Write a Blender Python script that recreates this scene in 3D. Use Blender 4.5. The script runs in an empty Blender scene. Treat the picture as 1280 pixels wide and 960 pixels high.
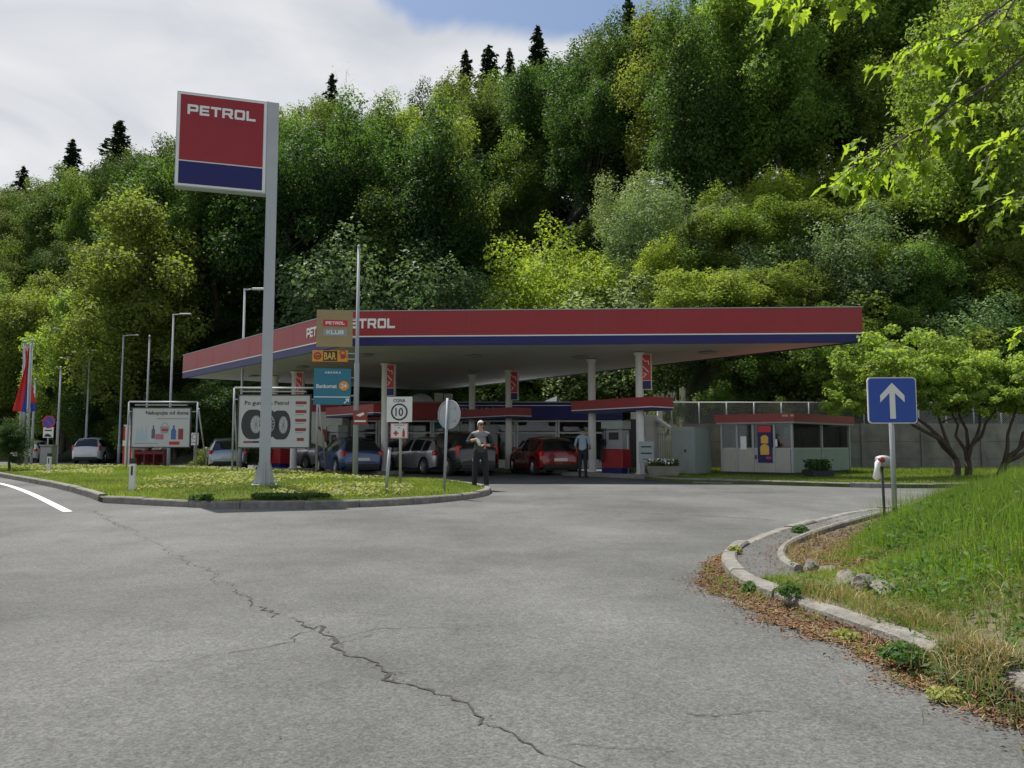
import bpy, bmesh, math, random
import numpy as np
from mathutils import Vector, Matrix
R = math.radians
PI = math.pi
random.seed(7)
scene = bpy.context.scene
col = scene.collection

# ---------------------------------------------------------------- camera, sky, sun, exposure
EYE = 1.2
FPX = 960.0
PITCH = math.atan(77 / FPX)
cam_d = bpy.data.cameras.new('camera')
cam_d.sensor_width = 36
cam_d.lens = 27.0
cam_d.clip_start = 0.05
cam_d.clip_end = 3000
cam = bpy.data.objects.new('camera', cam_d)
cam.location = (0, 0, EYE)
cam.rotation_euler = (PI / 2 + PITCH, 0, 0)
col.objects.link(cam)
scene.camera = cam

SUN_EL = R(64.5)
SUN_AZ = math.atan2(-0.58, 0.815)
sun_vec = Vector((math.sin(SUN_AZ) * math.cos(SUN_EL), math.cos(SUN_AZ) * math.cos(SUN_EL), math.sin(SUN_EL)))
sl = bpy.data.lights.new('sun', 'SUN')
sl.energy = 5.0
sl.angle = R(0.55)
sl.color = (1.0, 0.955, 0.88)
so = bpy.data.objects.new('sun', sl)
so.rotation_euler = (-sun_vec).to_track_quat('-Z', 'Y').to_euler()
so.location = (-20, 30, 60)
col.objects.link(so)

w = bpy.data.worlds.new('World')
scene.world = w
w.use_nodes = True
nt = w.node_tree
nt.nodes.clear()
N = nt.nodes.new
L = nt.links.new
out = N('ShaderNodeOutputWorld')
bg = N('ShaderNodeBackground')
bg.inputs['Strength'].default_value = 0.1
sky = N('ShaderNodeTexSky')
sky.sky_type = 'NISHITA'
sky.sun_disc = False
sky.sun_elevation = SUN_EL
sky.sun_rotation = SUN_AZ
tc = N('ShaderNodeTexCoord')
# cloud sheet: view direction projected on a flat layer
sep = N('ShaderNodeSeparateXYZ')
L(tc.outputs['Generated'], sep.inputs[0])
zc = N('ShaderNodeMath'); zc.operation = 'MAXIMUM'; zc.inputs[1].default_value = 0.0
L(sep.outputs['Z'], zc.inputs[0])
za = N('ShaderNodeMath'); za.operation = 'ADD'; za.inputs[1].default_value = 0.22
L(zc.outputs[0], za.inputs[0])
dx = N('ShaderNodeMath'); dx.operation = 'DIVIDE'
dy = N('ShaderNodeMath'); dy.operation = 'DIVIDE'
L(sep.outputs['X'], dx.inputs[0]); L(za.outputs[0], dx.inputs[1])
L(sep.outputs['Y'], dy.inputs[0]); L(za.outputs[0], dy.inputs[1])
cmb = N('ShaderNodeCombineXYZ')
L(dx.outputs[0], cmb.inputs[0]); L(dy.outputs[0], cmb.inputs[1])
n1 = N('ShaderNodeTexNoise')
n1.inputs['Scale'].default_value = 2.6
n1.inputs['Detail'].default_value = 7
n1.inputs['Roughness'].default_value = 0.52
n1.inputs['Distortion'].default_value = 0.35
L(cmb.outputs[0], n1.inputs['Vector'])
# gap of blue: around one direction of the sky, ragged by noise
def sky_hole(px, py, rad, soft):
    x = (px - 640) / FPX; y = (480 - py) / FPX
    v = Vector((x, math.cos(PITCH) - y * math.sin(PITCH), math.sin(PITCH) + y * math.cos(PITCH))).normalized()
    d = N('ShaderNodeVectorMath'); d.operation = 'SUBTRACT'; d.inputs[1].default_value = v
    L(tc.outputs['Generated'], d.inputs[0])
    s = N('ShaderNodeVectorMath'); s.operation = 'MULTIPLY'; s.inputs[1].default_value = (0.55, 1.0, 1.6)
    L(d.outputs[0], s.inputs[0])
    l = N('ShaderNodeVectorMath'); l.operation = 'LENGTH'
    L(s.outputs[0], l.inputs[0])
    mr = N('ShaderNodeMapRange')
    mr.inputs['From Min'].default_value = rad * (1 - soft); mr.inputs['From Max'].default_value = rad * (1 + soft)
    mr.inputs['To Min'].default_value = 1; mr.inputs['To Max'].default_value = 0
    L(l.outputs['Value'], mr.inputs['Value'])
    return mr.outputs[0]
h1 = sky_hole(690, -70, 0.16, 0.35)
def unseen_gap(v, rad, soft):
    v = Vector(v).normalized()
    d = N('ShaderNodeVectorMath'); d.operation = 'SUBTRACT'; d.inputs[1].default_value = v
    L(tc.outputs['Generated'], d.inputs[0])
    l = N('ShaderNodeVectorMath'); l.operation = 'LENGTH'
    L(d.outputs[0], l.inputs[0])
    mr = N('ShaderNodeMapRange')
    mr.inputs['From Min'].default_value = rad * (1 - soft); mr.inputs['From Max'].default_value = rad * (1 + soft)
    mr.inputs['To Min'].default_value = 1; mr.inputs['To Max'].default_value = 0
    L(l.outputs['Value'], mr.inputs['Value'])
    return mr.outputs[0]
h2 = unseen_gap((0.1, -0.35, 0.93), 0.85, 0.25)  # unseen clear gap overhead and behind the camera, added to weaken the cloud fill
hm = N('ShaderNodeMath'); hm.operation = 'MAXIMUM'
L(h1, hm.inputs[0]); L(h2, hm.inputs[1])
hs = N('ShaderNodeMath'); hs.operation = 'MULTIPLY'; hs.inputs[1].default_value = 0.62
L(hm.outputs[0], hs.inputs[0])
sub = N('ShaderNodeMath'); sub.operation = 'SUBTRACT'
L(n1.outputs['Fac'], sub.inputs[0]); L(hs.outputs[0], sub.inputs[1])
cov = N('ShaderNodeMapRange'); cov.interpolation_type = 'SMOOTHSTEP'
cov.inputs['From Min'].default_value = 0.0; cov.inputs['From Max'].default_value = 0.2
L(sub.outputs[0], cov.inputs['Value'])
n2 = N('ShaderNodeTexNoise')
n2.inputs['Scale'].default_value = 2.1
n2.inputs['Detail'].default_value = 6
n2.inputs['Roughness'].default_value = 0.5
n2.inputs['Distortion'].default_value = 0.6
mp = N('ShaderNodeMapping'); mp.inputs['Location'].default_value = (3.3, 7.1, 0)
L(cmb.outputs[0], mp.inputs[0]); L(mp.outputs[0], n2.inputs['Vector'])
cr = N('ShaderNodeValToRGB')
cr.color_ramp.elements[0].position = 0.30; cr.color_ramp.elements[0].color = (0.60, 0.63, 0.68, 1)
cr.color_ramp.elements[1].position = 0.60; cr.color_ramp.elements[1].color = (0.88, 0.885, 0.895, 1)
e = cr.color_ramp.elements.new(0.45); e.color = (0.74, 0.755, 0.785, 1)
L(n2.outputs['Fac'], cr.inputs[0])
cs = N('ShaderNodeMixRGB'); cs.blend_type = 'MULTIPLY'; cs.inputs[0].default_value = 1
cs.inputs[2].default_value = (8.1, 8.15, 8.25, 1)
L(cr.outputs[0], cs.inputs[1])
mx = N('ShaderNodeMixRGB')
L(cov.outputs[0], mx.inputs[0]); L(sky.outputs[0], mx.inputs[1]); L(cs.outputs[0], mx.inputs[2])
L(mx.outputs[0], bg.inputs['Color'])
L(bg.outputs[0], out.inputs[0])

vs = scene.view_settings
vs.view_transform = 'Standard'
vs.look = 'None'
vs.exposure = 0.27
vs.gamma = 1.0
vs.use_curve_mapping = False
scene.cycles.max_bounces = 7
scene.cycles.diffuse_bounces = 3
scene.cycles.glossy_bounces = 3
scene.cycles.transmission_bounces = 5
scene.cycles.transparent_max_bounces = 6
scene.cycles.use_denoising = True

# ---------------------------------------------------------------- geometry helpers
CP, SP = math.cos(PITCH), math.sin(PITCH)
def ray(px, py):
    x = (px - 640) / FPX; y = (480 - py) / FPX
    return Vector((x, CP - y * SP, SP + y * CP))
def at(px, py, Y):                                   # the world point of a measured photo position at a known depth
    d = ray(px, py); return Vector((0, 0, EYE)) + d * (Y / d.y)
def on_z(px, py, z=0.0):
    d = ray(px, py); return Vector((0, 0, EYE)) + d * ((z - EYE) / d.z)
def sstep(a, b, x):
    t = min(1, max(0, (x - a) / (b - a))); return t * t * (3 - 2 * t)
def zr(x, y):                                        # road and forecourt level
    return 0.08 * sstep(10, 21, y)

def mesh_np(name, verts, faces, mats, smooth=False, midx=None):
    verts = np.asarray(verts, dtype=np.float32); faces = np.asarray(faces, dtype=np.int32)
    me = bpy.data.meshes.new(name)
    nf, k = faces.shape
    me.vertices.add(len(verts)); me.vertices.foreach_set('co', verts.ravel())
    me.loops.add(nf * k); me.loops.foreach_set('vertex_index', faces.ravel())
    me.polygons.add(nf)
    me.polygons.foreach_set('loop_start', np.arange(0, nf * k, k, dtype=np.int32))
    me.polygons.foreach_set('loop_total', np.full(nf, k, dtype=np.int32))
    if midx is not None: me.polygons.foreach_set('material_index', np.asarray(midx, dtype=np.int32))
    if smooth: me.polygons.foreach_set('use_smooth', np.ones(nf, dtype=bool))
    me.update(calc_edges=True)
    for m in (mats if isinstance(mats, (list, tuple)) else [mats]): me.materials.append(m)
    return me
def link(name, me, parent=None, loc=None, rotz=0):
    o = bpy.data.objects.new(name, me); col.objects.link(o)
    if parent: o.parent = parent
    if loc is not None: o.location = loc
    if rotz: o.rotation_euler = (0, 0, rotz)
    return o
def tag(o, label=None, cat=None, group=None, kind=None):
    if label: o['label'] = label
    if cat: o['category'] = cat
    if group: o['group'] = group
    if kind: o['kind'] = kind
    return o
def thing(name, label, cat, loc=(0, 0, 0), rotz=0, group=None):
    o = bpy.data.objects.new(name, None); col.objects.link(o)
    o.location = loc; o.rotation_euler = (0, 0, rotz)
    o.empty_display_size = 0.3
    return tag(o, label, cat, group)

class MB:
    def __init__(s): s.v = []; s.f = []; s.m = []; s.sm = []
    def add(s, vs, fs, mi=0, sm=False):
        b = len(s.v); s.v += [tuple(v) for v in vs]
        for f in fs: s.f.append([b + i for i in f]); s.m.append(mi); s.sm.append(sm)
        return s
    def box(s, c, d, rz=0, mi=0, tf=None, bev=0):
        x, y, z = d[0] / 2, d[1] / 2, d[2] / 2
        if bev > 0:                                   # chamfered vertical edges and top rim
            b = bev
            ring = [(-x + b, -y), (x - b, -y), (x, -y + b), (x, y - b), (x - b, y), (-x + b, y), (-x, y - b), (-x, -y + b)]
            ins = [(max(-x + b, min(x - b, p[0] * (x - b) / x)), max(-y + b, min(y - b, p[1] * (y - b) / y))) for p in ring]
            vs = [(p[0], p[1], -z) for p in ring] + [(p[0], p[1], z - b) for p in ring] + [(p[0] * (1 - b / x), p[1] * (1 - b / y), z) for p in ring]
            fs = [list(range(7, -1, -1)), list(range(16, 24))]
            for k in (0, 8):
                for i in range(8): j = (i + 1) % 8; fs.append([k + i, k + j, k + 8 + j, k + 8 + i])
        else:
            vs = [(-x, -y, -z), (x, -y, -z), (x, y, -z), (-x, y, -z), (-x, -y, z), (x, -y, z), (x, y, z), (-x, y, z)]
            fs = [(0, 3, 2, 1), (4, 5, 6, 7), (0, 1, 5, 4), (1, 2, 6, 5), (2, 3, 7, 6), (3, 0, 4, 7)]
        ca, sa = math.cos(rz), math.sin(rz)
        vs = [(c[0] + p[0] * ca - p[1] * sa, c[1] + p[0] * sa + p[1] * ca, c[2] + p[2]) for p in vs]
        if tf: vs = [tf @ Vector(p) for p in vs]
        return s.add(vs, fs, mi)
    def tube(s, path, rad, n=8, mi=0, cap=True, sm=True):
        path = [Vector(p) for p in path]
        if not isinstance(rad, (list, tuple)): rad = [rad] * len(path)
        vs = []; fs = []; prev = None
        for i, p in enumerate(path):
            t = (path[min(i + 1, len(path) - 1)] - path[max(i - 1, 0)]).normalized()
            if prev is None:
                a = t.orthogonal().normalized()
            else:
                a = (prev - t * prev.dot(t)); a = a.normalized() if a.length > 1e-6 else t.orthogonal().normalized()
            prev = a; b = t.cross(a)
            for k in range(n):
                an = 2 * PI * k / n
                vs.append(p + (a * math.cos(an) + b * math.sin(an)) * rad[i])
        for i in range(len(path) - 1):
            for k in range(n):
                k2 = (k + 1) % n
                fs.append((i * n + k, i * n + k2, (i + 1) * n + k2, (i + 1) * n + k))
        s.add(vs, fs, mi, sm)
        if cap:
            b = len(s.v) - len(vs)
            s.f.append([b + k for k in range(n - 1, -1, -1)]); s.m.append(mi); s.sm.append(False)
            e = b + (len(path) - 1) * n
            s.f.append([e + k for k in range(n)]); s.m.append(mi); s.sm.append(False)
        return s
    def bar(s, a, b, sx, sy=None, mi=0):              # square bar
        a = Vector(a); b = Vector(b); t = (b - a).normalized()
        sy = sy or sx
        u = Vector((0, 0, 1)).cross(t)
        u = u.normalized() if u.length > 1e-4 else Vector((1, 0, 0))
        v = t.cross(u)
        vs = [p + u * (sx / 2 * i) + v * (sy / 2 * j) for p in (a, b) for i, j in ((-1, -1), (1, -1), (1, 1), (-1, 1))]
        return s.add(vs, [(3, 2, 1, 0), (4, 5, 6, 7), (0, 1, 5, 4), (1, 2, 6, 5), (2, 3, 7, 6), (3, 0, 4, 7)], mi)
    def prism(s, pts, z0, z1, mi=0):                  # vertical prism from an outline seen from above
        n = len(pts)
        ar = sum(pts[i][0] * pts[(i + 1) % n][1] - pts[(i + 1) % n][0] * pts[i][1] for i in range(n))
        if ar < 0: pts = pts[::-1]
        vs = [(p[0], p[1], z0) for p in pts] + [(p[0], p[1], z1) for p in pts]
        fs = [list(range(n - 1, -1, -1)), list(range(n, 2 * n))] + [(i, (i + 1) % n, n + (i + 1) % n, n + i) for i in range(n)]
        return s.add(vs, fs, mi)
    def plate(s, pts, y0, th, mi=0):                  # outline in x-z standing upright, front at y0 facing -y
        n = len(pts)
        ar = sum(pts[i][0] * pts[(i + 1) % n][1] - pts[(i + 1) % n][0] * pts[i][1] for i in range(n))
        if ar < 0: pts = pts[::-1]
        vs = [(p[0], y0, p[1]) for p in pts] + [(p[0], y0 + th, p[1]) for p in pts]
        fs = [list(range(n)), list(range(2 * n - 1, n - 1, -1))] + [(n + i, n + (i + 1) % n, (i + 1) % n, i) for i in range(n)]
        return s.add(vs, fs, mi)
    def disc(s, c, r, y0, th, n=32, mi=0, rz=None, a0=0, a1=2 * PI, ax=1.0):
        return s.plate([(c[0] + ax * r * math.cos(a0 + (a1 - a0) * k / n), c[1] + r * math.sin(a0 + (a1 - a0) * k / n)) for k in range(n)], y0, th, mi)
    def ring(s, c, r0, r1, y0, th, n=36, mi=0, ax=1.0):
        vs = []; fs = []
        for k in range(n):
            a = 2 * PI * k / n
            for r in (r0, r1):
                for y in (y0, y0 + th): vs.append((c[0] + ax * r * math.cos(a), y, c[1] + r * math.sin(a)))
        for k in range(n):
            i = 4 * k; j = 4 * ((k + 1) % n)
            fs += [(i, i + 2, j + 2, j), (i + 3, i + 1, j + 1, j + 3), (i + 2, i + 3, j + 3, j + 2), (i + 1, i, j, j + 1)]
        return s.add(vs, fs, mi)
    def lathe(s, prof, c=(0, 0, 0), n=20, axis='z', mi=0, sm=True):
        vs = []; fs = []
        for r, h in prof:
            for k in range(n):
                a = 2 * PI * k / n; p = (r * math.cos(a), r * math.sin(a), h)
                if axis == 'y': p = (p[0], h, p[1])
                vs.append((c[0] + p[0], c[1] + p[1], c[2] + p[2]))
        for i in range(len(prof) - 1):
            for k in range(n):
                k2 = (k + 1) % n; fs.append((i * n + k, i * n + k2, (i + 1) * n + k2, (i + 1) * n + k))
        return s.add(vs, fs, mi, sm)
    def ball(s, c, r, n=12, mi=0):
        rx, ry, rz_ = r if isinstance(r, (tuple, list)) else (r, r, r)
        vs = []; fs = []; m = n // 2
        for i in range(m + 1):
            t = PI * i / m
            for k in range(n):
                a = 2 * PI * k / n
                vs.append((c[0] + rx * math.sin(t) * math.cos(a), c[1] + ry * math.sin(t) * math.sin(a), c[2] + rz_ * math.cos(t)))
        for i in range(m):
            for k in range(n):
                k2 = (k + 1) % n; fs.append((i * n + k, (i + 1) * n + k, (i + 1) * n + k2, i * n + k2))
        return s.add(vs, fs, mi, True)
    def mesh(s, name, mats):
        me = bpy.data.meshes.new(name)
        me.from_pydata(s.v, [], s.f)
        for i, p in enumerate(me.polygons): p.material_index = s.m[i]; p.use_smooth = s.sm[i]
        for m in (mats if isinstance(mats, (list, tuple)) else [mats]): me.materials.append(m)
        me.validate(); me.update()
        return me
    def build(s, name, mats, parent=None, loc=None, rotz=0):
        return link(name, s.mesh(name, mats), parent, loc, rotz)

_tc = {}
def text_geo(body, h, bold=0.0, wide=1.0, th=0.006, spacing=1.0):
    key = (body, bold, spacing)
    if key not in _tc:
        cu = bpy.data.curves.new('t', 'FONT'); cu.body = body; cu.size = 1.0; cu.offset = bold
        cu.space_character = spacing; cu.resolution_u = 3
        cu.align_x = 'LEFT'
        o = bpy.data.objects.new('t', cu); col.objects.link(o)
        bpy.context.view_layer.update()
        dg = bpy.context.evaluated_depsgraph_get()
        me = bpy.data.meshes.new_from_object(o.evaluated_get(dg))
        vs = [tuple(v.co) for v in me.vertices]; fs = [list(p.vertices) for p in me.polygons]
        bpy.data.objects.remove(o); bpy.data.curves.remove(cu); bpy.data.meshes.remove(me)
        xs = [v[0] for v in vs]; ys = [v[1] for v in vs]
        _tc[key] = (vs, fs, min(xs), max(xs), min(ys), max(ys))
    vs, fs, x0, x1, y0, y1 = _tc[key]
    k = h / (y1 - y0)
    return [((v[0] - (x0 + x1) / 2) * k * wide, (v[1] - (y0 + y1) / 2) * k) for v in vs], fs
def add_text(mb, body, cx, cz, h, y0, bold=0.0, wide=1.0, width=None, th=0.004, mi=0, spacing=1.0):
    """lettering standing proud of a panel that faces -y"""
    p2, fs = text_geo(body, h, bold, wide, th, spacing)
    if width:
        ww = max(p[0] for p in p2) - min(p[0] for p in p2); p2 = [(p[0] * width / ww, p[1]) for p in p2]
    n = len(p2)
    vs = [(cx + p[0], y0, cz + p[1]) for p in p2] + [(cx + p[0], y0 + th, cz + p[1]) for p in p2]
    # which way do the faces wind
    a, b, c = (p2[i] for i in fs[0][:3])
    ccw = (b[0] - a[0]) * (c[1] - a[1]) - (b[1] - a[1]) * (c[0] - a[0]) > 0
    front = [f if ccw else f[::-1] for f in fs]
    cnt = {}
    for f in front:
        for i in range(len(f)): e = (f[i], f[(i + 1) % len(f)]); cnt[e] = 1
    sides = [(e[1], e[0], n + e[0], n + e[1]) for e in cnt if (e[1], e[0]) not in cnt]
    mb.add(vs, front + sides, mi)
    return mb

def wide_caps(mb, body, cx, cz, h, width, y0, th=0.01, mi=0):
    """squared, extended capitals made of straight strokes with clipped corners"""
    s = .23; W1 = 1.12; c = .12
    bar = lambda x0, z0, x1, z1, k=(0, 0, 0, 0): [p for p in ((x0 + k[0], z0), (x1 - k[1], z0), (x1, z0 + k[1]), (x1, z1 - k[2]), (x1 - k[2], z1), (x0 + k[3], z1), (x0, z1 - k[3]), (x0, z0 + k[0]))]
    G = {'P': [bar(0, 0, .26, 1), bar(.26, 1 - s, W1, 1, (0, 0, c, 0)), bar(.26, .30, W1, .30 + s, (0, c, 0, 0)), bar(W1 - .26, .30 + s, W1, 1 - s)],
         'E': [bar(0, 0, .26, 1), bar(.26, 1 - s, 1.0, 1), bar(.26, .5 - s * .45, .94, .5 + s * .45), bar(.26, 0, 1.0, s)],
         'T': [bar(0, 1 - s, 1.1, 1), bar(.42, 0, .68, 1 - s)],
         'R': [bar(0, 0, .26, 1), bar(.26, 1 - s, W1, 1, (0, 0, c, 0)), bar(.26, .34, W1, .34 + s * .9, (0, c * .6, 0, 0)), bar(W1 - .26, .34 + s * .9, W1, 1 - s), [(.62, .34), (.95, .34), (1.18, 0), (.85, 0)]],
         'O': [bar(0, s, .26, 1 - s), bar(W1 - .26, s, W1, 1 - s), bar(0, 1 - s, W1, 1, (0, 0, c, c)), bar(0, 0, W1, s, (c, c, 0, 0))],
         'L': [bar(0, 0, .26, 1), bar(.26, 0, 1.0, s)],
         'K': [bar(0, 0, .26, 1), [(.26, .40), (.80, 1), (1.12, 1), (.50, .34)], [(.40, .54), (.54, .68), (1.16, 0), (.84, 0)]],
         'U': [bar(0, s, .26, 1), bar(W1 - .26, s, W1, 1), bar(0, 0, W1, s, (c, c, 0, 0))],
         'B': [bar(0, 0, .26, 1), bar(.26, 1 - s, W1, 1, (0, 0, c, 0)), bar(.26, .39, W1 - .06, .61), bar(.26, 0, W1, s, (0, c, 0, 0)), bar(W1 - .26, .61, W1, 1 - s), bar(W1 - .26, s, W1, .39)]}
    adv = {'P': 1.26, 'E': 1.14, 'T': 1.22, 'R': 1.30, 'O': 1.26, 'L': 1.1, 'K': 1.28, 'U': 1.26, 'B': 1.26}
    tot = sum(adv[q] for q in body) - .14; kx = width / tot; x = cx - width / 2
    for q in body:
        for pl in G[q]:
            pts = []
            for p in pl:
                w_ = (x + p[0] * kx, cz - h / 2 + p[1] * h)
                if not pts or abs(pts[-1][0] - w_[0]) + abs(pts[-1][1] - w_[1]) > 1e-6: pts.append(w_)
            if abs(pts[0][0] - pts[-1][0]) + abs(pts[0][1] - pts[-1][1]) < 1e-6: pts.pop()
            mb.plate(pts, y0, th, mi)
        x += adv[q] * kx
    return mb

# ---------------------------------------------------------------- materials
def newmat(name):
    m = bpy.data.materials.new(name); m.use_nodes = True
    t = m.node_tree
    b = t.nodes.get('Principled BSDF')
    return m, t, b
def pm(name, c, rough=0.5, metal=0.0, var=0.08, scale=3.0, bump=0.0, bscale=40, spec=0.5, dirt=0.0, coat=0.0):
    """painted or plain surface with uneven tone; dirt = blotches of grime"""
    m, t, b = newmat(name)
    n = t.nodes.new; l = t.links.new
    tc = n('ShaderNodeTexCoord')
    nz = n('ShaderNodeTexNoise'); nz.inputs['Scale'].default_value = scale; nz.inputs['Detail'].default_value = 6
    nz.inputs['Roughness'].default_value = 0.6
    l(tc.outputs['Object'], nz.inputs['Vector'])
    r = n('ShaderNodeValToRGB')
    r.color_ramp.elements[0].position = 0.3; r.color_ramp.elements[1].position = 0.7
    r.color_ramp.elements[0].color = (*[x * (1 - var) for x in c], 1)
    r.color_ramp.elements[1].color = (*[min(1, x * (1 + var)) for x in c], 1)
    l(nz.outputs['Fac'], r.inputs[0])
    last = r.outputs[0]
    if dirt > 0:
        d = n('ShaderNodeTexNoise'); d.inputs['Scale'].default_value = scale * 0.6; d.inputs['Detail'].default_value = 8
        d.inputs['Roughness'].default_value = 0.7
        mp = n('ShaderNodeMapping'); mp.inputs['Scale'].default_value = (1.6, 1.6, 0.35)
        l(tc.outputs['Object'], mp.inputs[0]); l(mp.outputs[0], d.inputs['Vector'])
        mr = n('ShaderNodeMapRange'); mr.inputs['From Min'].default_value = 0.5; mr.inputs['From Max'].default_value = 0.75
        mr.inputs['To Max'].default_value = dirt
        l(d.outputs['Fac'], mr.inputs['Value'])
        mx = n('ShaderNodeMixRGB'); mx.inputs[2].default_value = (0.13, 0.115, 0.09, 1)
        l(mr.outputs[0], mx.inputs[0]); l(last, mx.inputs[1]); last = mx.outputs[0]
    l(last, b.inputs['Base Color'])
    rr = n('ShaderNodeMapRange'); rr.inputs['To Min'].default_value = max(0, rough - 0.08); rr.inputs['To Max'].default_value = min(1, rough + 0.08)
    l(nz.outputs['Fac'], rr.inputs['Value']); l(rr.outputs[0], b.inputs['Roughness'])
    b.inputs['Metallic'].default_value = metal
    b.inputs['Specular IOR Level'].default_value = spec
    if coat: b.inputs['Coat Weight'].default_value = coat; b.inputs['Coat Roughness'].default_value = 0.06
    if bump > 0:
        bz = n('ShaderNodeTexNoise'); bz.inputs['Scale'].default_value = bscale; bz.inputs['Detail'].default_value = 5
        l(tc.outputs['Object'], bz.inputs['Vector'])
        bp = n('ShaderNodeBump'); bp.inputs['Strength'].default_value = bump; bp.inputs['Distance'].default_value = 0.02
        l(bz.outputs['Fac'], bp.inputs['Height']); l(bp.outputs[0], b.inputs['Normal'])
    return m
def leafmat(name, c, c2, trans=0.5, tboost=1.6, var=0.35, rough=0.6, objvar=0.34):
    """foliage: tone differs leaf by leaf and tree by tree; light comes through"""
    m, t, b = newmat(name)
    n = t.nodes.new; l = t.links.new
    g = n('ShaderNodeNewGeometry'); oi = n('ShaderNodeObjectInfo')
    r = n('ShaderNodeMixRGB'); r.inputs[1].default_value = (*c, 1); r.inputs[2].default_value = (*c2, 1)
    l(g.outputs['Random Per Island'], r.inputs[0])
    hs = n('ShaderNodeHueSaturation')
    tcn = n('ShaderNodeTexCoord'); nz = n('ShaderNodeTexNoise'); nz.inputs['Scale'].default_value = .55; nz.inputs['Detail'].default_value = 3
    l(tcn.outputs['Object'], nz.inputs['Vector'])
    cn = n('ShaderNodeMapRange'); cn.inputs['From Min'].default_value = .3; cn.inputs['From Max'].default_value = .7; cn.inputs['To Min'].default_value = .72; cn.inputs['To Max'].default_value = 1.3
    l(nz.outputs['Fac'], cn.inputs['Value'])
    mh = n('ShaderNodeMapRange'); mh.inputs['To Min'].default_value = 0.5 - 0.012 * objvar / 0.25; mh.inputs['To Max'].default_value = 0.5 + 0.025 * objvar / 0.25
    mv = n('ShaderNodeMapRange'); mv.inputs['To Min'].default_value = 1 - objvar; mv.inputs['To Max'].default_value = 1 + objvar
    l(oi.outputs['Random'], mh.inputs['Value'])
    mm2 = n('ShaderNodeMath'); mm2.operation = 'MULTIPLY'; l(mv.outputs[0], mm2.inputs[0]); l(cn.outputs[0], mm2.inputs[1])
    ml = n('ShaderNodeMath'); ml.operation = 'MULTIPLY'; ml.inputs[1].default_value = 7.31
    fr = n('ShaderNodeMath'); fr.operation = 'FRACT'
    l(oi.outputs['Random'], ml.inputs[0]); l(ml.outputs[0], fr.inputs[0]); l(fr.outputs[0], mv.inputs['Value'])
    l(mh.outputs[0], hs.inputs['Hue']); l(mm2.outputs[0], hs.inputs['Value']); l(r.outputs[0], hs.inputs['Color'])
    l(hs.outputs[0], b.inputs['Base Color'])
    b.inputs['Roughness'].default_value = rough; b.inputs['Specular IOR Level'].default_value = 0.3
    tr = n('ShaderNodeBsdfTranslucent')
    tm = n('ShaderNodeMixRGB'); tm.blend_type = 'MULTIPLY'; tm.inputs[0].default_value = 1
    tm.inputs[2].default_value = (1.15 * tboost, 1.1 * tboost, 0.55 * tboost, 1)
    l(hs.outputs[0], tm.inputs[1]); l(tm.outputs[0], tr.inputs['Color'])
    ms = n('ShaderNodeMixShader'); ms.inputs[0].default_value = trans
    l(b.outputs[0], ms.inputs[1]); l(tr.outputs[0], ms.inputs[2])
    l(ms.outputs[0], t.nodes['Material Output'].inputs['Surface'])
    return m
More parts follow.
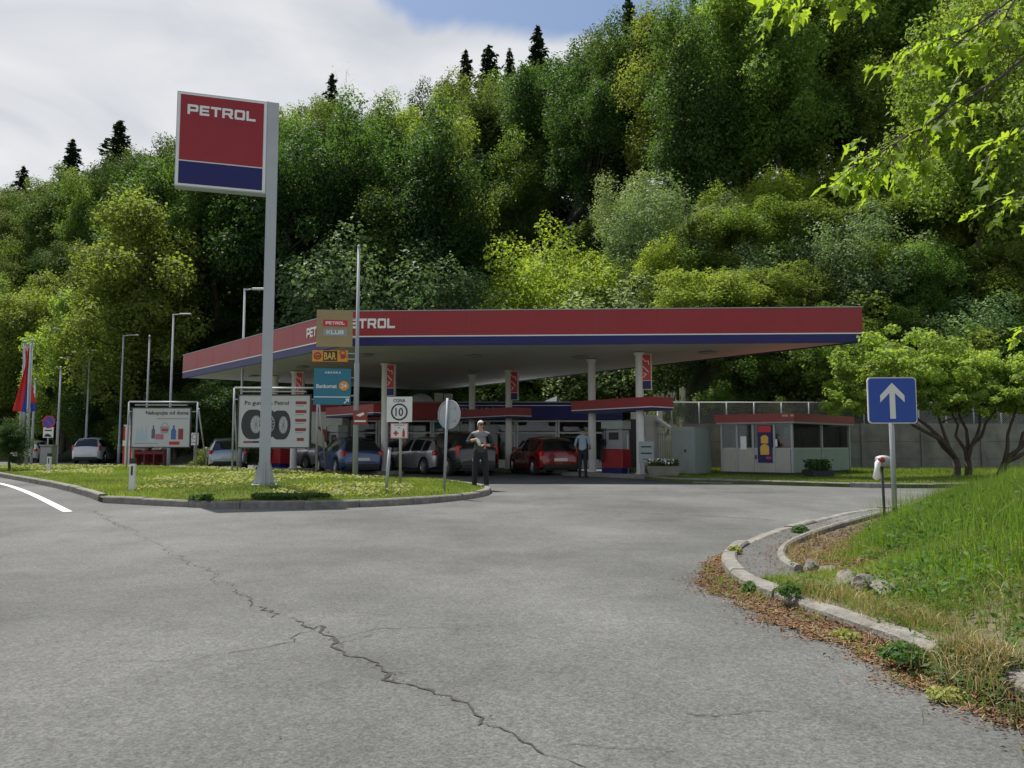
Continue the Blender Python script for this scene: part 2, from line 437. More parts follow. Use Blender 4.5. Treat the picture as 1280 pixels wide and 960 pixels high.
def asphalt(name, c, patch=0.14):
    m, t, b = newmat(name)
    n = t.nodes.new; l = t.links.new
    tc = n('ShaderNodeTexCoord')
    def noise(s, d, ro=0.6, sc=None):
        z = n('ShaderNodeTexNoise'); z.inputs['Scale'].default_value = s; z.inputs['Detail'].default_value = d
        z.inputs['Roughness'].default_value = ro
        src = tc.outputs['Object']
        if sc:
            q = n('ShaderNodeMapping'); q.inputs['Scale'].default_value = sc
            l(src, q.inputs[0]); src = q.outputs[0]
        l(src, z.inputs['Vector']); return z.outputs['Fac']
    def rng(fac, a, b_, lo, hi):
        q = n('ShaderNodeMapRange'); q.inputs['From Min'].default_value = a; q.inputs['From Max'].default_value = b_
        q.inputs['To Min'].default_value = lo; q.inputs['To Max'].default_value = hi
        l(fac, q.inputs['Value']); return q.outputs[0]
    def mul(a, b_):
        q = n('ShaderNodeMath'); q.operation = 'MULTIPLY'; l(a, q.inputs[0]); l(b_, q.inputs[1]); return q.outputs[0]
    big = rng(noise(0.26, 5, 0.6), 0.34, 0.68, 1 - patch, 1 + patch * .8)
    stain = rng(noise(0.9, 7, 0.72), 0.52, 0.72, 1.0, 0.78)
    streak = rng(noise(0.5, 4, 0.6, (1.0, 0.22, 1)), 0.35, 0.7, 0.9, 1.09)
    mid = rng(noise(3.2, 6, 0.65), 0.3, 0.7, 0.93, 1.06)
    vo = n('ShaderNodeTexVoronoi'); vo.inputs['Scale'].default_value = 95
    l(tc.outputs['Object'], vo.inputs['Vector'])
    sp = n('ShaderNodeSeparateColor'); l(vo.outputs['Color'], sp.inputs[0])
    speck = rng(sp.outputs[0], 0, 1, 0.70, 1.32)
    vo2 = n('ShaderNodeTexVoronoi'); vo2.inputs['Scale'].default_value = 42
    l(tc.outputs['Object'], vo2.inputs['Vector'])
    sp2 = n('ShaderNodeSeparateColor'); l(vo2.outputs['Color'], sp2.inputs[0])
    coarse = rng(sp2.outputs[1], 0, 1, 0.86, 1.14)
    pits = rng(noise(26, 3, 0.6), 0.60, 0.68, 1.0, 0.80)
    fine = rng(noise(210, 3, 0.7), 0.3, 0.7, 0.84, 1.14)
    v = mul(mul(mul(mul(mul(mul(big, stain), streak), mid), coarse), pits), mul(speck, fine))
    cc = n('ShaderNodeMixRGB'); cc.blend_type = 'MULTIPLY'; cc.inputs[0].default_value = 1
    cc.inputs[1].default_value = (*c, 1)
    cx = n('ShaderNodeCombineColor')
    for i in range(3): l(v, cx.inputs[i])
    l(cx.outputs[0], cc.inputs[2]); l(cc.outputs[0], b.inputs['Base Color'])
    b.inputs['Roughness'].default_value = 0.82; b.inputs['Specular IOR Level'].default_value = 0.35
    bp = n('ShaderNodeBump'); bp.inputs['Strength'].default_value = 0.5; bp.inputs['Distance'].default_value = 0.006
    l(speck, bp.inputs['Height']); l(bp.outputs[0], b.inputs['Normal'])
    return m

M = {}
M['asphalt'] = asphalt('old_asphalt', (0.119, 0.121, 0.116), 0.38)
M['crack'] = pm('crack_shade', (0.042, 0.04, 0.037), 0.95)
M['marking'] = pm('road_paint', (0.72, 0.72, 0.7), 0.6, var=0.1, scale=14, dirt=0.25)
M['kerbstone'] = pm('kerb_concrete', (0.22, 0.21, 0.186), 0.9, var=0.34, scale=7, bump=0.8, bscale=45, dirt=0.8)
M['soil'] = pm('soil', (0.12, 0.10, 0.06), 0.95, var=0.35, scale=6, bump=0.6, bscale=30)
M['turf'] = pm('turf_base', (0.085, 0.105, 0.03), 0.95, var=0.4, scale=2.2, bump=0.6, bscale=30)
M['forest_floor'] = pm('forest_floor', (0.035, 0.045, 0.02), 0.95, var=0.5, scale=0.6, bump=0.5, bscale=4)
M['white'] = pm('white_paint', (0.72, 0.72, 0.70), 0.5, var=0.04, scale=2, dirt=0.15)
M['soffit'] = pm('soffit_paint', (0.56, 0.56, 0.545), 0.6, var=0.05, scale=0.8, dirt=0.12)
M['red'] = pm('red_panel', (0.31, 0.018, 0.024), 0.38, var=0.09, scale=0.8, spec=.4, dirt=.1)
M['blue'] = pm('blue_panel', (0.012, 0.014, 0.115), 0.42, var=0.08, scale=0.8, spec=.35)
M['letter'] = pm('letter_white', (0.80, 0.80, 0.79), 0.45, var=0.03)
M['galv'] = pm('galvanised_steel', (0.38, 0.40, 0.41), 0.5, 0.35, var=0.10, scale=6)
M['pole'] = pm('pale_pole_paint', (0.33, 0.36, 0.38), 0.45, 0.0, var=0.05, scale=3, dirt=0.15)
M['pylon'] = pm('pylon_grey_paint', (0.43, 0.455, 0.47), 0.4, 0.0, var=0.05, scale=2, dirt=0.12)
M['darkmetal'] = pm('dark_metal', (0.05, 0.055, 0.06), 0.5, 0.2)
M['black'] = pm('black_plastic', (0.02, 0.02, 0.022), 0.5)
M['grey'] = pm('grey_paint', (0.30, 0.315, 0.32), 0.55, var=0.08, dirt=0.2)
M['concrete'] = pm('concrete', (0.24, 0.23, 0.20), 0.9, var=0.3, scale=1.6, bump=0.4, bscale=30, dirt=0.6)
M['bark'] = pm('bark', (0.075, 0.06, 0.045), 0.9, var=0.35, scale=7, bump=0.9, bscale=16)
M['palebark'] = pm('pale_bark', (0.17, 0.15, 0.12), 0.9, var=0.35, scale=7, bump=0.7, bscale=16)
M['rubber'] = pm('tyre_rubber', (0.02, 0.02, 0.02), 0.8)
M['rim'] = pm('alloy', (0.45, 0.46, 0.47), 0.35, 0.7)
M['chrome'] = pm('mirror_metal', (0.6, 0.6, 0.6), 0.2, 0.9)
M['taillight'] = pm('red_lens', (0.55, 0.015, 0.012), 0.15, coat=0.6)
M['headlight'] = pm('clear_lens', (0.6, 0.62, 0.63), 0.12, coat=0.8)
M['orange'] = pm('orange_panel', (0.75, 0.28, 0.02), 0.4, var=0.05)
M['yellow'] = pm('yellow_paint', (0.72, 0.42, 0.05), 0.4, var=0.06)
M['gold'] = pm('gold_board', (0.33, 0.245, 0.12), 0.45, var=0.12, scale=1.2)
M['teal'] = pm('teal_board', (0.012, 0.17, 0.26), 0.4, var=0.06)
M['board'] = pm('poster_white', (0.56, 0.57, 0.57), 0.45, var=0.03)
M['signwhite'] = pm('sign_white', (0.78, 0.78, 0.75), 0.45, var=0.04, dirt=0.12)
M['signred'] = pm('sign_red', (0.55, 0.02, 0.025), 0.4)
M['signblue'] = pm('sign_blue', (0.012, 0.07, 0.42), 0.35, var=0.05)
M['brownred'] = pm('brown_red_paint', (0.28, 0.045, 0.035), 0.5)
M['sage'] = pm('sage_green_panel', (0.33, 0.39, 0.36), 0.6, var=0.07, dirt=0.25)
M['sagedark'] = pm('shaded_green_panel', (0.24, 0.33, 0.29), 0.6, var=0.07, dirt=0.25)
M['beige'] = pm('beige_panel', (0.42, 0.41, 0.36), 0.6, var=0.06, dirt=0.3)
M['skin'] = pm('skin', (0.50, 0.29, 0.20), 0.55, var=0.06, scale=12)
def glassmat(name, tint, rough=0.03, alpha=0.6):
    m, t, b = newmat(name)
    n = t.nodes.new; l = t.links.new
    tr = n('ShaderNodeBsdfTransparent'); tr.inputs[0].default_value = (*tint, 1)
    gl = n('ShaderNodeBsdfGlossy'); gl.inputs['Roughness'].default_value = rough; gl.inputs['Color'].default_value = (0.9, 0.93, 0.95, 1)
    fr = n('ShaderNodeFresnel'); fr.inputs['IOR'].default_value = 1.5
    tcn = n('ShaderNodeTexCoord'); nz = n('ShaderNodeTexNoise'); nz.inputs['Scale'].default_value = 0.7
    l(tcn.outputs['Object'], nz.inputs['Vector'])
    bp = n('ShaderNodeBump'); bp.inputs['Strength'].default_value = 0.06; bp.inputs['Distance'].default_value = 0.05
    l(nz.outputs['Fac'], bp.inputs['Height']); l(bp.outputs[0], gl.inputs['Normal'])
    ms = n('ShaderNodeMixShader'); l(fr.outputs[0], ms.inputs[0]); l(tr.outputs[0], ms.inputs[1]); l(gl.outputs[0], ms.inputs[2])
    l(ms.outputs[0], t.nodes['Material Output'].inputs['Surface'])
    return m
M['shopglass'] = glassmat('shop_glass', (0.62, 0.68, 0.66))
M['kioskglass'] = glassmat('kiosk_glass', (0.82, 0.86, 0.84))
M['carglass'] = pm('car_glass', (0.012, 0.014, 0.016), 0.06, spec=0.8, var=0.05, coat=0.5)
# ---------------------------------------------------------------- levels of the ground
def poly_dist(P, x, y, closed=True):
    """distance of many points to a polyline (numpy)"""
    x = np.asarray(x, float); y = np.asarray(y, float)
    best = np.full(x.shape, 1e9)
    n = len(P)
    for i in range(n if closed else n - 1):
        a = P[i]; b = P[(i + 1) % n]
        ex, ey = b[0] - a[0], b[1] - a[1]; l2 = ex * ex + ey * ey + 1e-12
        t = np.clip(((x - a[0]) * ex + (y - a[1]) * ey) / l2, 0, 1)
        best = np.minimum(best, np.hypot(x - a[0] - t * ex, y - a[1] - t * ey))
    return best
def inside(P, x, y):
    x = np.asarray(x, float); y = np.asarray(y, float)
    r = np.zeros(x.shape, bool); n = len(P)
    for i in range(n):
        a = P[i]; b = P[(i + 1) % n]
        if a[1] == b[1]: continue
        c = ((a[1] > y) != (b[1] > y)) & (x < (b[0] - a[0]) * (y - a[1]) / (b[1] - a[1]) + a[0])
        r ^= c
    return r
def resample(P, step, closed=False):
    P = [Vector((p[0], p[1])) for p in P]
    if closed: P = P + [P[0]]
    outp = []
    for i in range(len(P) - 1):
        n = max(1, int(round((P[i + 1] - P[i]).length / step)))
        for k in range(n): outp.append(tuple(P[i].lerp(P[i + 1], k / n)))
    if not closed: outp.append(tuple(P[-1]))
    return outp
def chaikin(P, it=2, closed=False):
    for _ in range(it):
        q = [] if closed else [P[0]]
        m = len(P)
        for i in range(m if closed else m - 1):
            a = P[i]; b = P[(i + 1) % m]
            q.append((a[0] * .75 + b[0] * .25, a[1] * .75 + b[1] * .25)); q.append((a[0] * .25 + b[0] * .75, a[1] * .25 + b[1] * .75))
        if not closed: q.append(P[-1])
        P = q
    return P
def zrn(y):
    t = np.clip((np.asarray(y, float) - 10) / 11, 0, 1); return 0.08 * t * t * (3 - 2 * t)

ISL_F = chaikin([(-31, 45), (-25.5, 36), (-18.7, 28), (-13.1, 21.7), (-9.8, 17.7), (-8.6, 16.1)], 2)
ISL_G = chaikin([(-8.3, 15.7), (-5.55, 14.45), (-3.6, 14.4), (-2.2, 15.05), (-1.17, 16.1), (-.6, 17.3), (-.45, 18.6), (-.75, 20.2), (-1.6, 22.0), (-3.2, 24.2), (-6, 27.6), (-9.5, 31), (-15.6, 35.5), (-24, 41)], 2)
ISL = ISL_F + ISL_G
def isl_z(x, y):
    d = float(poly_dist(ISL, [x], [y])[0])
    if not bool(inside(ISL, [x], [y])[0]): return zr(x, y)
    return zr(x, y) + 0.10 + 0.036 * min(d, 10) + 0.03 * math.sin(x * .9) * min(1, d) * math.sin(y * .7)

KB = chaikin([(2.75, 0.6), (2.46, 2.0), (2.36, 3.5), (2.27, 4.5), (2.08, 5.4), (1.93, 6.3), (1.93, 7.0), (2.08, 7.8), (2.45, 8.7), (3.15, 9.8), (4.2, 11.2), (5.8, 13.1), (8.5, 15.4), (13, 17.6), (24, 20.5)], 2)
BANK = KB + [(40, 20), (40, 0.6)]
def bank_zn(x, y, rough=True):
    x = np.asarray(x, float); y = np.asarray(y, float)
    d = poly_dist(KB, x, y, False)
    k = np.clip((y - 5.9) / 1.0, 0, 1)                       # from here on the double kerb with a ditch inside it
    e = np.maximum(0, d - 0.62)
    base = 0.115 + 0 * d
    near = base + 0.30 * np.maximum(0, d - 0.35)
    ditch = np.where(d < 0.66, 0.09, 0.10 - 0.075 * np.clip((d - 0.66) / 0.1, 0, 1) * np.clip((1.6 - d) / 0.7, 0, 1)) + 0.32 * np.maximum(0, d - 0.95)
    z = near * (1 - k) + ditch * k
    z = np.where(d < 0.6, np.minimum(z, np.where(k > 0.5, 0.075, 0.4)), z)
    top = 1.28
    z = np.where(z > 0.9, 0.9 + (top - 0.9) * (1 - np.exp(-(z - 0.9) / (top - 0.9))), z)
    far = np.clip((y - 13) / 8, 0, 1)                        # falls away again behind the crest
    z = z * (1 - 0.8 * far)
    if rough: z = z + np.clip(d - .7, 0, 1) * 0.05 * (np.sin(x * 3.1 + y * 1.7) * np.sin(y * 2.3 - x) + 0.5 * np.sin(x * 7.3) * np.sin(y * 6.1))
    z = z - 0.07 * np.clip((0.17 - d) / 0.05, 0, 1)
    return z + zrn(y)
def bank_z(x, y): return float(bank_zn([x], [y])[0])

YF_X = [-160, -75, -60, -38, -25, -17, -10, 3, 6.3, 7.8, 40, 90]
YF_Y = [125, 82, 70, 58, 50, 46.5, 46, 46, 42, 31.7, 31.7, 31.7]
def foot(x): return np.interp(x, YF_X, YF_Y)
def hill_zn(x, y):
    x = np.asarray(x, float); y = np.asarray(y, float)
    d = y - foot(x)
    t = np.clip((x - 4.5) / 3.5, 0, 1); base = 0.1 + 1.85 * t * t * (3 - 2 * t)
    z = base + 46 * (1 - np.exp(-np.maximum(d, 0) / 50))
    # a level strip behind the wall on the right before the slope starts
    z = z - t * np.minimum(np.maximum(d, 0), 3.0) * 0.55
    return z + 0.4 * np.sin(x * .31 + y * .17) * np.clip(d / 8, 0, 1)
def hill_z(x, y): return float(hill_zn([x], [y])[0])

# ---------------------------------------------------------------- ground, road, kerbs
g = MB(); g.add([(-1500, -300, -0.35), (1500, -300, -0.35), (1500, 2500, -0.35), (-1500, 2500, -0.35)], [(0, 1, 2, 3)])
tag(g.build('ground', M['turf']), kind='structure')

road = MB()
xs = [-130 + 2.5 * i for i in range(77)]; ys = [-12 + 1.0 * i for i in range(40)] + [28 + 4 * i for i in range(1, 18)]
vs = [(x, y, zr(x, y)) for y in ys for x in xs]; nx = len(xs)
fs = []
for j in range(len(ys) - 1):
    for i in range(nx - 1):
        if ys[j] > foot(xs[i]) + 1 and ys[j] > foot(xs[i + 1]) + 1: continue
        fs.append((j * nx + i, j * nx + i + 1, (j + 1) * nx + i + 1, (j + 1) * nx + i))
road.add(vs, fs, 0, True)
rc = random.Random(3)
def crack(pix, wds, jit=0.012, sub=7, lift=0.004):
    P = [on_z(px, py, 0.0) for px, py in pix]
    Wd = wds if isinstance(wds, (list, tuple)) else [wds] * len(P)
    L_ = []; R_ = []
    Q = []; WW = []
    for i in range(len(P) - 1):
        n = max(2, int((P[i + 1] - P[i]).length / 0.035))
        n = min(n, 60)
        for k in range(n): Q.append(P[i].lerp(P[i + 1], k / n)); WW.append(Wd[i] + (Wd[i + 1] - Wd[i]) * k / n)
    Q.append(P[-1]); WW.append(Wd[-1])
    drift = 0; vs = []
    for i, p in enumerate(Q):
        a = Q[max(0, i - 1)]; b = Q[min(len(Q) - 1, i + 1)]
        t = (b - a).normalized(); nrm = Vector((-t.y, t.x, 0))
        drift = drift * 0.75 + rc.uniform(-1, 1) * jit
        wd = WW[i] * rc.choice([.35, .6, .8, 1, 1.2, 1.7]) * (0.1 if i in (0, len(Q) - 1) else 1)
        c = p + nrm * drift
        z = zr(c.x, c.y) + lift
        vs += [(c.x + nrm.x * wd / 2, c.y + nrm.y * wd / 2, z), (c.x - nrm.x * wd / 2, c.y - nrm.y * wd / 2, z)]
    road.add(vs, [(2 * i + 1, 2 * i + 3, 2 * i + 2, 2 * i) for i in range(len(Q) - 1)], 1)
crack([(128, 647), (200, 682), (262, 716), (312, 747), (352, 771)], [.004, .006, .007, .009, .014], .045)
crack([(356, 772), (392, 786), (398, 783), (400, 791), (414, 799), (411, 807), (422, 813), (450, 823), (478, 836), (487, 842), (482, 850), (512, 861), (556, 873), (585, 884), (604, 893), (610, 902), (603, 909)],
      [.006, .018, .014, .022, .020, .016, .020, .014, .016, .022, .015, .016, .012, .017, .016, .013, .005], .026)
for k_ in range(46):                                   # crumbled bits along the crack
    tt_ = rc.random(); a_ = [(398, 783), (414, 799), (450, 823), (487, 842), (512, 861), (556, 873), (604, 893), (610, 902)]
    i_ = int(tt_ * (len(a_) - 1)); f_ = tt_ * (len(a_) - 1) - i_
    qx = a_[i_][0] * (1 - f_) + a_[i_ + 1][0] * f_ + rc.uniform(-7, 7); qy = a_[i_][1] * (1 - f_) + a_[i_ + 1][1] * f_ + rc.uniform(-3, 3)
    crack([(qx, qy), (qx + rc.uniform(-9, 9), qy + rc.uniform(-3, 3))], [rc.uniform(.004, .011), .003], .008, lift=.0045 + .0002 * k_ / 46)
crack([(603, 905), (640, 917), (690, 940), (735, 962)], [.006, .009, .006, .008], .02)
crack([(398, 789), (372, 794), (370, 803), (322, 811), (245, 824), (190, 827), (130, 829)], [.006, .008, .006, .005, .004, .003, .002], .02)
crack([(424, 800), (470, 787), (520, 784), (580, 786), (650, 789)], [.004, .006, .005, .004, .002], .02)
crack([(420, 805), (445, 800), (470, 794)], [.005, .006, .003], .01)
crack([(487, 842), (497, 840), (506, 843)], [.01, .006, .003], .01)
crack([(850, 892), (915, 895), (972, 889)], [.003, .007, .003], .02)
crack([(690, 938), (720, 934), (790, 940), (850, 938)], [.002, .004, .003, .002], .02)
crack([(660, 637), (760, 641), (880, 646), (970, 651)], [.012, .02, .026, .02], .02)
crack([(120, 640), (160, 661)], [.012, .008], .05)
road.v = [(p[0], p[1], p[2]) for p in road.v]
tag(road.build('road', [M['asphalt'], M['crack']]), kind='structure')

# white edge line that ends at the junction
mk = MB()
line = chaikin([tuple(on_z(px, py, 0.09)[:2]) for px, py in ((-60, 594), (0, 603), (40, 616), (85, 635))], 2)
line = resample(line, 0.6)
vsl = []
for i, p in enumerate(line):
    a = Vector(line[max(0, i - 1)]); b = Vector(line[min(len(line) - 1, i + 1)])
    t = (b - a).normalized(); n = Vector((-t.y, t.x)) * 0.075
    z = zr(p[0], p[1]) + 0.004
    vsl += [(p[0] + n.x, p[1] + n.y, z), (p[0] - n.x, p[1] - n.y, z)]
mk.add(vsl, [(2 * i + 1, 2 * i + 3, 2 * i + 2, 2 * i) for i in range(len(line) - 1)])
tag(mk.build('road_marking', M['marking']), kind='structure')

def kerb(name, path, wd, ht, side, zf=zr, stone=1.0, jit=0.006, skip=(), sink=0.08, mat='kerbstone', chips=0.0):
    """kerb stones laid along a path; side=+1 puts their width to the left of it"""
    rr = random.Random(len(path)); mb = MB()
    P = resample(path, 0.22); d = 0; cur = []; k = 0
    runs = []
    for i, p in enumerate(P):
        if cur: d += (Vector(p) - Vector(cur[-1])).length
        cur.append(p)
        if d >= stone: runs.append(cur); cur = [p]; d = 0
    if len(cur) > 1: runs.append(cur)
    for k, run in enumerate(runs):
        if k in skip: continue
        run = [Vector(q) for q in run]
        t0 = (run[1] - run[0]).normalized(); t1 = (run[-1] - run[-2]).normalized()
        run[0] += t0 * 0.006; run[-1] -= t1 * 0.006
        dz = rr.uniform(-jit, jit); do = rr.uniform(-jit, jit); tw = rr.uniform(-jit, jit)
        vs = []; m = len(run)
        for i, q in enumerate(run):
            a = run[max(0, i - 1)]; b = run[min(m - 1, i + 1)]
            t = (b - a).normalized(); n = Vector((-t.y, t.x)) * side
            z = zf(q.x, q.y); hh = ht + dz + tw * (i / m) - (rr.uniform(0, chips) if chips else 0)
            for o_, h_ in ((0, -sink), (0.004, hh - 0.025), (0.026, hh), (wd - 0.02, hh), (wd, hh - 0.02), (wd, -sink)):
                vs.append((q.x + n.x * (o_ + do), q.y + n.y * (o_ + do), z + h_))
        fs = []
        for i in range(m - 1):
            for c in range(5):
                f = (i * 6 + c, i * 6 + c + 1, (i + 1) * 6 + c + 1, (i + 1) * 6 + c)
                fs.append(f if side < 0 else f[::-1])
        fs.append([0, 1, 2, 3, 4, 5]); fs.append([(m - 1) * 6 + c for c in range(5, -1, -1)])
        mb.add(vs, fs)
    return tag(mb.build(name, M[mat]), kind='structure')

kerb('island_kerb', ISL_F, 0.16, 0.15, 1)
kerb('island_kerb', ISL_G[:-12], 0.16, 0.14, 1, jit=0.012)
kerb('roadside_kerb', [p for p in KB if p[1] > 0.5], 0.15, 0.12, -1, stone=0.95, jit=0.012, skip=(), chips=0.014)
# the thin inner edging of the corner, one step inside the kerb
inner = []
K2 = resample(KB, 0.25)
for i in range(1, len(K2) - 1):
    t = (Vector(K2[i + 1]) - Vector(K2[i - 1])).normalized(); n = Vector((t.y, -t.x))
    if 6.75 < K2[i][1] < 15.5: inner.append(tuple(Vector(K2[i]) + n * (0.52 if K2[i][1] > 7.2 else 0.52 + 0.1 * (7.2 - K2[i][1]))))
inner = chaikin(inner, 1)
kerb('inner_kerb', inner, 0.08, 0.155, -1, stone=1.0, jit=0.004, sink=0.3)
# narrow asphalt strip between the two
sv = []
sp_ = [p for p in K2 if 6.4 < p[1] < 16]
for i, p in enumerate(sp_):
    a = Vector(sp_[max(0, i - 1)]); b = Vector(sp_[min(len(sp_) - 1, i + 1)]); t = (b - a).normalized(); n = Vector((t.y, -t.x))
    for o_ in (0.145, 0.54): q = Vector(p) + n * o_; sv.append((q.x, q.y, zr(q.x, q.y) + 0.092))
sm = MB(); sm.add(sv, [(2 * i, 2 * i + 1, 2 * i + 3, 2 * i + 2) for i in range(len(sp_) - 1)])
tag(sm.build('kerb_strip', M['asphalt']), kind='structure')

# traffic island turf
C0 = Vector((-10.5, 23.5)); IB = resample(ISL, 0.7, True); nb = len(IB); rings = 34
vs = []
for r in range(rings + 1):
    t = 1 - r / rings
    for p in IB:
        q = C0 + (Vector(p) - C0) * (t * 0.996 + 0.002); vs.append([q.x, q.y, 0])
vs = np.array(vs)
dI = poly_dist(ISL, vs[:, 0], vs[:, 1])
vs[:, 2] = zrn(vs[:, 1]) + 0.10 + 0.036 * np.minimum(dI, 10) + 0.03 * np.sin(vs[:, 0] * .9) * np.minimum(1, dI) * np.sin(vs[:, 1] * .7)
fs = [(r * nb + k, (r + 1) * nb + k, (r + 1) * nb + (k + 1) % nb, r * nb + (k + 1) % nb) for r in range(rings) for k in range(nb)]
tag(link('traffic_island', mesh_np('traffic_island', vs, fs, M['turf'], True)), kind='structure')

# right-hand bank
def grid_land(name, x0, x1, y0, y1, step, zf, ok, mat):
    gx = np.arange(x0, x1 + 1e-6, step); gy = np.arange(y0, y1 + 1e-6, step)
    X, Y = np.meshgrid(gx, gy); Z = zf(X.ravel(), Y.ravel()); o = ok(X.ravel(), Y.ravel())
    nx = len(gx); idx = np.arange(len(gx) * len(gy)).reshape(len(gy), nx)
    q = np.stack([idx[:-1, :-1], idx[:-1, 1:], idx[1:, 1:], idx[1:, :-1]], -1).reshape(-1, 4)
    q = q[o[q].all(1)]
    used = np.unique(q); mp_ = np.full(len(Z), -1); mp_[used] = np.arange(len(used))
    V = np.stack([X.ravel(), Y.ravel(), Z], 1)[used]
    return tag(link(name, mesh_np(name, V, mp_[q], mat, True)), kind='structure')
def okb(x, y): return inside(BANK, x, y) & (poly_dist(KB, x, y, False) > 0.015)
grid_land('bank', 1.7, 9.0, 0.7, 15.5, 0.09, bank_zn, okb, M['soil'])
grid_land('bank', 9.0, 30.0, 0.7, 20.2, 0.35, bank_zn, okb, M['soil'])

# strip of lawn in front of the wall, with its kerb
LAWN_F = chaikin([(4.3, 28.5), (4.5, 25.0), (5.0, 23.6), (6.2, 22.9), (8.06, 21.5), (9.7, 20.4), (12, 20.4), (18, 21.6), (34, 24)], 2)
lp = LAWN_F + [(34, 33), (4.3, 33)]
lm = MB(); lm.prism(lp, -0.1, 0.17)
tag(lm.build('lawn', M['turf']), kind='structure')
kerb('lawn_kerb', LAWN_F, 0.14, 0.13, 1, jit=0.008)

# wooded hillside
gx = np.arange(-150, 95, 3.0); rows = [-0.4, 0.0, 1, 2, 3, 5, 7.5, 10, 13, 17, 21, 26, 32, 38, 45, 54, 64, 76, 90, 110, 140]
V = []
for d in rows:
    for x in gx:
        y = float(foot(x)) + d
        V.append((x, y, -0.3 if d < 0 else hill_z(x, y)))
nx = len(gx)
F = [(j * nx + i, j * nx + i + 1, (j + 1) * nx + i + 1, (j + 1) * nx + i) for j in range(len(rows) - 1) for i in range(nx - 1)]
tag(link('hillside', mesh_np('hillside', V, F, M['forest_floor'], True)), kind='structure')

# ---------------------------------------------------------------- foliage
def leaf_quads(P, Nn, size, rng, aspect=0.62, fold=0.12):
    """one small folded leaf (or leaf spray) per point, its face near the given normal"""
    n = len(P)
    Nn = Nn / (np.linalg.norm(Nn, axis=1, keepdims=True) + 1e-9)
    rv = rng.normal(size=(n, 3)); T = np.cross(Nn, rv); T /= (np.linalg.norm(T, axis=1, keepdims=True) + 1e-9)
    B = np.cross(Nn, T)
    s = size * rng.uniform(0.45, 1.6, n) if np.isscalar(size) else size
    s = s[:, None]
    a = P + T * s * .5; c = P - T * s * .5
    k = P + T * s * rng.uniform(-.12, .12, (n, 1))
    b = k + B * s * .5 * aspect + Nn * s * fold; d = k - B * s * .5 * aspect + Nn * s * fold
    V = np.stack([a, b, c, d], 1).reshape(-1, 3)
    return V, np.arange(4 * n).reshape(n, 4)
def clump_crown(rng, cen, rad, ncl, nleaf, leaf, cr=(0.2, 0.34), shell=(0.5, 1.0), low=-0.75, flat=1.75, core=0.25, updir=0.5):
    cen = np.array(cen, float); rad = np.array(rad, float)
    d = rng.normal(size=(ncl * 3, 3)); d /= np.linalg.norm(d, axis=1, keepdims=True); d = d[d[:, 2] > low][:ncl]
    rr = rng.uniform(shell[0], shell[1], (len(d), 1)); inn = rng.random(len(d)) < core; rr[inn] *= 0.5
    C = cen + d * rad * rr * (1 + 0.14 * np.sin(d[:, :1] * 5 + d[:, 1:2] * 4))
    cr_ = rng.uniform(cr[0], cr[1], len(d)) * rad.mean()
    w_ = cr_ ** 2; cnt = np.maximum(8, (nleaf * w_ / w_.sum()).astype(int))
    PP = []; NN = []
    for c, r_, m in zip(C, cr_, cnt):
        q = rng.normal(size=(m, 3)); q /= np.linalg.norm(q, axis=1, keepdims=True)
        rad_ = r_ * rng.uniform(0.25, 1.0, (m, 1)) ** 0.5 * (1 + .22 * np.sin(q[:, :1] * 9 + q[:, 2:] * 7))
        p = c + q * rad_ * np.array([1, 1, .62 * flat])
        nn = q * .7 + rng.normal(size=(m, 3)) * .55 + np.array([0, 0, updir])
        PP.append(p); NN.append(nn)
    P = np.concatenate(PP); Nn = np.concatenate(NN)
    V, F = leaf_quads(P, Nn, leaf, rng)
    return V, F, C
def limb_path(a, b, rr, n=5, wob=0.08):
    a = Vector(a); b = Vector(b); L_ = (b - a).length
    o = [a]
    for k in range(1, n):
        p = a.lerp(b, k / n) + Vector((rr.uniform(-1, 1), rr.uniform(-1, 1), rr.uniform(-.3, .7))) * L_ * wob
        o.append(p)
    return o + [b]
def trunk_mesh(rr, h, r0, clumps, lean=0.5, nl=10, top=0.75, mat='bark', n=7, fork=0.3):
    mb = MB()
    tp = Vector((rr.uniform(-lean, lean), rr.uniform(-lean, lean), h * top))
    path = [Vector((0, 0, -0.6)), Vector((0, 0, 0.1))] + limb_path((0, 0, h * .12), tp, rr, 6, 0.03)
    rad = [r0 * 1.5, r0 * 1.15] + [r0 * (1 - 0.8 * k / 6) for k in range(7)]
    mb.tube(path, rad, n)
    cl = sorted(clumps, key=lambda c: rr.random())[:nl]
    for c in cl:
        c = Vector(c); t = min(0.95, max(fork, (c.z / h) - 0.22 + rr.uniform(-.08, .05)))
        s = Vector(path[2]).lerp(tp, t) if t > 0 else path[2]
        k = 2 + t * 6; i = int(min(len(path) - 2, k)); s = path[i].lerp(path[i + 1], k - i)
        r_ = r0 * (1 - .8 * t) * .5
        mb.tube(limb_path(s, c, rr, 4, 0.07), [r_, r_ * .8, r_ * .55, r_ * .35, r_ * .12], 5)
    return mb.mesh('trunk', M[mat])

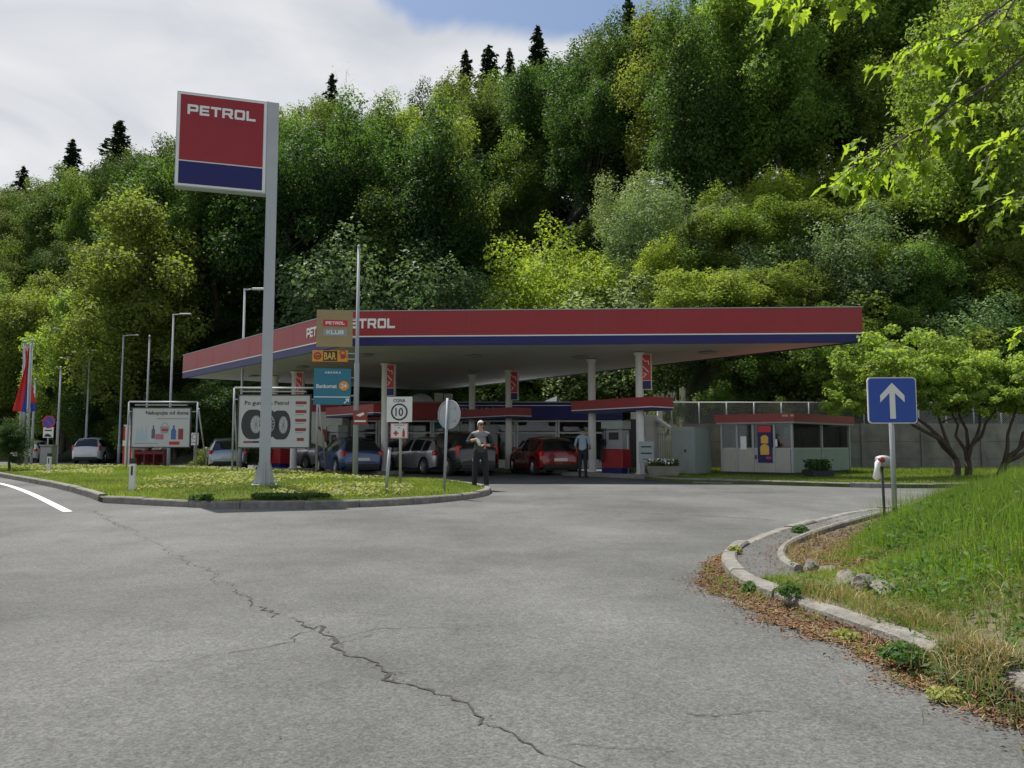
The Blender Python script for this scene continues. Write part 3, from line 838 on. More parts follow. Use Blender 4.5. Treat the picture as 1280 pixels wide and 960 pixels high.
M['leaf_dark'] = leafmat('leaf_dark', (0.040, 0.074, 0.018), (0.070, 0.112, 0.028))
M['leaf_mid'] = leafmat('leaf_mid', (0.076, 0.122, 0.026), (0.122, 0.174, 0.042))
M['leaf_fresh'] = leafmat('leaf_fresh', (0.120, 0.178, 0.034), (0.180, 0.240, 0.056))
M['leaf_yellow'] = leafmat('leaf_yellow', (0.165, 0.24, 0.034), (0.25, 0.32, 0.06), objvar=0.15)
M['leaf_silver'] = leafmat('leaf_silver', (0.135, 0.205, 0.085), (0.21, 0.285, 0.135), trans=0.3)
M['leaf_olive'] = leafmat('leaf_olive', (0.10, 0.150, 0.032), (0.155, 0.205, 0.05))
M['needle'] = leafmat('needle', (0.016, 0.038, 0.018), (0.030, 0.058, 0.026), trans=0.2, objvar=0.2)
M['leaf_maple'] = leafmat('leaf_maple', (0.15, 0.245, 0.025), (0.24, 0.335, 0.045), trans=0.6, tboost=1.6, objvar=0.0)
M['leaf_acer'] = leafmat('leaf_acer', (0.165, 0.255, 0.05), (0.25, 0.345, 0.08), trans=0.5, objvar=0.0)
M['leaf_hedge'] = leafmat('leaf_hedge', (0.045, 0.10, 0.025), (0.08, 0.15, 0.04), objvar=0.2)

def decid_proto(seed, h, cr, mat, nleaf=11000, leaf=0.30, ncl=44, low=-0.95, base=0.10, bark='bark', cw=(0.2, 0.34), core=.25):
    rng = np.random.default_rng(seed); rr = random.Random(seed)
    cz = h * (base + (1 - base) / 2); rz = h * (1 - base) / 2
    V, F, C = clump_crown(rng, (0, 0, cz), (cr, cr, rz), ncl, nleaf, leaf, cw, low=low, core=core)
    # a few trailing twigs reach past the crown so that its edge is uneven
    cm = mesh_np('crown', V, F, M[mat])
    tm = trunk_mesh(rr, h, 0.022 * h * .7, C, 0.5, 12, 0.8, bark)
    return tm, cm
def conifer_proto(seed, h, r, mat='needle', tiers=34, bough=13):
    rng = np.random.default_rng(seed); PP = []; NN = []
    mb = MB(); mb.tube([(0, 0, -.6), (0, 0, h * .5), (0, 0, h * .99)], [.018 * h, .011 * h, .01], 7)
    for k in range(tiers):
        t = k / (tiers - 1); z = h * (0.10 + 0.88 * t); rt = r * (1 - t) ** 0.8 * rng.uniform(.6, 1.2) + .22
        nb_ = max(4, int(bough * (1 - t * .55)))
        a0 = rng.uniform(0, 6.28)
        for b in range(nb_):
            a = a0 + 2 * PI * b / nb_ + rng.uniform(-.25, .25); L_ = rt * rng.uniform(.45, 1.2)
            m = max(7, int(26 * L_))
            u = rng.uniform(0.08, 1, m) ** .8
            side = rng.normal(size=m) * .16 * L_ * (1.1 - u * .8)
            zz = z - 0.30 * L_ * u + 0.16 * L_ * u ** 3 - np.abs(rng.normal(size=m)) * .28 + rng.uniform(-.2, .2)
            P = np.stack([np.cos(a) * u * L_ - np.sin(a) * side, np.sin(a) * u * L_ + np.cos(a) * side, zz], 1)
            PP.append(P); NN.append(np.stack([np.cos(a) * .35 + rng.normal(size=m) * .4, np.sin(a) * .35 + rng.normal(size=m) * .4, np.full(m, .9)], 1))
            if k % 2 == 0: mb.tube([(0, 0, z), (math.cos(a) * L_ * .5, math.sin(a) * L_ * .5, z - .13 * L_), (math.cos(a) * L_ * .95, math.sin(a) * L_ * .95, z - .16 * L_)], [.035, .022, .006], 4)
    P = np.concatenate(PP); V, F = leaf_quads(P, np.concatenate(NN), 0.46, rng, .42, .05)
    return mb.mesh('trunk', M['bark']), mesh_np('crown', V, F, M[mat])
def bare_proto(seed, h):
    rr = random.Random(seed); mb = MB(); rng = np.random.default_rng(seed); tips = []
    def grow(p, d, L_, r_, lev):
        q = [p]; rad = [r_]
        for k in range(3):
            d = (d + Vector((rr.uniform(-1, 1), rr.uniform(-1, 1), rr.uniform(-.2, .6))) * .18).normalized()
            p = p + d * L_ / 3; q.append(p); rad.append(r_ * (1 - .25 * (k + 1)))
        mb.tube(q, rad, 5 if lev < 2 else 3)
        if lev < 5:
            for _ in range(3 if lev < 4 else 2):
                nd = (d + Vector((rr.uniform(-1, 1), rr.uniform(-1, 1), rr.uniform(-.3, .7))) * .8).normalized()
                grow(q[rr.choice([1, 2, 3])], nd, L_ * rr.uniform(.6, .8), max(.012, rad[2] * .6), lev + 1)
        else: tips.append(p)
    grow(Vector((0, 0, -.5)), Vector((0, 0, 1)), h * .42, .2, 0)
    T = np.array([tuple(t) for t in tips]); T = np.repeat(T, 3, 0) + rng.normal(size=(len(T) * 3, 3)) * .3
    V, F = leaf_quads(T, rng.normal(size=T.shape), .16, rng)
    return mb.mesh('trunk', M['palebark']), mesh_np('crown', V, F, M['leaf_olive'])

PROTO = {}
def P_(k, v): PROTO.setdefault(k, []).append(v)
for s in range(3): P_('dark', decid_proto(10 + s, 17, 3.7, 'leaf_dark', 40000, 0.19, 90, cw=(.13, .34), base=(.08, .26, .14)[s]))
for s in range(4): P_('mid', decid_proto(20 + s, 16.5, 3.6, 'leaf_mid', 40000, 0.185, 86, cw=(.13, .34), base=(.08, .30, .16, .34)[s]))
for s in range(3): P_('fresh', decid_proto(30 + s, 15, 3.5, 'leaf_fresh', 38000, 0.18, 80, cw=(.12, .32), base=(.1, .3, .2)[s]))
for s in range(2): P_('olive', decid_proto(40 + s, 15, 3.8, 'leaf_olive', 20000, 0.17, 60, core=.4, cw=(.16, .28), bark='palebark'))
for s in range(2): P_('silver', decid_proto(50 + s, 6.5, 2.8, 'leaf_silver', 17000, 0.12, 50, base=.05))
for s in range(2): P_('yellow', decid_proto(60 + s, 7.5, 3.2, 'leaf_yellow', 17000, 0.13, 60, base=.06, bark='palebark', cw=(.16, .3), core=.4))
for s in range(2): P_('shrub', decid_proto(70 + s, 3.6, 2.0, 'leaf_mid', 6000, 0.14, 30, base=.0))
for s in range(2): P_('oliveshrub', decid_proto(75 + s, 3.2, 1.8, 'leaf_olive', 5000, 0.13, 30, base=.0))
for s in range(3): P_('conifer', conifer_proto(80 + s, 19, 3.9))
P_('bare', bare_proto(90, 15))

def plant_tree(kind, x, y, z, h, rz, name, label, cat, group, wide=1.0, parts=('trunk', 'crown')):
    tm, cm = PROTO[kind][random.Random(int(x * 97 + y * 31)).randrange(len(PROTO[kind]))]
    H = {'dark': 17, 'mid': 16.5, 'fresh': 15, 'olive': 15, 'silver': 6.5, 'yellow': 7.5, 'shrub': 3.6, 'oliveshrub': 3.2, 'conifer': 19, 'bare': 15}[kind]
    t = thing(name, label, cat, (x, y, z), rz, group)
    s = h / H; t.scale = (s * wide, s * wide, s)
    link(parts[0], tm, t); link(parts[1], cm, t)
    return t
FG = 'leafy trees of the hillside wood'
FLAB = {'dark': ('broadleaf_tree', 'dark green broadleaf tree in the dense wood behind the station'),
        'mid': ('broadleaf_tree', 'mid green broadleaf tree in the dense wood behind the station'),
        'fresh': ('broadleaf_tree', 'fresh light green broadleaf tree in the dense wood behind the station'),
        'olive': ('broadleaf_tree', 'thin olive green tree with sparse leaves on the wooded slope')}
FGRP = {'dark': 'dark green trees of the wood', 'mid': 'mid green trees of the wood', 'fresh': 'light green trees of the wood', 'olive': 'sparse olive trees of the wood'}
rt = random.Random(11)
spots = []
d = 2.0
while d < 60:
    step = 5.5 + d * 0.055
    x = -100 + rt.uniform(0, 3)
    while x < 52:
        xx = x + rt.uniform(-1.5, 1.5); yy = float(foot(xx)) + d + rt.uniform(-1.4, 1.4)
        x += step
        if abs(xx) > 0.70 * yy + 7: continue
        spots.append((xx, yy, d))
    d += step * 0.95
NTREE = 0
def sky_y(px): return float(np.interp(px, [-100, 0, 60, 120, 170, 215, 350, 400, 440, 500, 560, 650, 690, 740, 800, 900, 1100], [225, 226, 236, 214, 190, 168, 148, 122, 132, 120, 95, 84, 48, 22, -5, -60, -160]))
for xx, yy, d in spots:
    px = 640 + xx / yy * 960
    if xx > 6 and d < 7: continue                       # shrubs stand there instead
    if 255 < px < 960 and d < 3: continue
    # the crest is visible only where nothing taller stands before it: the rear rows are thinned
    if d > 44 and rt.random() < 0.3: continue
    h = rt.uniform(14.0, 20.0) 
    if xx > 8: h *= 0.92
    if px < 150 and d < 16: h *= 0.66
    if 610 < px < 1120 and d < 13: continue
    if 400 < px <= 610 and d < 7: continue
    k = rt.choices(['dark', 'mid', 'fresh', 'olive'], [5, 5, 2, 1])[0]
    if px > 830: k = rt.choices(['dark', 'mid', 'fresh', 'olive'], [2, 4, 4, 3])[0]
    if px < 260 and d < 14: k = rt.choices(['fresh', 'olive', 'mid'], [5, 2, 2])[0]
    if 200 < px < 640 and d < 22 and rt.random() < .75: k = 'dark'
    if px < 330 and d > 12: k = rt.choice(['dark', 'dark', 'mid'])
    if 640 < px < 900 and d > 13 and rt.random() < .5: k = 'dark'
    tg = at(px, sky_y(px) + rt.uniform(-30, 8) - (12 if 540 < px < 820 else 0), yy).z - hill_z(xx, yy)
    if d > 24: h = min(max(h, tg - 4), 24)
    h = min(h, tg)
    if h < 6: continue
    plant_tree(k, xx, yy, hill_z(xx, yy) - .3, h, rt.uniform(0, 6.28), FLAB[k][0], FLAB[k][1], 'tree', FGRP[k], rt.uniform(.85, 1.15)); NTREE += 1
print('TREES', NTREE)
# ---------------------------------------------------------------- single trees and shrubs one can tell apart
def hz_tree(kind, px, top, Y, name, label, cat, wide=1.0, group=None, hmin=2.0):
    p = at(px, top, Y); z = hill_z(p.x, Y) - 0.2
    h = max(hmin, p.z - z)
    return plant_tree(kind, p.x, Y, z, h, (px * 1.7) % 6.28, name, label, cat, group, wide)
for px, top, Y, wd, lab in ((582, 58, 101, .85, 'dark spruce tip on the skyline, left of the tallest spruce of a close trio'), (611, 52, 100, 1.05, 'tallest dark spruce in the close trio on the skyline above the canopy'),
                            (637, 58, 103, .8, 'dark spruce tip on the skyline, right of the tallest spruce of a close trio'), (672, 30, 92, 1.0, 'dark spruce beside the big green tree rising at mid skyline'),
                            (415, 90, 96, 1.0, 'lone dark spruce on the skyline just right of the tall red sign'), (150, 148, 112, 1.5, 'broad dark spruce on the skyline left of the tall red sign'),
                            (91, 170, 114, 1.1, 'small pointed dark spruce low on the left skyline'), (30, 204, 112, 1.1, 'short dark spruce at the far left end of the skyline'),
                            (866, -10, 88, .75, 'thin dark spruce poking into the sky at the top of the slope'), (786, -12, 86, .85, 'dark spruce top behind the highest leafy crowns'),
                            (915, -30, 74, .9, 'tall dark spruce standing among the leafy trees at upper right')):
    hz_tree('conifer', px, top, Y, 'spruce_tree', lab, 'tree', wd * 1.1, 'spruces on the skyline')
for px, top, Y, wd, lab in ((468, 118, 92, 1.1, 'bare grey twiggy tree on the skyline right of the lone spruce'), (820, 40, 80, 1.0, 'thin half bare tree among the crowns at the top of the slope')):
    hz_tree('bare', px, top, Y, 'bare_tree', lab, 'tree', wd, 'half bare trees on the skyline')
for k, px, top, Y, wd, lab in (('silver', 455, 283, 51, 1.15, 'rounded pale green tree standing against dark wood above the canopy corner'),
                         ('silver', 520, 350, 50, 1.2, 'low silvery shrub above the canopy roof, next to the rounded pale tree'),
                         ('silver', 580, 330, 51.5, 1.1, 'silver green bush above the canopy roof, left of the yellow trees'),
                         ('yellow', 668, 272, 51, 1.0, 'yellow green tree with thin twigs, the smaller of two above the canopy roof'),
                         ('yellow', 778, 245, 52, 1.15, 'wide yellow green tree, the larger of two above the canopy roof'),
                         ('yellow', 845, 262, 50, .9, 'yellow green young tree right of the wide yellow tree'),
                         ('silver', 880, 268, 44, 1.0, 'silvery leafed tree above the right half of the canopy roof'),
                         ('silver', 950, 300, 41, 1.1, 'silvery grey bushy tree close behind the right end of the canopy'),
                         ('yellow', 962, 196, 47, 1.0, 'light yellow green tree on the slope above the silvery trees'),
                         ('yellow', 1040, 182, 48, 1.05, 'pale yellow green tree high on the slope behind the maple branch'),
                         ('fresh', 1130, 205, 44, .9, 'fresh green round tree on the slope behind the blue arrow sign'),
                         ('silver', 1075, 262, 40, 1.2, 'grey green tree behind the kiosk'),
                         ('mid', 1215, 225, 41, .95, 'mid green tree on the slope at the right behind the arching maple'),
                         ('mid', 1000, 330, 38.5, 1.5, 'dense dark green bushy tree right behind the fence above the kiosk'),
                         ('mid', 1150, 300, 38, 1.3, 'dense green bushy tree above the wall at the right'),
                         ('mid', 1270, 290, 37, 1.3, 'dense green bushy tree above the wall at the right edge')):
    hz_tree(k, px, top, Y, {'silver': 'silver_tree', 'yellow': 'young_tree', 'fresh': 'broadleaf_tree', 'mid': 'bushy_tree'}[k], lab, 'tree', wd, 'trees at the foot of the slope')
for k, px, top, Y, wd, lab in (('yellow', 726, 300, 48.5, 1.1, 'yellow green shrub tree between the two bigger yellow trees'), ('silver', 812, 318, 46, 1.2, 'silver green bushy tree behind the middle of the canopy roof'),
                         ('silver', 765, 352, 45.5, 1.4, 'low silvery bush below the wide yellow green tree'), ('mid', 850, 330, 44, 1.5, 'dense green bush behind the canopy roof beside the silvery trees'),
                         ('yellow', 905, 232, 47, 1.0, 'yellow green tree above the silvery trees, left of the pale high one'), ('silver', 1010, 268, 43, 1.2, 'grey green bushy tree above the right end of the canopy'),
                         ('fresh', 1180, 262, 41, 1.1, 'light green bushy tree above the arching maples'), ('yellow', 1085, 225, 46, 1.0, 'yellow green slender tree on the slope left of the fresh green round tree')):
    hz_tree(k, px, top, Y, {'silver': 'silver_tree', 'yellow': 'young_tree', 'fresh': 'broadleaf_tree', 'mid': 'bushy_tree'}[k], lab, 'tree', wd, 'trees at the foot of the slope')
rs = random.Random(5)
ry = random.Random(21)
YL = {'silver': ('young_tree', 'silvery green young tree in the thicket on the slope'), 'yellow': ('young_tree', 'yellow green young tree in the thicket on the slope'), 'fresh': ('young_tree', 'light green young tree in the thicket on the slope'), 'mid': ('young_tree', 'mid green young tree in the thicket on the slope')}
for d_ in (2.2, 5.0, 8.0, 11.0, 14.0):
    x = -3.0
    while x < 40:
        x += ry.uniform(2.3, 3.9); yy = float(foot(x)) + d_ + ry.uniform(-1.1, 1.1)
        if 3.2 < x < 8.2: yy = max(yy, 41 + d_)
        if x > .68 * yy + 2: continue
        if x < 2 and d_ > 8: continue
        px = 640 + x / yy * 960
        k = ry.choices(['silver', 'yellow', 'fresh', 'mid'], [3, 3, 4, 2] if px < 1120 else [2, 1, 3, 5])[0]
        h = ry.uniform(3.6, 6.4) * (1 if d_ > 3 else .75)
        plant_tree(k, x, yy, hill_z(x, yy) - .3, h, ry.uniform(0, 6.28), YL[k][0], YL[k][1], 'tree', k + ' young trees of the slope thicket', ry.uniform(1.0, 1.3) * (1.0 if k in ('silver', 'yellow') else 1.6))
SG = 'shrubs of the undergrowth'
def shrub(kind, x, y, h, wide=1.2, z=None):
    nm, lb = {'shrub': ('shrub', 'green leafy shrub in the undergrowth of the wood'), 'oliveshrub': ('shrub', 'olive yellow shrub in the undergrowth of the wood'),
              'dark': ('shrub', 'dark green undergrowth bush under the trees')}[kind]
    plant_tree(kind, x, y, hill_z(x, y) - .25 if z is None else z, h, rs.uniform(0, 6.28), nm, lb, 'shrub', nm + 's ' + kind + ' of the undergrowth', wide)
NS = 0
for d, st in ((0.9, 1.9), (3.2, 2.6), (7, 3.6), (12, 4.8), (19, 6.5)):
    x = -80
    while x < 42:
        x += st * rs.uniform(.8, 1.25)
        y = float(foot(x)) + d + rs.uniform(-.9, .9)
        if abs(x) > .7 * y + 2: continue
        px = 640 + x / y * 960
        if d < 2 and 7.5 < x: y += .6
        if 3 < x < 8.5: y = max(y, 41.5 + rs.uniform(0, 5)) if x < 6.6 else y
        k = rs.choice(['dark', 'dark', 'shrub']) if px < 560 else rs.choice(['shrub', 'shrub', 'oliveshrub'])
        h = rs.uniform(2.4, 4.6) if not (x > 6 and d < 2) else rs.uniform(.9, 1.7)
        if k == 'dark': shrub(k, x, y, h * 1.2, 2.1)
        else: shrub(k, x, y, h, 1.25)
        NS += 1
print('SHRUBS', NS)

# ---------------------------------------------------------------- the filling station canopy
UD = Vector((-.632, .775, 0)); UA = math.atan2(UD.y, UD.x)
ZB = 4.45
cA, cB, cC, cD = on_z(1079, 428, ZB), on_z(430, 432, ZB), on_z(228, 473, ZB), on_z(541, 489, ZB)
print('canopy', cA, cB, cC, cD)
FH = 1.12
can = thing('forecourt_canopy', 'large flat petrol station canopy with red and blue edge and white underside', 'canopy', (cB.x, cB.y, zr(0, 30)))
oz = zr(0, 30)
loc = [c - Vector((cB.x, cB.y, oz)) for c in (cB, cA, cD, cC)]          # seen from above, counter-clockwise
zb = ZB - oz
def band(mb, z0, z1, outset, th=0.10, top_extra=0.0):
    n = 4; C = sum(loc, Vector((0, 0, 0))) / 4
    def off(o):
        res = []
        for i in range(4):
            a, b, c = loc[i - 1], loc[i], loc[(i + 1) % 4]
            d1 = (b - a); d1.z = 0; d1.normalize(); d2 = (c - b); d2.z = 0; d2.normalize()
            n1 = Vector((d1.y, -d1.x, 0)); n2 = Vector((d2.y, -d2.x, 0))
            m = (n1 + n2); m = m / max(.3, m.dot(n1))
            res.append(b + m * o)
        return res
    O = off(outset); I = off(outset - th)
    for i in range(4):
        j = (i + 1) % 4
        q = [O[i], O[j], I[j], I[i]]
        vs = [(p.x, p.y, z0) for p in q] + [(p.x, p.y, z1) for p in q]
        mb.add(vs, [(3, 2, 1, 0), (4, 5, 6, 7), (0, 1, 5, 4), (2, 3, 7, 6), (1, 2, 6, 5), (3, 0, 4, 7)])
    return O
m = MB(); OUT = band(m, zb + .315, zb + FH, 0.0)
for a_, b_ in ((OUT[0], OUT[1]), (OUT[3], OUT[0])):
    d_ = (b_ - a_); L_ = d_.length; d_.normalize(); n_ = Vector((d_.y, -d_.x, 0))
    for k_ in range(1, int(L_ / 2.05)):
        q_ = a_ + d_ * (k_ * 2.05) + n_ * .0015
        m.box((q_.x, q_.y, zb + .315 + (FH - .315) / 2), (.014, .004, FH - .33), math.atan2(d_.y, d_.x), 1)
m.build('red_fascia', [M['red'], M['brownred']], can)
m = MB(); band(m, zb + .275, zb + .313, 0.012); m.build('white_stripe', M['letter'], can)
m = MB(); band(m, zb + .0, zb + .273, -0.004); m.build('blue_fascia', M['blue'], can)
m = MB(); band(m, zb + FH + .002, zb + FH + .03, 0.02, .16); m.build('roof_edge', M['galv'], can)
m = MB(); m.prism([(p.x, p.y) for p in [l * 0.985 + sum(loc, Vector((0, 0, 0))) * .00375 for l in loc]], zb + .03, zb + .12)
# shallow joints between the soffit sheets and recessed lamps stay part of the soffit
m.build('soffit', M['soffit'], can)
m = MB(); m.prism([((p * .9 + sum(loc, Vector((0, 0, 0))) * .025).x, (p * .9 + sum(loc, Vector((0, 0, 0))) * .025).y) for p in loc], zb + .75, zb + .8); m.build('roof_deck', M['grey'], can)
# lettering on both street sides
def letters_on(mb, a, b, dist, zc, h, body, width):
    a = Vector(a); b = Vector(b); d = (b - a); d.z = 0; d.normalize(); nrm = Vector((d.y, -d.x, 0))
    t = MB(); wide_caps(t, body, 0, 0, h, width, -0.02, 0.02)
    tf = Matrix(((d.x, -nrm.x, 0, 0), (d.y, -nrm.y, 0, 0), (0, 0, 1, 0), (0, 0, 0, 1)))
    base = a + d * dist + nrm * 0.006; base.z = zc
    mb.add([tf @ Vector(v) + base for v in t.v], t.f)
m = MB(); letters_on(m, OUT[0], OUT[1], 0.76, zb + .72, .32, 'PETROL', 1.80); m.build('lettering', M['letter'], can)
m = MB(); letters_on(m, OUT[3], OUT[0], (OUT[0] - OUT[3]).length - 1.95, zb + .70, .34, 'PETROL', 1.5); m.build('lettering', M['letter'], can)
# soffit lamps
def soffit_pt(s, t): return loc[0].lerp(loc[1], s).lerp(loc[3].lerp(loc[2], s), t)
for s, t in ((.15, .2), (.15, .5), (.15, .8), (.4, .2), (.4, .5), (.4, .8), (.65, .2), (.65, .5), (.85, .12)):
    p = soffit_pt(s, t); m = MB(); m.box((p.x, p.y, zb - .02), (.55, .35, .036), UA); m.build('soffit_lamp', M['grey'], can)
# columns, each with its pump sign
COLS = [(800, 26.8, 'far'), (740, 28.9, None), (636, 33.0, 'sign'), (590, 35.2, None), (481, 30.3, 'sign'), (368, 33.6, 'sign'), (343, 36.0, None)]
COLP = []
for px, Y, sg in COLS:
    X = (px - 640) / FPX * Y; COLP.append(Vector((X, Y, zr(X, Y))))
    lx, ly = X - cB.x, Y - cB.y
    m = MB(); m.lathe([(0.0, .12), (.20, .12), (.20, .17), (.145, .18), (.145, zb - .12), (.2, zb - .06), (.2, zb - .002)], (lx, ly, 0), 20)
    c = m.build('column', M['white'], can)
    if sg:
        s = MB(); d = Matrix.Translation((lx + .22, ly - .05, 0)) @ Matrix.Rotation(R(-14), 4, 'Z')
        b = MB(); b.box((0, 0, zb - .68), (.40, .16, 1.26)); s.add([d @ Vector(v) for v in b.v], b.f)
        sgn = s.build('pump_sign', M['white'], c)
        b = MB(); b.box((0, -.085, zb - .53), (.34, .02, .90)); s = MB(); s.add([d @ Vector(v) for v in b.v], b.f); s.build('sign_face', M['signred'], c)
        b = MB(); b.box((0, -.085, zb - 1.145), (.34, .02, .28)); s = MB(); s.add([d @ Vector(v) for v in b.v], b.f); s.build('blue_face', M['blue'], c)
        b = MB()                                                        # the white nozzle-and-hose mark
        zz = zb - .5
        for a_, e_, w_ in (((-.11, zz + .30), (.0, zz + .17), .028), ((.0, zz + .17), (.09, zz + .20), .024), ((.09, zz + .2), (.11, zz + .06), .024), ((-.10, zz + .02), (.10, zz - .20), .028), ((-.09, zz - .38), (.02, zz - .26), .03), ((.02, zz - .26), (-.10, zz - .22), .02)):
            b.bar((a_[0], -.098, a_[1]), (e_[0], -.098, e_[1]), .012, w_)
        s = MB(); s.add([d @ Vector(v) for v in b.v], b.f); s.build('sign_mark', M['letter'], c)

# pump islands with their low red roofs and dispensers
def lowroof(name, label, cx, cy, L_, W_, z0, z1):
    t = thing(name, label, 'pump roof', (cx, cy, 0), UA)
    m = MB(); m.box((0, 0, (z0 + .11 + z1) / 2), (L_, W_, z1 - z0 - .11)); m.build('red_band', M['red'], t)
    m = MB(); m.box((0, 0, z0 + .092), (L_ + .02, W_ + .02, .03)); m.build('white_stripe', M['letter'], t)
    m = MB(); m.box((0, 0, z0 + .035), (L_ - .02, W_ - .02, .076)); m.build('blue_band', M['blue'], t)
    return t
lowroof('pump_roof', 'low red pump roof with blue lower edge at the right pump island', COLP[0].x - .55, COLP[0].y + 1.0, 3.9, 1.15, 2.42, 2.86)
lowroof('pump_roof', 'low red pump roof over the middle pump island behind the red car', COLP[2].x - 1.25, COLP[2].y + 1.6, 5.6, 1.15, 2.36, 2.80)
lowroof('pump_roof', 'low red pump roof over the left pump island beside the blue hatchback', COLP[4].x - 1.3, COLP[4].y + 1.8, 4.2, 1.15, 2.40, 2.84)
def pisland(cx, cy, L_, label):
    t = MB(); t.box((0, 0, .06), (L_, 1.15, .16), 0, 0, None, .05)
    o = t.build('pump_island', M['concrete'], None, (cx, cy, zr(cx, cy)), UA); tag(o, label, 'pump island', 'raised concrete pump islands'); return o
pisland(COLP[0].x - .75, COLP[0].y + 1.0, 4.6, 'raised concrete pump island with the two right-hand columns')
pisland(COLP[2].x - 1.1, COLP[2].y + 1.4, 5.2, 'raised concrete pump island with the column behind the red car')
pisland(COLP[4].x - 1.1, COLP[4].y + 1.4, 4.6, 'raised concrete pump island beside the blue hatchback')
pisland(COLP[5].x - .6, COLP[5].y + .9, 4.2, 'raised concrete pump island behind the tyre billboard')
def dispenser(x, y, label, rot=UA):
    z = zr(x, y) + .14
    t = thing('fuel_dispenser', label, 'fuel pump', (x, y, z), rot, 'fuel dispensers on the pump islands')
    m = MB(); m.box((0, 0, .09), (1.0, .46, .18)); m.build('base', M['blue'], t)
    m = MB(); m.box((0, 0, .52), (1.02, .50, .66), 0, 0, None, .03); m.build('lower_panel', M['red'], t)
    m = MB(); m.box((0, 0, 1.2), (.94, .44, .68), 0, 0, None, .03); m.build('cabinet', M['grey'], t)
    m = MB(); m.box((0, 0, 1.72), (1.04, .5, .30), 0, 0, None, .03); m.build('header', M['sage'], t)
    for sy in (-1, 1):
        m = MB(); m.box((-.1, sy * .225, 1.32), (.46, .02, .26)); m.build('display', M['black'], t)
        for k in range(3):
            x0 = .26 + k * .085
            m = MB(); m.tube([(x0, sy * .25, 1.0), (x0, sy * .30, 1.18), (x0, sy * .36, 1.22)], [.022, .03, .016], 6)
            m.tube([(x0, sy * .26, 1.0), (x0 + .03, sy * .36, .55), (x0 + .05, sy * .36, .38), (x0 + .02, sy * .30, .5), (x0, sy * .26, 1.62)], .013, 6)
            m.build('nozzle', M['black'], t)
    return t
dispenser(COLP[0].x - .72, COLP[0].y + .95, 'fuel dispenser with red lower panel between the two right-hand columns')
dispenser(COLP[2].x - .95, COLP[2].y + 1.25, 'fuel dispenser at the column behind the red car')
dispenser(COLP[4].x - 2.6, COLP[4].y + 3.3, 'fuel dispenser beyond the blue hatchback')
dispenser(COLP[5].x - .9, COLP[5].y + 1.1, 'fuel dispenser behind the tyre billboard')
# tall payment cabinet and refuse column on the right island
p = at(781, 580, 27.6); t = thing('payment_terminal', 'slim white and grey payment cabinet beside the red fuel dispenser', 'terminal', (p.x, p.y, zr(p.x, p.y)), R(-20))
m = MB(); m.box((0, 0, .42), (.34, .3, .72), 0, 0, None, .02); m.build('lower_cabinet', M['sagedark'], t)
m = MB(); m.box((0, 0, 1.16), (.30, .26, .74), 0, 0, None, .02); m.build('upper_cabinet', M['white'], t)
m = MB(); m.box((0, -.14, 1.3), (.2, .02, .2)); m.build('screen', M['black'], t)
# notice panel on a stand by the right column
p = at(808, 580, 26.2); t = thing('notice_board', 'grey upright notice panel with two dark lines of text beside the right column', 'notice board', (p.x, p.y, zr(p.x, p.y)), R(-6))
m = MB(); m.box((0, 0, .90), (.50, .05, .72)); m.build('panel', M['sage'], t)
m = MB()
for z_, w_ in ((1.08, .34), (.86, .36), (.66, .28)): m.box((0, -.028, z_), (w_, .008, .045 if z_ > .7 else .02))
m.build('text_lines', M['black'], t)
for s in (-.18, .18):
    m = MB(); m.box((s, .04, .28), (.05, .04, .56)); m.build('leg', M['galv'], t)
# concrete planter with flowers
def planter(px, Y, label, L_, H_, W_, rz, mat, flowers, leaf, hh):
    p = at(px, 590, Y); z = zr(p.x, p.y) if p.x < 4.6 else .17
    t = thing('planter', label, 'planter', (p.x, p.y, z), rz)
    m = MB(); s = .82
    vs = [(x * L_ / 2 * k, y * W_ / 2 * k, zz) for zz, k in ((0, s), (H_, 1)) for x, y in ((-1, -1), (1, -1), (1, 1), (-1, 1))] + [(x * (L_ / 2 - .05), y * (W_ / 2 - .05), zz) for zz in (H_, H_ - .06) for x, y in ((-1, -1), (1, -1), (1, 1), (-1, 1))]
    m.add(vs, [(3, 2, 1, 0), (0, 1, 5, 4), (1, 2, 6, 5), (2, 3, 7, 6), (3, 0, 4, 7)] + [(4 + i, 4 + (i + 1) % 4, 8 + (i + 1) % 4, 8 + i) for i in range(4)] + [(8 + i, 8 + (i + 1) % 4, 12 + (i + 1) % 4, 12 + i) for i in range(4)] + [(12, 13, 14, 15)])
    m.build('tub', M[mat], t)
    rng = np.random.default_rng(int(px))
    n = 900
    P = np.stack([rng.uniform(-.46, .46, n) * L_, rng.uniform(-.42, .42, n) * W_, H_ + rng.random(n) ** 1.4 * hh], 1)
    V, F = leaf_quads(P, rng.normal(size=(n, 3)) + [0, 0, .5], .07, rng); link('foliage', mesh_np('foliage', V, F, M[leaf]), t)
    if flowers:
        n = 160; P = np.stack([rng.uniform(-.42, .3, n) * L_, rng.uniform(-.42, .42, n) * W_, H_ + hh * rng.uniform(.5, 1.1, n)], 1)
        V, F = leaf_quads(P, rng.normal(size=(n, 3)) + [0, -.5, .8], .07, rng, .9); link('flowers', mesh_np('flowers', V, F, M['letter']), t)
planter(829, 25.6, 'tapered concrete planter with white flowers next to the right column', 1.1, .36, .6, R(-6), 'concrete', True, 'leaf_fresh', .2)
planter(1023, 24.2, 'dark planter overflowing with green plants in front of the kiosk side', .9, .26, .5, R(20), 'darkmetal', False, 'leaf_hedge', .34)

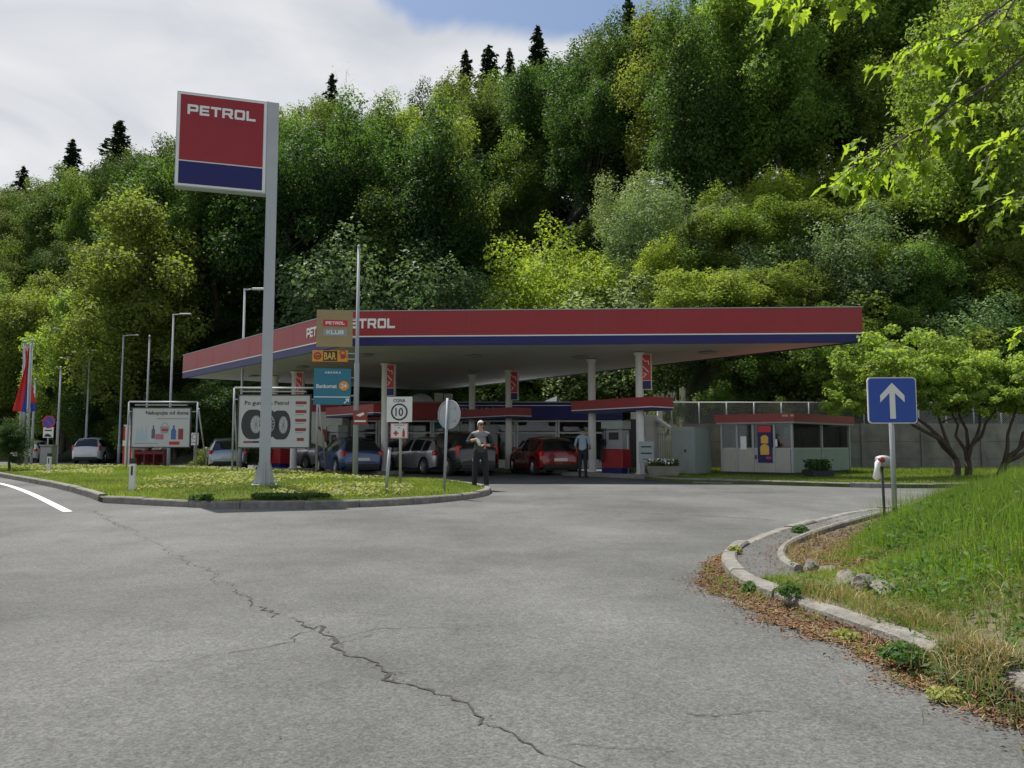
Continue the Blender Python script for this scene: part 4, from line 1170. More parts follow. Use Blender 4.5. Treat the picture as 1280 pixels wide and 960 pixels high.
# ---------------------------------------------------------------- shop
SY = 38.0
def sx(px): return (px - 640) / FPX * SY
def sz(py): return at(640, py, SY).z
z0 = zr(0, SY)
shop = thing('station_shop', 'low flat roofed station shop with dark blue and red fascia and large windows', 'shop', (0, SY, z0))
xl, xr = sx(436), sx(778)
zt, zf = sz(503.5) - z0, sz(524.5) - z0
D = 6.0
m = MB()
m.box(((xl + xr) / 2, D, zt / 2), (xr - xl, .2, zt))
m.box((xl + .1, D / 2 + .1, zt / 2), (.2, D - .3, zt)); m.box((xr - .1, D / 2 + .1, zt / 2), (.2, D - .3, zt))
m.box(((xl + xr) / 2, .16, .17), (xr - xl - .42, .16, .34))
m.build('wall', M['white'], shop)
m = MB(); m.box(((xl + xr) / 2, D / 2, .03), (xr - xl - .45, D - .4, .06)); m.build('floor', M['concrete'], shop)
m = MB(); m.box(((xl + xr) / 2, D / 2 + .12, zt - .28), (xr - xl - .42, D - .3, .1)); m.build('ceiling', M['soffit'], shop)
m = MB(); m.box(((xl + xr) / 2, D / 2, zt + .03), (xr - xl + .1, D + .3, .06)); rf = m.build('roof', M['grey'], shop)
xm = sx(560)
m = MB(); m.box(((xm + xr) / 2, 0, (zt + zf) / 2), (xr - xm, .24, zt - zf)); m.build('blue_fascia', M['blue'], shop)
m = MB(); m.box(((xl + xm) / 2, 0, (zt + zf) / 2), (xm - xl - .004, .24, zt - zf)); m.build('red_fascia', M['red'], shop)
m = MB(); m.box(((xm + xr) / 2, -.128, zt - .14), (xr - xm, .014, .035)); m.build('white_stripe', M['letter'], shop)
m = MB(); add_text(m, 'HIP', sx(573), (zt + zf) / 2, .34, -.15, .03, width=.95, th=.03); m.build('lettering', M['grey'], shop); m = MB(); add_text(m, 'HOP', sx(608), (zt + zf) / 2, .34, -.15, .03, width=1.0, th=.03); m.build('lettering', M['grey'], shop)
# window front: each bay a window with its frame
edges = [sx(p) for p in (438, 472, 505, 540, 575, 610, 645, 697, 742, 776)]
zmid = sz(541) - z0
for i in range(len(edges) - 1):
    a, b = edges[i] + .02, edges[i + 1] - .02
    m = MB()
    for x in (a + .04, b - .04): m.box((x, .1, (.34 + zf) / 2), (.08, .08, zf - .34 - .004))
    for z in (.38, zmid, zf - .07): m.box(((a + b) / 2, .1, z), (b - a - .165, .078, .08 if z != zmid else .07))
    f = m.build('window', M['white'], shop)
    m = MB(); m.box(((a + b) / 2, .12, (.42 + zmid) / 2), (b - a - .16, .012, zmid - .46)); m.box(((a + b) / 2, .12, (zmid + zf) / 2), (b - a - .16, .012, zf - zmid - .16)); m.build('pane', M['shopglass'], f)
# inside: shelves of goods and a counter
rg = random.Random(8)
goods = [pm('goods_' + n, c, .5, var=.25, scale=9) for n, c in (('red', (.4, .05, .04)), ('blue', (.05, .1, .35)), ('yellow', (.5, .36, .06)), ('white', (.55, .55, .5)), ('green', (.07, .25, .08)))]
for i, x in enumerate((sx(470), sx(530), sx(590), sx(660), sx(715))):
    t = thing('shop_shelf', ['shop shelf behind the left end of the windows', 'shop shelf behind the window left of the standing man', 'shop shelf behind the window above the standing man', 'shop shelf behind the window above the red car', 'shop shelf behind the window near the man in the blue shirt'][i], 'shelf', (x, SY + 1.6, z0 + .06), 0, 'shelves inside the shop')
    m = MB()
    for z in (.1, .5, .9, 1.3): m.box((0, 0, z), (1.5, .4, .03))
    m.box((0, .19, .72), (1.5, .03, 1.4)); m.build('rack', M['grey'], t)
    g_ = MB(); q = -.68
    while q < .66:
        wd = rg.uniform(.08, .2)
        for z in (.115, .515, .915): g_.box((q + wd / 2, -.02, z + .13), (wd * .9, .26, rg.uniform(.16, .26)), 0, rg.randrange(5))
        q += wd
    g_.build('goods', goods, t)
t = thing('shop_counter', 'pale counter inside the shop at its right end', 'counter', (sx(757), SY + 1.5, z0 + .06))
m = MB(); m.box((0, 0, .5), (1.2, .6, 1.0)); m.build('body', M['beige'], t); m = MB(); m.box((0, 0, 1.03), (1.3, .7, .05)); m.build('top', M['grey'], t)
# roof lights and chimney-like units
m = MB(); m.box((sx(541), 3.0, zt + .36), (.42, .6, .62)); m.build('vent_shaft', M['white'], rf)
m = MB(); m.box((sx(553), 3.4, zt + .36), (.42, .6, .62)); m.build('vent_shaft', M['white'], rf)
m = MB(); m.ball((sx(518), 2.6, zt + .02), (.72, .9, .62), 16); m.build('skylight_dome', M['letter'], rf)
def sky_wedge(x0, x1, y):
    m = MB(); a = zt + .05
    vs = [(x0, y, a), (x1, y, a), (x1, y + 1.4, a), (x0, y + 1.4, a), (x0 + .1, y, a + .12), (x1 + .05, y, a + .46), (x1 + .05, y + 1.4, a + .46), (x0 + .1, y + 1.4, a + .12)]
    m.add(vs, [(3, 2, 1, 0), (4, 5, 6, 7), (0, 1, 5, 4), (1, 2, 6, 5), (2, 3, 7, 6), (3, 0, 4, 7)]); m.build('skylight', M['letter'], rf)
sky_wedge(sx(678), sx(699), 2.5)
# white end block on the left with a red pointing hand
t = thing('wash_building', 'white walled side building with a red pointing hand and red top band', 'building', (sx(418), SY - 1.5, z0))
wx = (36.5 / FPX)
m = MB(); m.box((0, 1.5, 1.42), (1.45, 3.0, 2.84)); m.build('wall', M['white'], t)
m = MB(); m.box((0, 1.45, 2.98), (1.5, 3.2, .48)); m.box((.0, 1.45, 2.78), (1.46, 3.1, .1)); m.build('red_band', M['red'], t)
m = MB(); hz_ = 1.62
m.plate([(-.56 * .8, hz_ + .36), (-.50 * .8, hz_ + .42), (-.05, hz_ + .22), (.0, hz_ + .42), (.12, hz_ + .46), (.2, hz_ + .30), (.3, hz_ + .38), (.4, hz_ + .28), (.46, hz_ + .02), (.42, hz_ - .22), (.26, hz_ - .36), (.02, hz_ - .38), (-.1, hz_ - .28), (-.12, hz_ - .02), (-.2, hz_ + .1)], -.03, .03)
m.build('hand_emblem', M['brownred'], t)
m = MB(); m.box((-1.0, .3, 1.5), (.30, .3, 3.0)); m.box((-.86, .9, 2.2), (.2, 1.2, 1.3)); m.build('side_pillar', M['white'], t)
m = MB(); m.box((-1.35, .6, 2.0), (.38, .2, 1.5)); m.build('notice_panel', M['white'], t)
# right end: white board, white wall and pillar
t = thing('end_wall', 'tall white end wall and slim pillar to the right of the shop', 'wall', (sx(812), SY - 6.5, z0))
k = 31.5 / 38
m = MB(); m.box((.02, 0, 1.18), (.56, .25, 2.36)); m.build('wall', M['white'], t)
m = MB(); m.box((-.42 + 6.81 * (1 - k) * 0 , .3, 2.2), (.62, .1, .62)); m.build('white_board', M['letter'], t)
EW = t
t.location.x = (812 - 640) / FPX * 31.5; t.location.y = 31.5
m = MB(); m.box((.40, -.1, 1.3), (.18, .26, 2.6)); m.build('pillar', M['white'], t)
m = MB(); m.disc((.40, 2.05), .11, -.25, .02, 20); m.build('round_lamp', M['grey'], t)
m = MB(); m.box((-.72, .2, 1.1), (.5, .2, 2.2)); m.build('dark_door', M['darkmetal'], t)
# bar gate and sloping coping
p = at(831, 560, 30.8)
t = thing('bar_gate', 'steel gate of upright bars between white pillar and green metal cabinet', 'gate', (p.x, p.y, .1), R(-4))
m = MB()
for k_ in range(7): m.box((-.26 + .088 * k_, 0, .95), (.022, .022, 1.84))
m.build('bars', M['galv'], t)
for z in (.12, 1.55, 1.86): m = MB(); m.box((0, .02, z), (.6, .03, .05)); m.build('rail', M['galv'], t)
m = MB(); a_, b_ = at(822, 524, 31.0), at(842, 538, 30.4); m.bar(a_, b_, .2, .1)
tag(m.build('coping', M['letter']), 'white sloping coping that runs down from the white pillar above the bar gate', 'coping')

# green metal cabinet
t = thing('metal_cabinet', 'pale green corrugated metal cabinet left of the kiosk', 'cabinet', (0, 0, .17))
def face_box(t, q0, q1, q2, z0_, z1_, mat, name):        # box from front-left, front corner and front-right feet
    q3 = q0 + (q2 - q1)
    m = MB(); m.prism([(v.x, v.y) for v in (q0, q1, q2, q3)], z0_, z1_); return m.build(name, mat, t)
c1 = at(868, 580, 26.6); c0 = at(840.5, 580, 27.3); c2 = at(889, 580, 27.7)
t.location = (c1.x, c1.y, .17); q0, q1, q2 = [Vector((c.x - c1.x, c.y - c1.y, 0)) for c in (c0, c1, c2)]
H1 = at(868, 535, 26.6).z - .17
face_box(t, q0, q1, q2, .04, H1, M['sage'], 'body')
m = MB()
for a_, b_, n_ in ((q0, q1, 16), (q1, q2, 12)):
    d_ = (b_ - a_).normalized(); nn_ = Vector((d_.y, -d_.x, 0))
    for k_ in range(n_):
        p_ = a_.lerp(b_, (k_ + .5) / n_) + nn_ * .006
        m.box((p_.x, p_.y, H1 / 2), ((b_ - a_).length / n_ * .45, .016, H1 - .16), math.atan2(d_.y, d_.x))
m.build('corrugation', M['sage'], t)
m = MB(); m.prism([((v - q1).x * 1.06 + q1.x, (v - q1).y * 1.06 + q1.y) for v in (q0, q1, q2, q0 + q2 - q1)], H1 + .002, H1 + .05); m.build('lid', M['galv'], t)
pL = q0.lerp(q1, .6); m = MB(); m.box((pL.x - .01, pL.y - .03, H1 * .52), (.05, .05, .09)); m.build('lock', M['black'], t)

# kiosk
kc = at(991, 590, 25.4); k0 = at(903, 590, 26.9); k2 = at(1063.5, 590, 28.7)
e1 = Vector((k0.x - kc.x, k0.y - kc.y, 0)); L1 = e1.length; e1.normalize()
e2 = Vector((-e1.y, e1.x, 0)); e2 = e2 if e2.y > 0 else -e2
dd = Vector((k2.x - kc.x, k2.y - kc.y, 0)); L2 = dd.length * .985
e2 = dd.normalized()
kiosk = thing('kiosk', 'small pale kiosk with glazed upper half and flat dark red roof', 'kiosk', (kc.x, kc.y, .17))
HK = at(991, 527, 25.4).z - .17; HS = at(991, 562, 25.4).z - .17; HT = at(991, 516.5, 25.4).z - .17
print('kiosk', L1, L2, HK, HS, HT)
A1 = math.atan2(-e1.y, -e1.x); A2 = math.atan2(e2.y, e2.x)
def onface(mb, e, L_, u0, u1, z0_, z1_, off, th, flip, mi=0):
    """slab on a kiosk wall between u0..u1 along the wall"""
    n = Vector((e.y, -e.x, 0)); n = n if flip else -n
    a = e * u0 - n * (-off); b = e * u1 + n * off
    a = e * u0 + n * off
    q = [a, b, b - n * th, a - n * th]
    return mb.prism([(v.x, v.y) for v in q], z0_, z1_, mi)
n1 = Vector((e1.y, -e1.x, 0)); n1 = n1 if n1.y < 0 else -n1
n2 = Vector((e2.y, -e2.x, 0)); n2 = n2 if n2.y < 0 else -n2
f1 = (Vector((e1.y, -e1.x, 0)) - n1).length < .1; f2 = (Vector((e2.y, -e2.x, 0)) - n2).length < .1
zb_ = .14
# walls: front (e1) lower panels, side (e2) lower panel, plain back walls
m = MB(); onface(m, e1, L1, .06, L1 * .525, zb_, HS, 0, .05, f1); onface(m, e1, L1, L1 * .555, L1 - .02, zb_, HS, 0, .05, f1); m.build('front_panel', M['beige'], kiosk)
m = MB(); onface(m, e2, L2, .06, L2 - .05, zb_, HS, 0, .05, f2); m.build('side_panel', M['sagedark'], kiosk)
m = MB(); o1 = e2 * L2; o2 = e1 * L1
q = [o1, o1 + e1 * L1, o1 + e1 * L1 - e2 * .05, o1 - e2 * .05]; m.prism([(v.x, v.y) for v in q], zb_, HS)
q = [o2 + e2 * .06, o2 + e2 * (L2 - .06), o2 + e2 * (L2 - .06) - e1 * .05, o2 + e2 * .06 - e1 * .05]; m.prism([(v.x, v.y) for v in q], zb_, HS); m.build('back_panel', M['beige'], kiosk)
m = MB(); m.prism([(v.x, v.y) for v in (Vector((0, 0, 0)), e1 * L1, e1 * L1 + e2 * L2, e2 * L2)], .10, zb_ - .003); m.build('floor', M['darkmetal'], kiosk)
for u_, v_ in ((.1, .1), (.9, .1), (.5, .1), (.1, .9), (.9, .9)):
    q = e1 * L1 * u_ + e2 * L2 * v_; m = MB(); m.box((q.x, q.y, .05), (.25, .25, .1), A2); m.build('footing', M['concrete'], kiosk)
posts = [(0, 0), (L1, 0), (0, L2), (L1, L2), (0, L2 * .49), (L1 * .54, 0), (L1 * .24, 0), (L1 * .77, 0)]
for u_, v_ in posts:
    q = e1 * u_ + e2 * v_ + (n1 * -.02 if v_ == 0 else Vector((0, 0, 0)))
    m = MB(); m.box((q.x, q.y, (HK + zb_) / 2), (.07, .07, HK - zb_), A2); m.build('post', M['galv'], kiosk)
m = MB()
for zz in (HS + .03, HK - .03):
    onface(m, e1, L1, .04, L1 - .04, zz - .028, zz + .028, -.003, .05, f1); onface(m, e2, L2, .04, L2 - .04, zz - .028, zz + .028, -.003, .05, f2)
m.build('window_rail', M['galv'], kiosk)
m = MB(); onface(m, e1, L1, .05, L1 - .05, HS + .06, HK - .06, -.022, .008, f1); m.build('front_glass', M['kioskglass'], kiosk)
m = MB(); onface(m, e2, L2, .05, L2 - .05, HS + .06, HK - .06, -.022, .008, f2); m.build('side_glass', M['kioskglass'], kiosk)
m = MB(); q = [o1, o1 + e1 * L1, o1 + e1 * L1 - e2 * .02, o1 - e2 * .02]; m.prism([(v.x, v.y) for v in q], HS, HK); q = [o2 + e2 * .06, o2 + e2 * (L2 - .06), o2 + e2 * (L2 - .06) - e1 * .02, o2 + e2 * .06 - e1 * .02]; m.prism([(v.x, v.y) for v in q], HS, HK); m.build('back_glass', M['kioskglass'], kiosk)
m = MB(); ov = .16
q = [-e1 * ov - e2 * ov, e1 * (L1 + ov) - e2 * ov, e1 * (L1 + ov) + e2 * (L2 + ov), -e1 * ov + e2 * (L2 + ov)]
m.prism([(v.x, v.y) for v in q], HK + .002, HT); m.build('roof', M['brownred'], kiosk)
m = MB(); q = [v * .98 for v in q]; m.prism([(v.x, v.y) for v in q], HK - .05, HK); m.build('roof_soffit', M['grey'], kiosk)
m = MB(); onface(m, e1, L1, L1 * .02, L1 * .10, HT - .11, HT - .05, ov + .006, .008, f1); onface(m, e1, L1, -.14, -.02, HT - .11, HT - .05, ov + .006, .008, f1); m.build('roof_marks', M['beige'], kiosk)
# door poster: yellow gas bottles on blue under a red heading
u0, u1 = L1 * .475, L1 * .80
pw0, pw1 = u0 + .30, u0 + .70
pw0, pw1 = L1 * .27, L1 * .47
pz0, pz1 = .46, HK - .1
m = MB(); onface(m, e1, L1, pw0, pw1, pz0, pz1, .035, .02, f1); ps = m.build('door_poster', M['blue'], kiosk)
m = MB(); onface(m, e1, L1, pw0 + .02, pw1 - .02, pz1 - .24, pz1 - .02, .041, .006, f1); m.build('poster_heading', M['signred'], ps)
cu_ = (pw0 + pw1) / 2
def bottle(mb, z0_, z1_, r):
    n = 14; pts = []
    for a, b in ((-1, 0), (-1, .72), (-.86, .86), (-.5, .93), (-.4, 1), (.4, 1), (.5, .93), (.86, .86), (1, .72), (1, 0), (.9, -.04), (-.9, -.04)):
        pts.append((a * r, z0_ + b * (z1_ - z0_)))
    nrm = n1; d_ = e1
    vs = [d_ * (cu_ + p_[0]) + nrm * .046 + Vector((0, 0, p_[1])) for p_ in pts]
    ar = sum((vs[i] - vs[0]).cross(vs[i + 1] - vs[0]).dot(nrm) for i in range(1, len(vs) - 1))
    mb.add(vs, [list(range(len(vs))) if ar > 0 else list(range(len(vs) - 1, -1, -1))])
m = MB(); ph_ = pz1 - pz0; bottle(m, pz0 + .22 * ph_, pz0 + .49 * ph_, .15); bottle(m, pz0 + .52 * ph_, pz0 + .73 * ph_, .125); m.build('poster_bottles', M['yellow'], ps)
m = MB(); onface(m, e1, L1, pw0 + .03, pw0 + .20, pz0 + .12, pz0 + .2, .042, .006, f1); m.build('poster_tag', M['signred'], ps)
m = MB(); onface(m, e1, L1, L1 * .20, L1 * .235, HS + .1, HS + .34, .01, .02, f1); m.build('notice', M['letter'], kiosk); m = MB(); onface(m, e1, L1, L1 * .635, L1 * .72, HS - .0, HS + .45, .01, .02, f1); m.build('notice', M['letter'], kiosk)
m = MB(); m.box(tuple(e1 * (L1 * .50) + n1 * .04 + Vector((0, 0, HS - .25))), (.03, .05, .14), A1); m.build('door_handle', M['black'], kiosk)
# red-framed crates inside
m = MB(); q = e2 * L2 * .25 + e1 * .5; m.box((q.x, q.y, HS + .12), (1.2, .5, .5), A2); m.build('inner_poster', M['brownred'], kiosk)

# long concrete wall with panels, and the wire fence on it
WY = 31.0
wl = thing('retaining_wall', 'long weathered concrete panel wall behind the kiosk', 'wall', (6.9, WY, 0))
WH = 2.08
for k_ in range(10):
    x0 = k_ * 2.4
    m = MB()
    for z0_, z1_ in ((.0, .66), (.672, 1.36), (1.372, WH)): m.box((x0 + 1.2, 0, (z0_ + z1_) / 2), (2.22, .12, z1_ - z0_))
    m.build('wall_panel', M['concrete'], wl)
    m = MB(); m.box((x0, -.01, WH / 2), (.17, .2, WH + .02)); m.build('wall_post', M['concrete'], wl)
fence = thing('wire_fence', 'chain link fence on thin posts along the top of the concrete wall', 'fence', (5.4, WY + .35, 1.95))
FHt = at(950, 503, WY + .35).z - 1.95
nps = 15
for k_ in range(nps):
    m = MB(); m.tube([(k_ * 1.12, 0, -.4), (k_ * 1.12, 0, FHt)], .028, 7); m.build('fence_post', M['galv'], fence)
m = MB(); m.tube([(0, 0, FHt), ((nps - 1) * 1.12, 0, FHt)], .02, 6); m.build('top_rail', M['galv'], fence)
m = MB(); LF = (nps - 1) * 1.12
for s_ in (1, -1):
    x = -FHt
    while x < LF:
        a = max(0, x); b = min(LF, x + FHt)
        if b - a > .02:
            za, zb2 = (a - x), (b - x)
            if s_ < 0: za, zb2 = FHt - za, FHt - zb2
            m.bar((a, .012 * s_, za), (b, .012 * s_, zb2), .005)
        x += .10
m.build('wire_mesh', M['galv'], fence)
# ---------------------------------------------------------------- signs and poles
def X_at(px, Y): return (px - 640) / FPX * Y          # close to the optical axis height this is exact enough
def gz(x, y): return isl_z(x, y)

# tall red and blue pylon sign
py_Y = 18.0
bx = at(329, 608, py_Y).x
gz0 = gz(bx, py_Y)
pyl = thing('pylon_sign', 'tall pylon with large red and dark blue sign box on a pale grey pole', 'pylon sign', (bx, py_Y, gz0), R(17))
ztop = at(342, 131, py_Y).z - gz0; zbot = at(335, 245, py_Y).z - gz0
m = MB(); m.box((.02, 0, ztop / 2), (.245, .28, ztop)); m.build('pole', M['pylon'], pyl)
m = MB()
for sx_, sy_ in ((1, 0), (-1, 0), (0, 1), (0, -1)):
    a = [(sx_ * .13 + .02 + (0.012 if sy_ else 0), sy_ * .15 + (0.012 if sx_ else 0), .02), (sx_ * .25 + .02 + (0.012 if sy_ else 0), sy_ * .25 + (0.012 if sx_ else 0), .02), (sx_ * .13 + .02 + (0.012 if sy_ else 0), sy_ * .15 + (0.012 if sx_ else 0), .55)]
    b = [(p[0] - (0.024 if sy_ else 0), p[1] - (0.024 if sx_ else 0), p[2]) for p in a]
    m.add(a + b, [(0, 1, 2), (5, 4, 3), (0, 3, 4, 1), (1, 4, 5, 2), (2, 5, 3, 0)])
m.box((.02, 0, .01), (.56, .56, .04)); m.build('base_plate', M['pylon'], pyl)
SW = 2.02; sc_ = -.11 - SW / 2; HH = ztop - zbot
m = MB(); m.box((sc_ + .01, 0, zbot + HH / 2), (SW, .26, HH)); bxo = m.build('sign_box', M['pylon'], pyl)
fb = .07; blh = HH * .265
m = MB(); m.box((sc_, -.135, zbot + HH / 2), (SW - .05, .016, HH - .05)); m.build('white_face', M['letter'], bxo)
m = MB(); m.box((sc_, -.146, zbot + blh + .03 + (HH - blh - .03 - fb) / 2), (SW - 2 * fb - .04, .012, HH - blh - .03 - fb)); m.build('red_face', M['red'], bxo)
m = MB(); m.box((sc_, -.146, zbot + fb + (blh - fb) / 2), (SW - 2 * fb - .04, .012, blh - fb)); m.build('blue_face', M['blue'], bxo)
m = MB(); wide_caps(m, 'PETROL', sc_ - .02, zbot + HH * .815, HH * .105, SW * .74, -.16); m.build('lettering', M['letter'], bxo)

# flag pole with the small sign boards
pY = 23.0; px0 = at(444, 588, pY).x; zg = gz(px0, pY)
t = thing('board_pole', 'slim pale pole with gold, orange and teal sign boards hung on its left side', 'sign pole', (px0, pY, zg), R(6))
zt_ = at(449, 308, pY).z - zg; zj = at(447, 455, pY).z - zg
m = MB(); m.tube([(0, 0, -.05), (0, 0, zj), (0, 0, zj + .06), (0, 0, zt_)], [.085, .08, .06, .04], 12); m.build('pole', M['pole'], t)
m = MB(); m.ball((0, 0, zt_), .05, 8); m.build('pole_cap', M['galv'], t)
def pz(py): return at(447, py, pY).z - zg
def pxx(px): return (px - 447) / FPX * pY
def sboard(name, x0, x1, y0, y1, mat):
    m = MB(); m.box((pxx((x0 + x1) / 2), 0, (pz(y0) + pz(y1)) / 2), (abs(pxx(x1) - pxx(x0)), .05, pz(y0) - pz(y1)))
    o = m.build(name, M[mat], t)
    m = MB()
    for f in (.25, .75): m.bar((pxx(x1) - .04, .0, pz(y0) * f + pz(y1) * (1 - f)), (-.03, 0, pz(y0) * f + pz(y1) * (1 - f)), .03)
    m.build('bracket', M['galv'], o); return o
kb = sboard('gold_board', 396.5, 441, 388, 434, 'gold'); kb['label'] = 'gold board with red and grey name plates'
def sub(parent, name, mat, fn): m = MB(); fn(m); return m.build(name, M[mat], parent)
cx_ = pxx(419.5)
sub(kb, 'red_plate', 'signred', lambda m: m.box((cx_, -.03, pz(404.5)), (.72, .012, .19)))
sub(kb, 'grey_plate', 'grey', lambda m: m.box((cx_, -.03, pz(416)), (.72, .012, .22)))
sub(kb, 'lettering', 'letter', lambda m: wide_caps(m, 'PETROL', cx_, pz(404.5), .09, .56, -.042, .008))
sub(kb, 'lettering', 'letter', lambda m: wide_caps(m, 'KLUB', cx_, pz(416), .12, .50, -.042, .008))
bb = sboard('bar_board', 392, 435.5, 438.5, 452.5, 'orange'); cx_ = pxx(414); bb['label'] = 'orange board with a black centre that reads BAR'
sub(bb, 'black_centre', 'black', lambda m: m.box((cx_, -.03, pz(445.5)), (.41, .012, .30)))
sub(bb, 'lettering', 'yellow', lambda m: add_text(m, 'BAR', cx_, pz(445.5), .22, -.042, .02, width=.35, th=.008))
def cupl(m):
    c = pxx(398.5); z = pz(445.5); m.ring((c, z), .07, .115, -.032, .01, 24); m.plate([(c - .05, z - .05), (c + .06, z - .03), (c + .05, z + .03), (c - .04, z + .02)], -.034, .012)
sub(bb, 'croissant_mark', 'brownred', cupl)
def cup(m):
    c = pxx(429.5); z = pz(445.5); m.plate([(c - .08, z + .03), (c - .05, z - .08), (c + .05, z - .08), (c + .08, z + .03)], -.034, .01); m.ring((c + .09, z - .01), .018, .034, -.034, .01, 14); m.ring((c, z + .10), .05, .075, -.034, .008, 20, 0, 1.3)
sub(bb, 'cup_mark', 'brownred', cup)
tb = sboard('teal_board', 394.5, 440, 461, 506, 'teal'); cx_ = pxx(417); tb['label'] = 'teal board pointing to the cash machine'
sub(tb, 'lettering', 'letter', lambda m: add_text(m, 'ABANKA', cx_ + .02, pz(466), .07, -.032, .01, width=.48, th=.006, spacing=1.2))
sub(tb, 'lettering', 'letter', lambda m: add_text(m, 'Bankomat', cx_ - .16, pz(483), .12, -.032, .015, width=.60, th=.006))
def n24(m): m.disc((pxx(431.5), pz(482.5)), .145, -.032, .006, 28)
o24 = sub(tb, 'orange_disc', 'orange', n24)
sub(tb, 'lettering', 'letter', lambda m: add_text(m, '24', pxx(431.5), pz(482.5), .13, -.042, .02, width=.17, th=.008))
sub(tb, 'white_line', 'letter', lambda m: m.box((cx_, -.03, pz(496.5)), (1.06, .008, .026)))
def arr(m):
    c = pxx(435); z = pz(501.5); m.bar((c - .07, -.032, z - .07), (c + .05, -.032, z + .05), .01, .035); m.plate([(c - .03, z + .075), (c + .075, z + .075), (c + .075, z - .03), (c + .045, z - .03), (c + .045, z + .045), (c - .03, z + .045)], -.036, .01)
sub(tb, 'arrow', 'letter', arr)
m = MB(); m.box((.13, -.09, pz(522)), (.42, .02, .42)); rs_ = m.build('warning_plate', M['brownred'], t)
sub(rs_, 'white_mark', 'letter', lambda m: (m.plate([(.0, pz(519)), (.22, pz(515.5)), (.26, pz(518)), (.12, pz(521))], -.108, .008), m.box((.13, -.104, pz(526.5)), (.34, .006, .05))))

# CONA 10 sign with the small plate below
p = at(500, 602, 18.6); t = thing('speed_sign', 'square white speed zone sign with a black ringed 10 and a first aid plate below', 'road sign', (p.x, p.y, gz(p.x, p.y)), R(-4))
z_ = lambda py: at(499, py, 18.6).z - gz(p.x, p.y)
xo = (498.5 - 500) / FPX * 18.6
m = MB(); m.tube([(0, .03, -.1), (xo * .5, .03, z_(498))], .032, 10); m.build('post', M['galv'], t)
m = MB(); m.box((xo, -.02, (z_(496) + z_(527.5)) / 2), (.62, .025, z_(496) - z_(527.5)), 0, 0); pl = m.build('zone_plate', M['signwhite'], t)
zc = (z_(500) + z_(527.5)) / 2
sub(pl, 'ring', 'black', lambda m: m.ring((xo, z_(515)), .168, .205, -.04, .006, 40))
sub(pl, 'lettering', 'black', lambda m: add_text(m, '10', xo, z_(515), .20, -.04, .012, width=.19, th=.006))
sub(pl, 'lettering', 'black', lambda m: add_text(m, 'CONA', xo, z_(500.8), .085, -.04, .008, width=.29, th=.006))
m = MB(); m.box((xo - .0, -.02, (z_(529) + z_(548)) / 2), (.43, .02, z_(529) - z_(548))); pl = m.build('aid_plate', M['signwhite'], t)
sub(pl, 'red_edge', 'signred', lambda m: [m.box((xo + sx_ * .205, -.032, (z_(529) + z_(548)) / 2), (.012, .006, .35)) for sx_ in (-1, 1)] + [m.box((xo, -.032, (z_(529) + z_(548)) / 2 + sz_ * .172), (.40, .006, .012)) for sz_ in (-1, 1)])
sub(pl, 'red_cross', 'signred', lambda m: (m.box((xo - .08, -.033, z_(541.5)), (.12, .006, .04)), m.box((xo - .08, -.035, z_(541.5)), (.04, .006, .12))))
sub(pl, 'extinguisher_mark', 'signred', lambda m: (m.box((xo + .11, -.033, z_(542.5)), (.06, .006, .15)), m.box((xo + .11, -.034, z_(537.2)), (.03, .006, .05))))
sub(pl, 'text_lines', 'grey', lambda m: (m.box((xo, -.033, z_(531.5)), (.26, .006, .02)), m.box((xo + .0, -.033, z_(534.6)), (.06, .006, .025))))

# round sign seen from behind, and a bare post
p = at(555, 613, 17.0); t = thing('round_sign', 'round metal road sign seen from its plain grey back', 'road sign', (p.x, p.y, gz(p.x, p.y)), R(-36))
zc = at(559, 518, 17.0).z - gz(p.x, p.y)
m = MB(); m.tube([(-.0, .0, -.1), (.06, .03, zc + .36)], .03, 10); m.build('post', M['galv'], t)
m = MB(); m.disc((.09, zc), .318, .05, .012, 40); dsk = m.build('sign_disc', M['galv'], t)
m = MB(); m.ring((.09, zc), .30, .322, .036, .03, 40); m.build('folded_rim', M['galv'], dsk)
m = MB(); m.bar((-.1, .04, zc + .14), (.28, .04, zc + .14), .02, .03); m.bar((-.1, .04, zc - .14), (.28, .04, zc - .14), .02, .03); m.build('back_strap', M['galv'], dsk)
p = at(482, 622, 16.2); q = at(487, 561, 16.2); zz = gz(p.x, p.y)
m = MB(); m.tube([(0, 0, -.1), (q.x - p.x, 0, q.z - zz)], .033, 10)
m.tube([(q.x - p.x, 0, q.z - zz), (q.x - p.x, 0, q.z - zz + .02)], .038, 10)
tag(m.build('bare_post', M['galv'], None, (p.x, p.y, zz)), 'short bare metal post in the grass left of the round sign', 'post')

# blue one way sign
p = at(1120, 634, 9.4); zz = bank_z(p.x, p.y)
t = thing('arrow_sign', 'square blue road sign with a white upward arrow on a thin post', 'road sign', (p.x, p.y, zz), R(-3))
zc = at(1120, 500.5, 9.4).z - zz; hw = .292; rc_ = .05
def rrect(w_, h_, r_, cz, n=6):
    pts = []
    for cx__, cz__, a0 in ((w_ - r_, h_ - r_, 0), (-w_ + r_, h_ - r_, PI / 2), (-w_ + r_, -h_ + r_, PI), (w_ - r_, -h_ + r_, 1.5 * PI)):
        for k in range(n + 1): a = a0 + PI / 2 * k / n; pts.append((cx__ + r_ * math.cos(a), cz + cz__ + r_ * math.sin(a)))
    return pts
m = MB(); m.tube([(0, .035, -.2), (0, .035, zc + .2)], .03, 12); m.build('post', M['galv'], t)
m = MB(); m.plate(rrect(hw, hw * .97, .045, zc), -.012, .02); bp_ = m.build('sign_plate', M['signwhite'], t)
m = MB(); m.plate(rrect(hw - .012, hw * .97 - .012, .038, zc), -.0165, .004); m.build('blue_face', M['signblue'], bp_)
m = MB(); s = .146
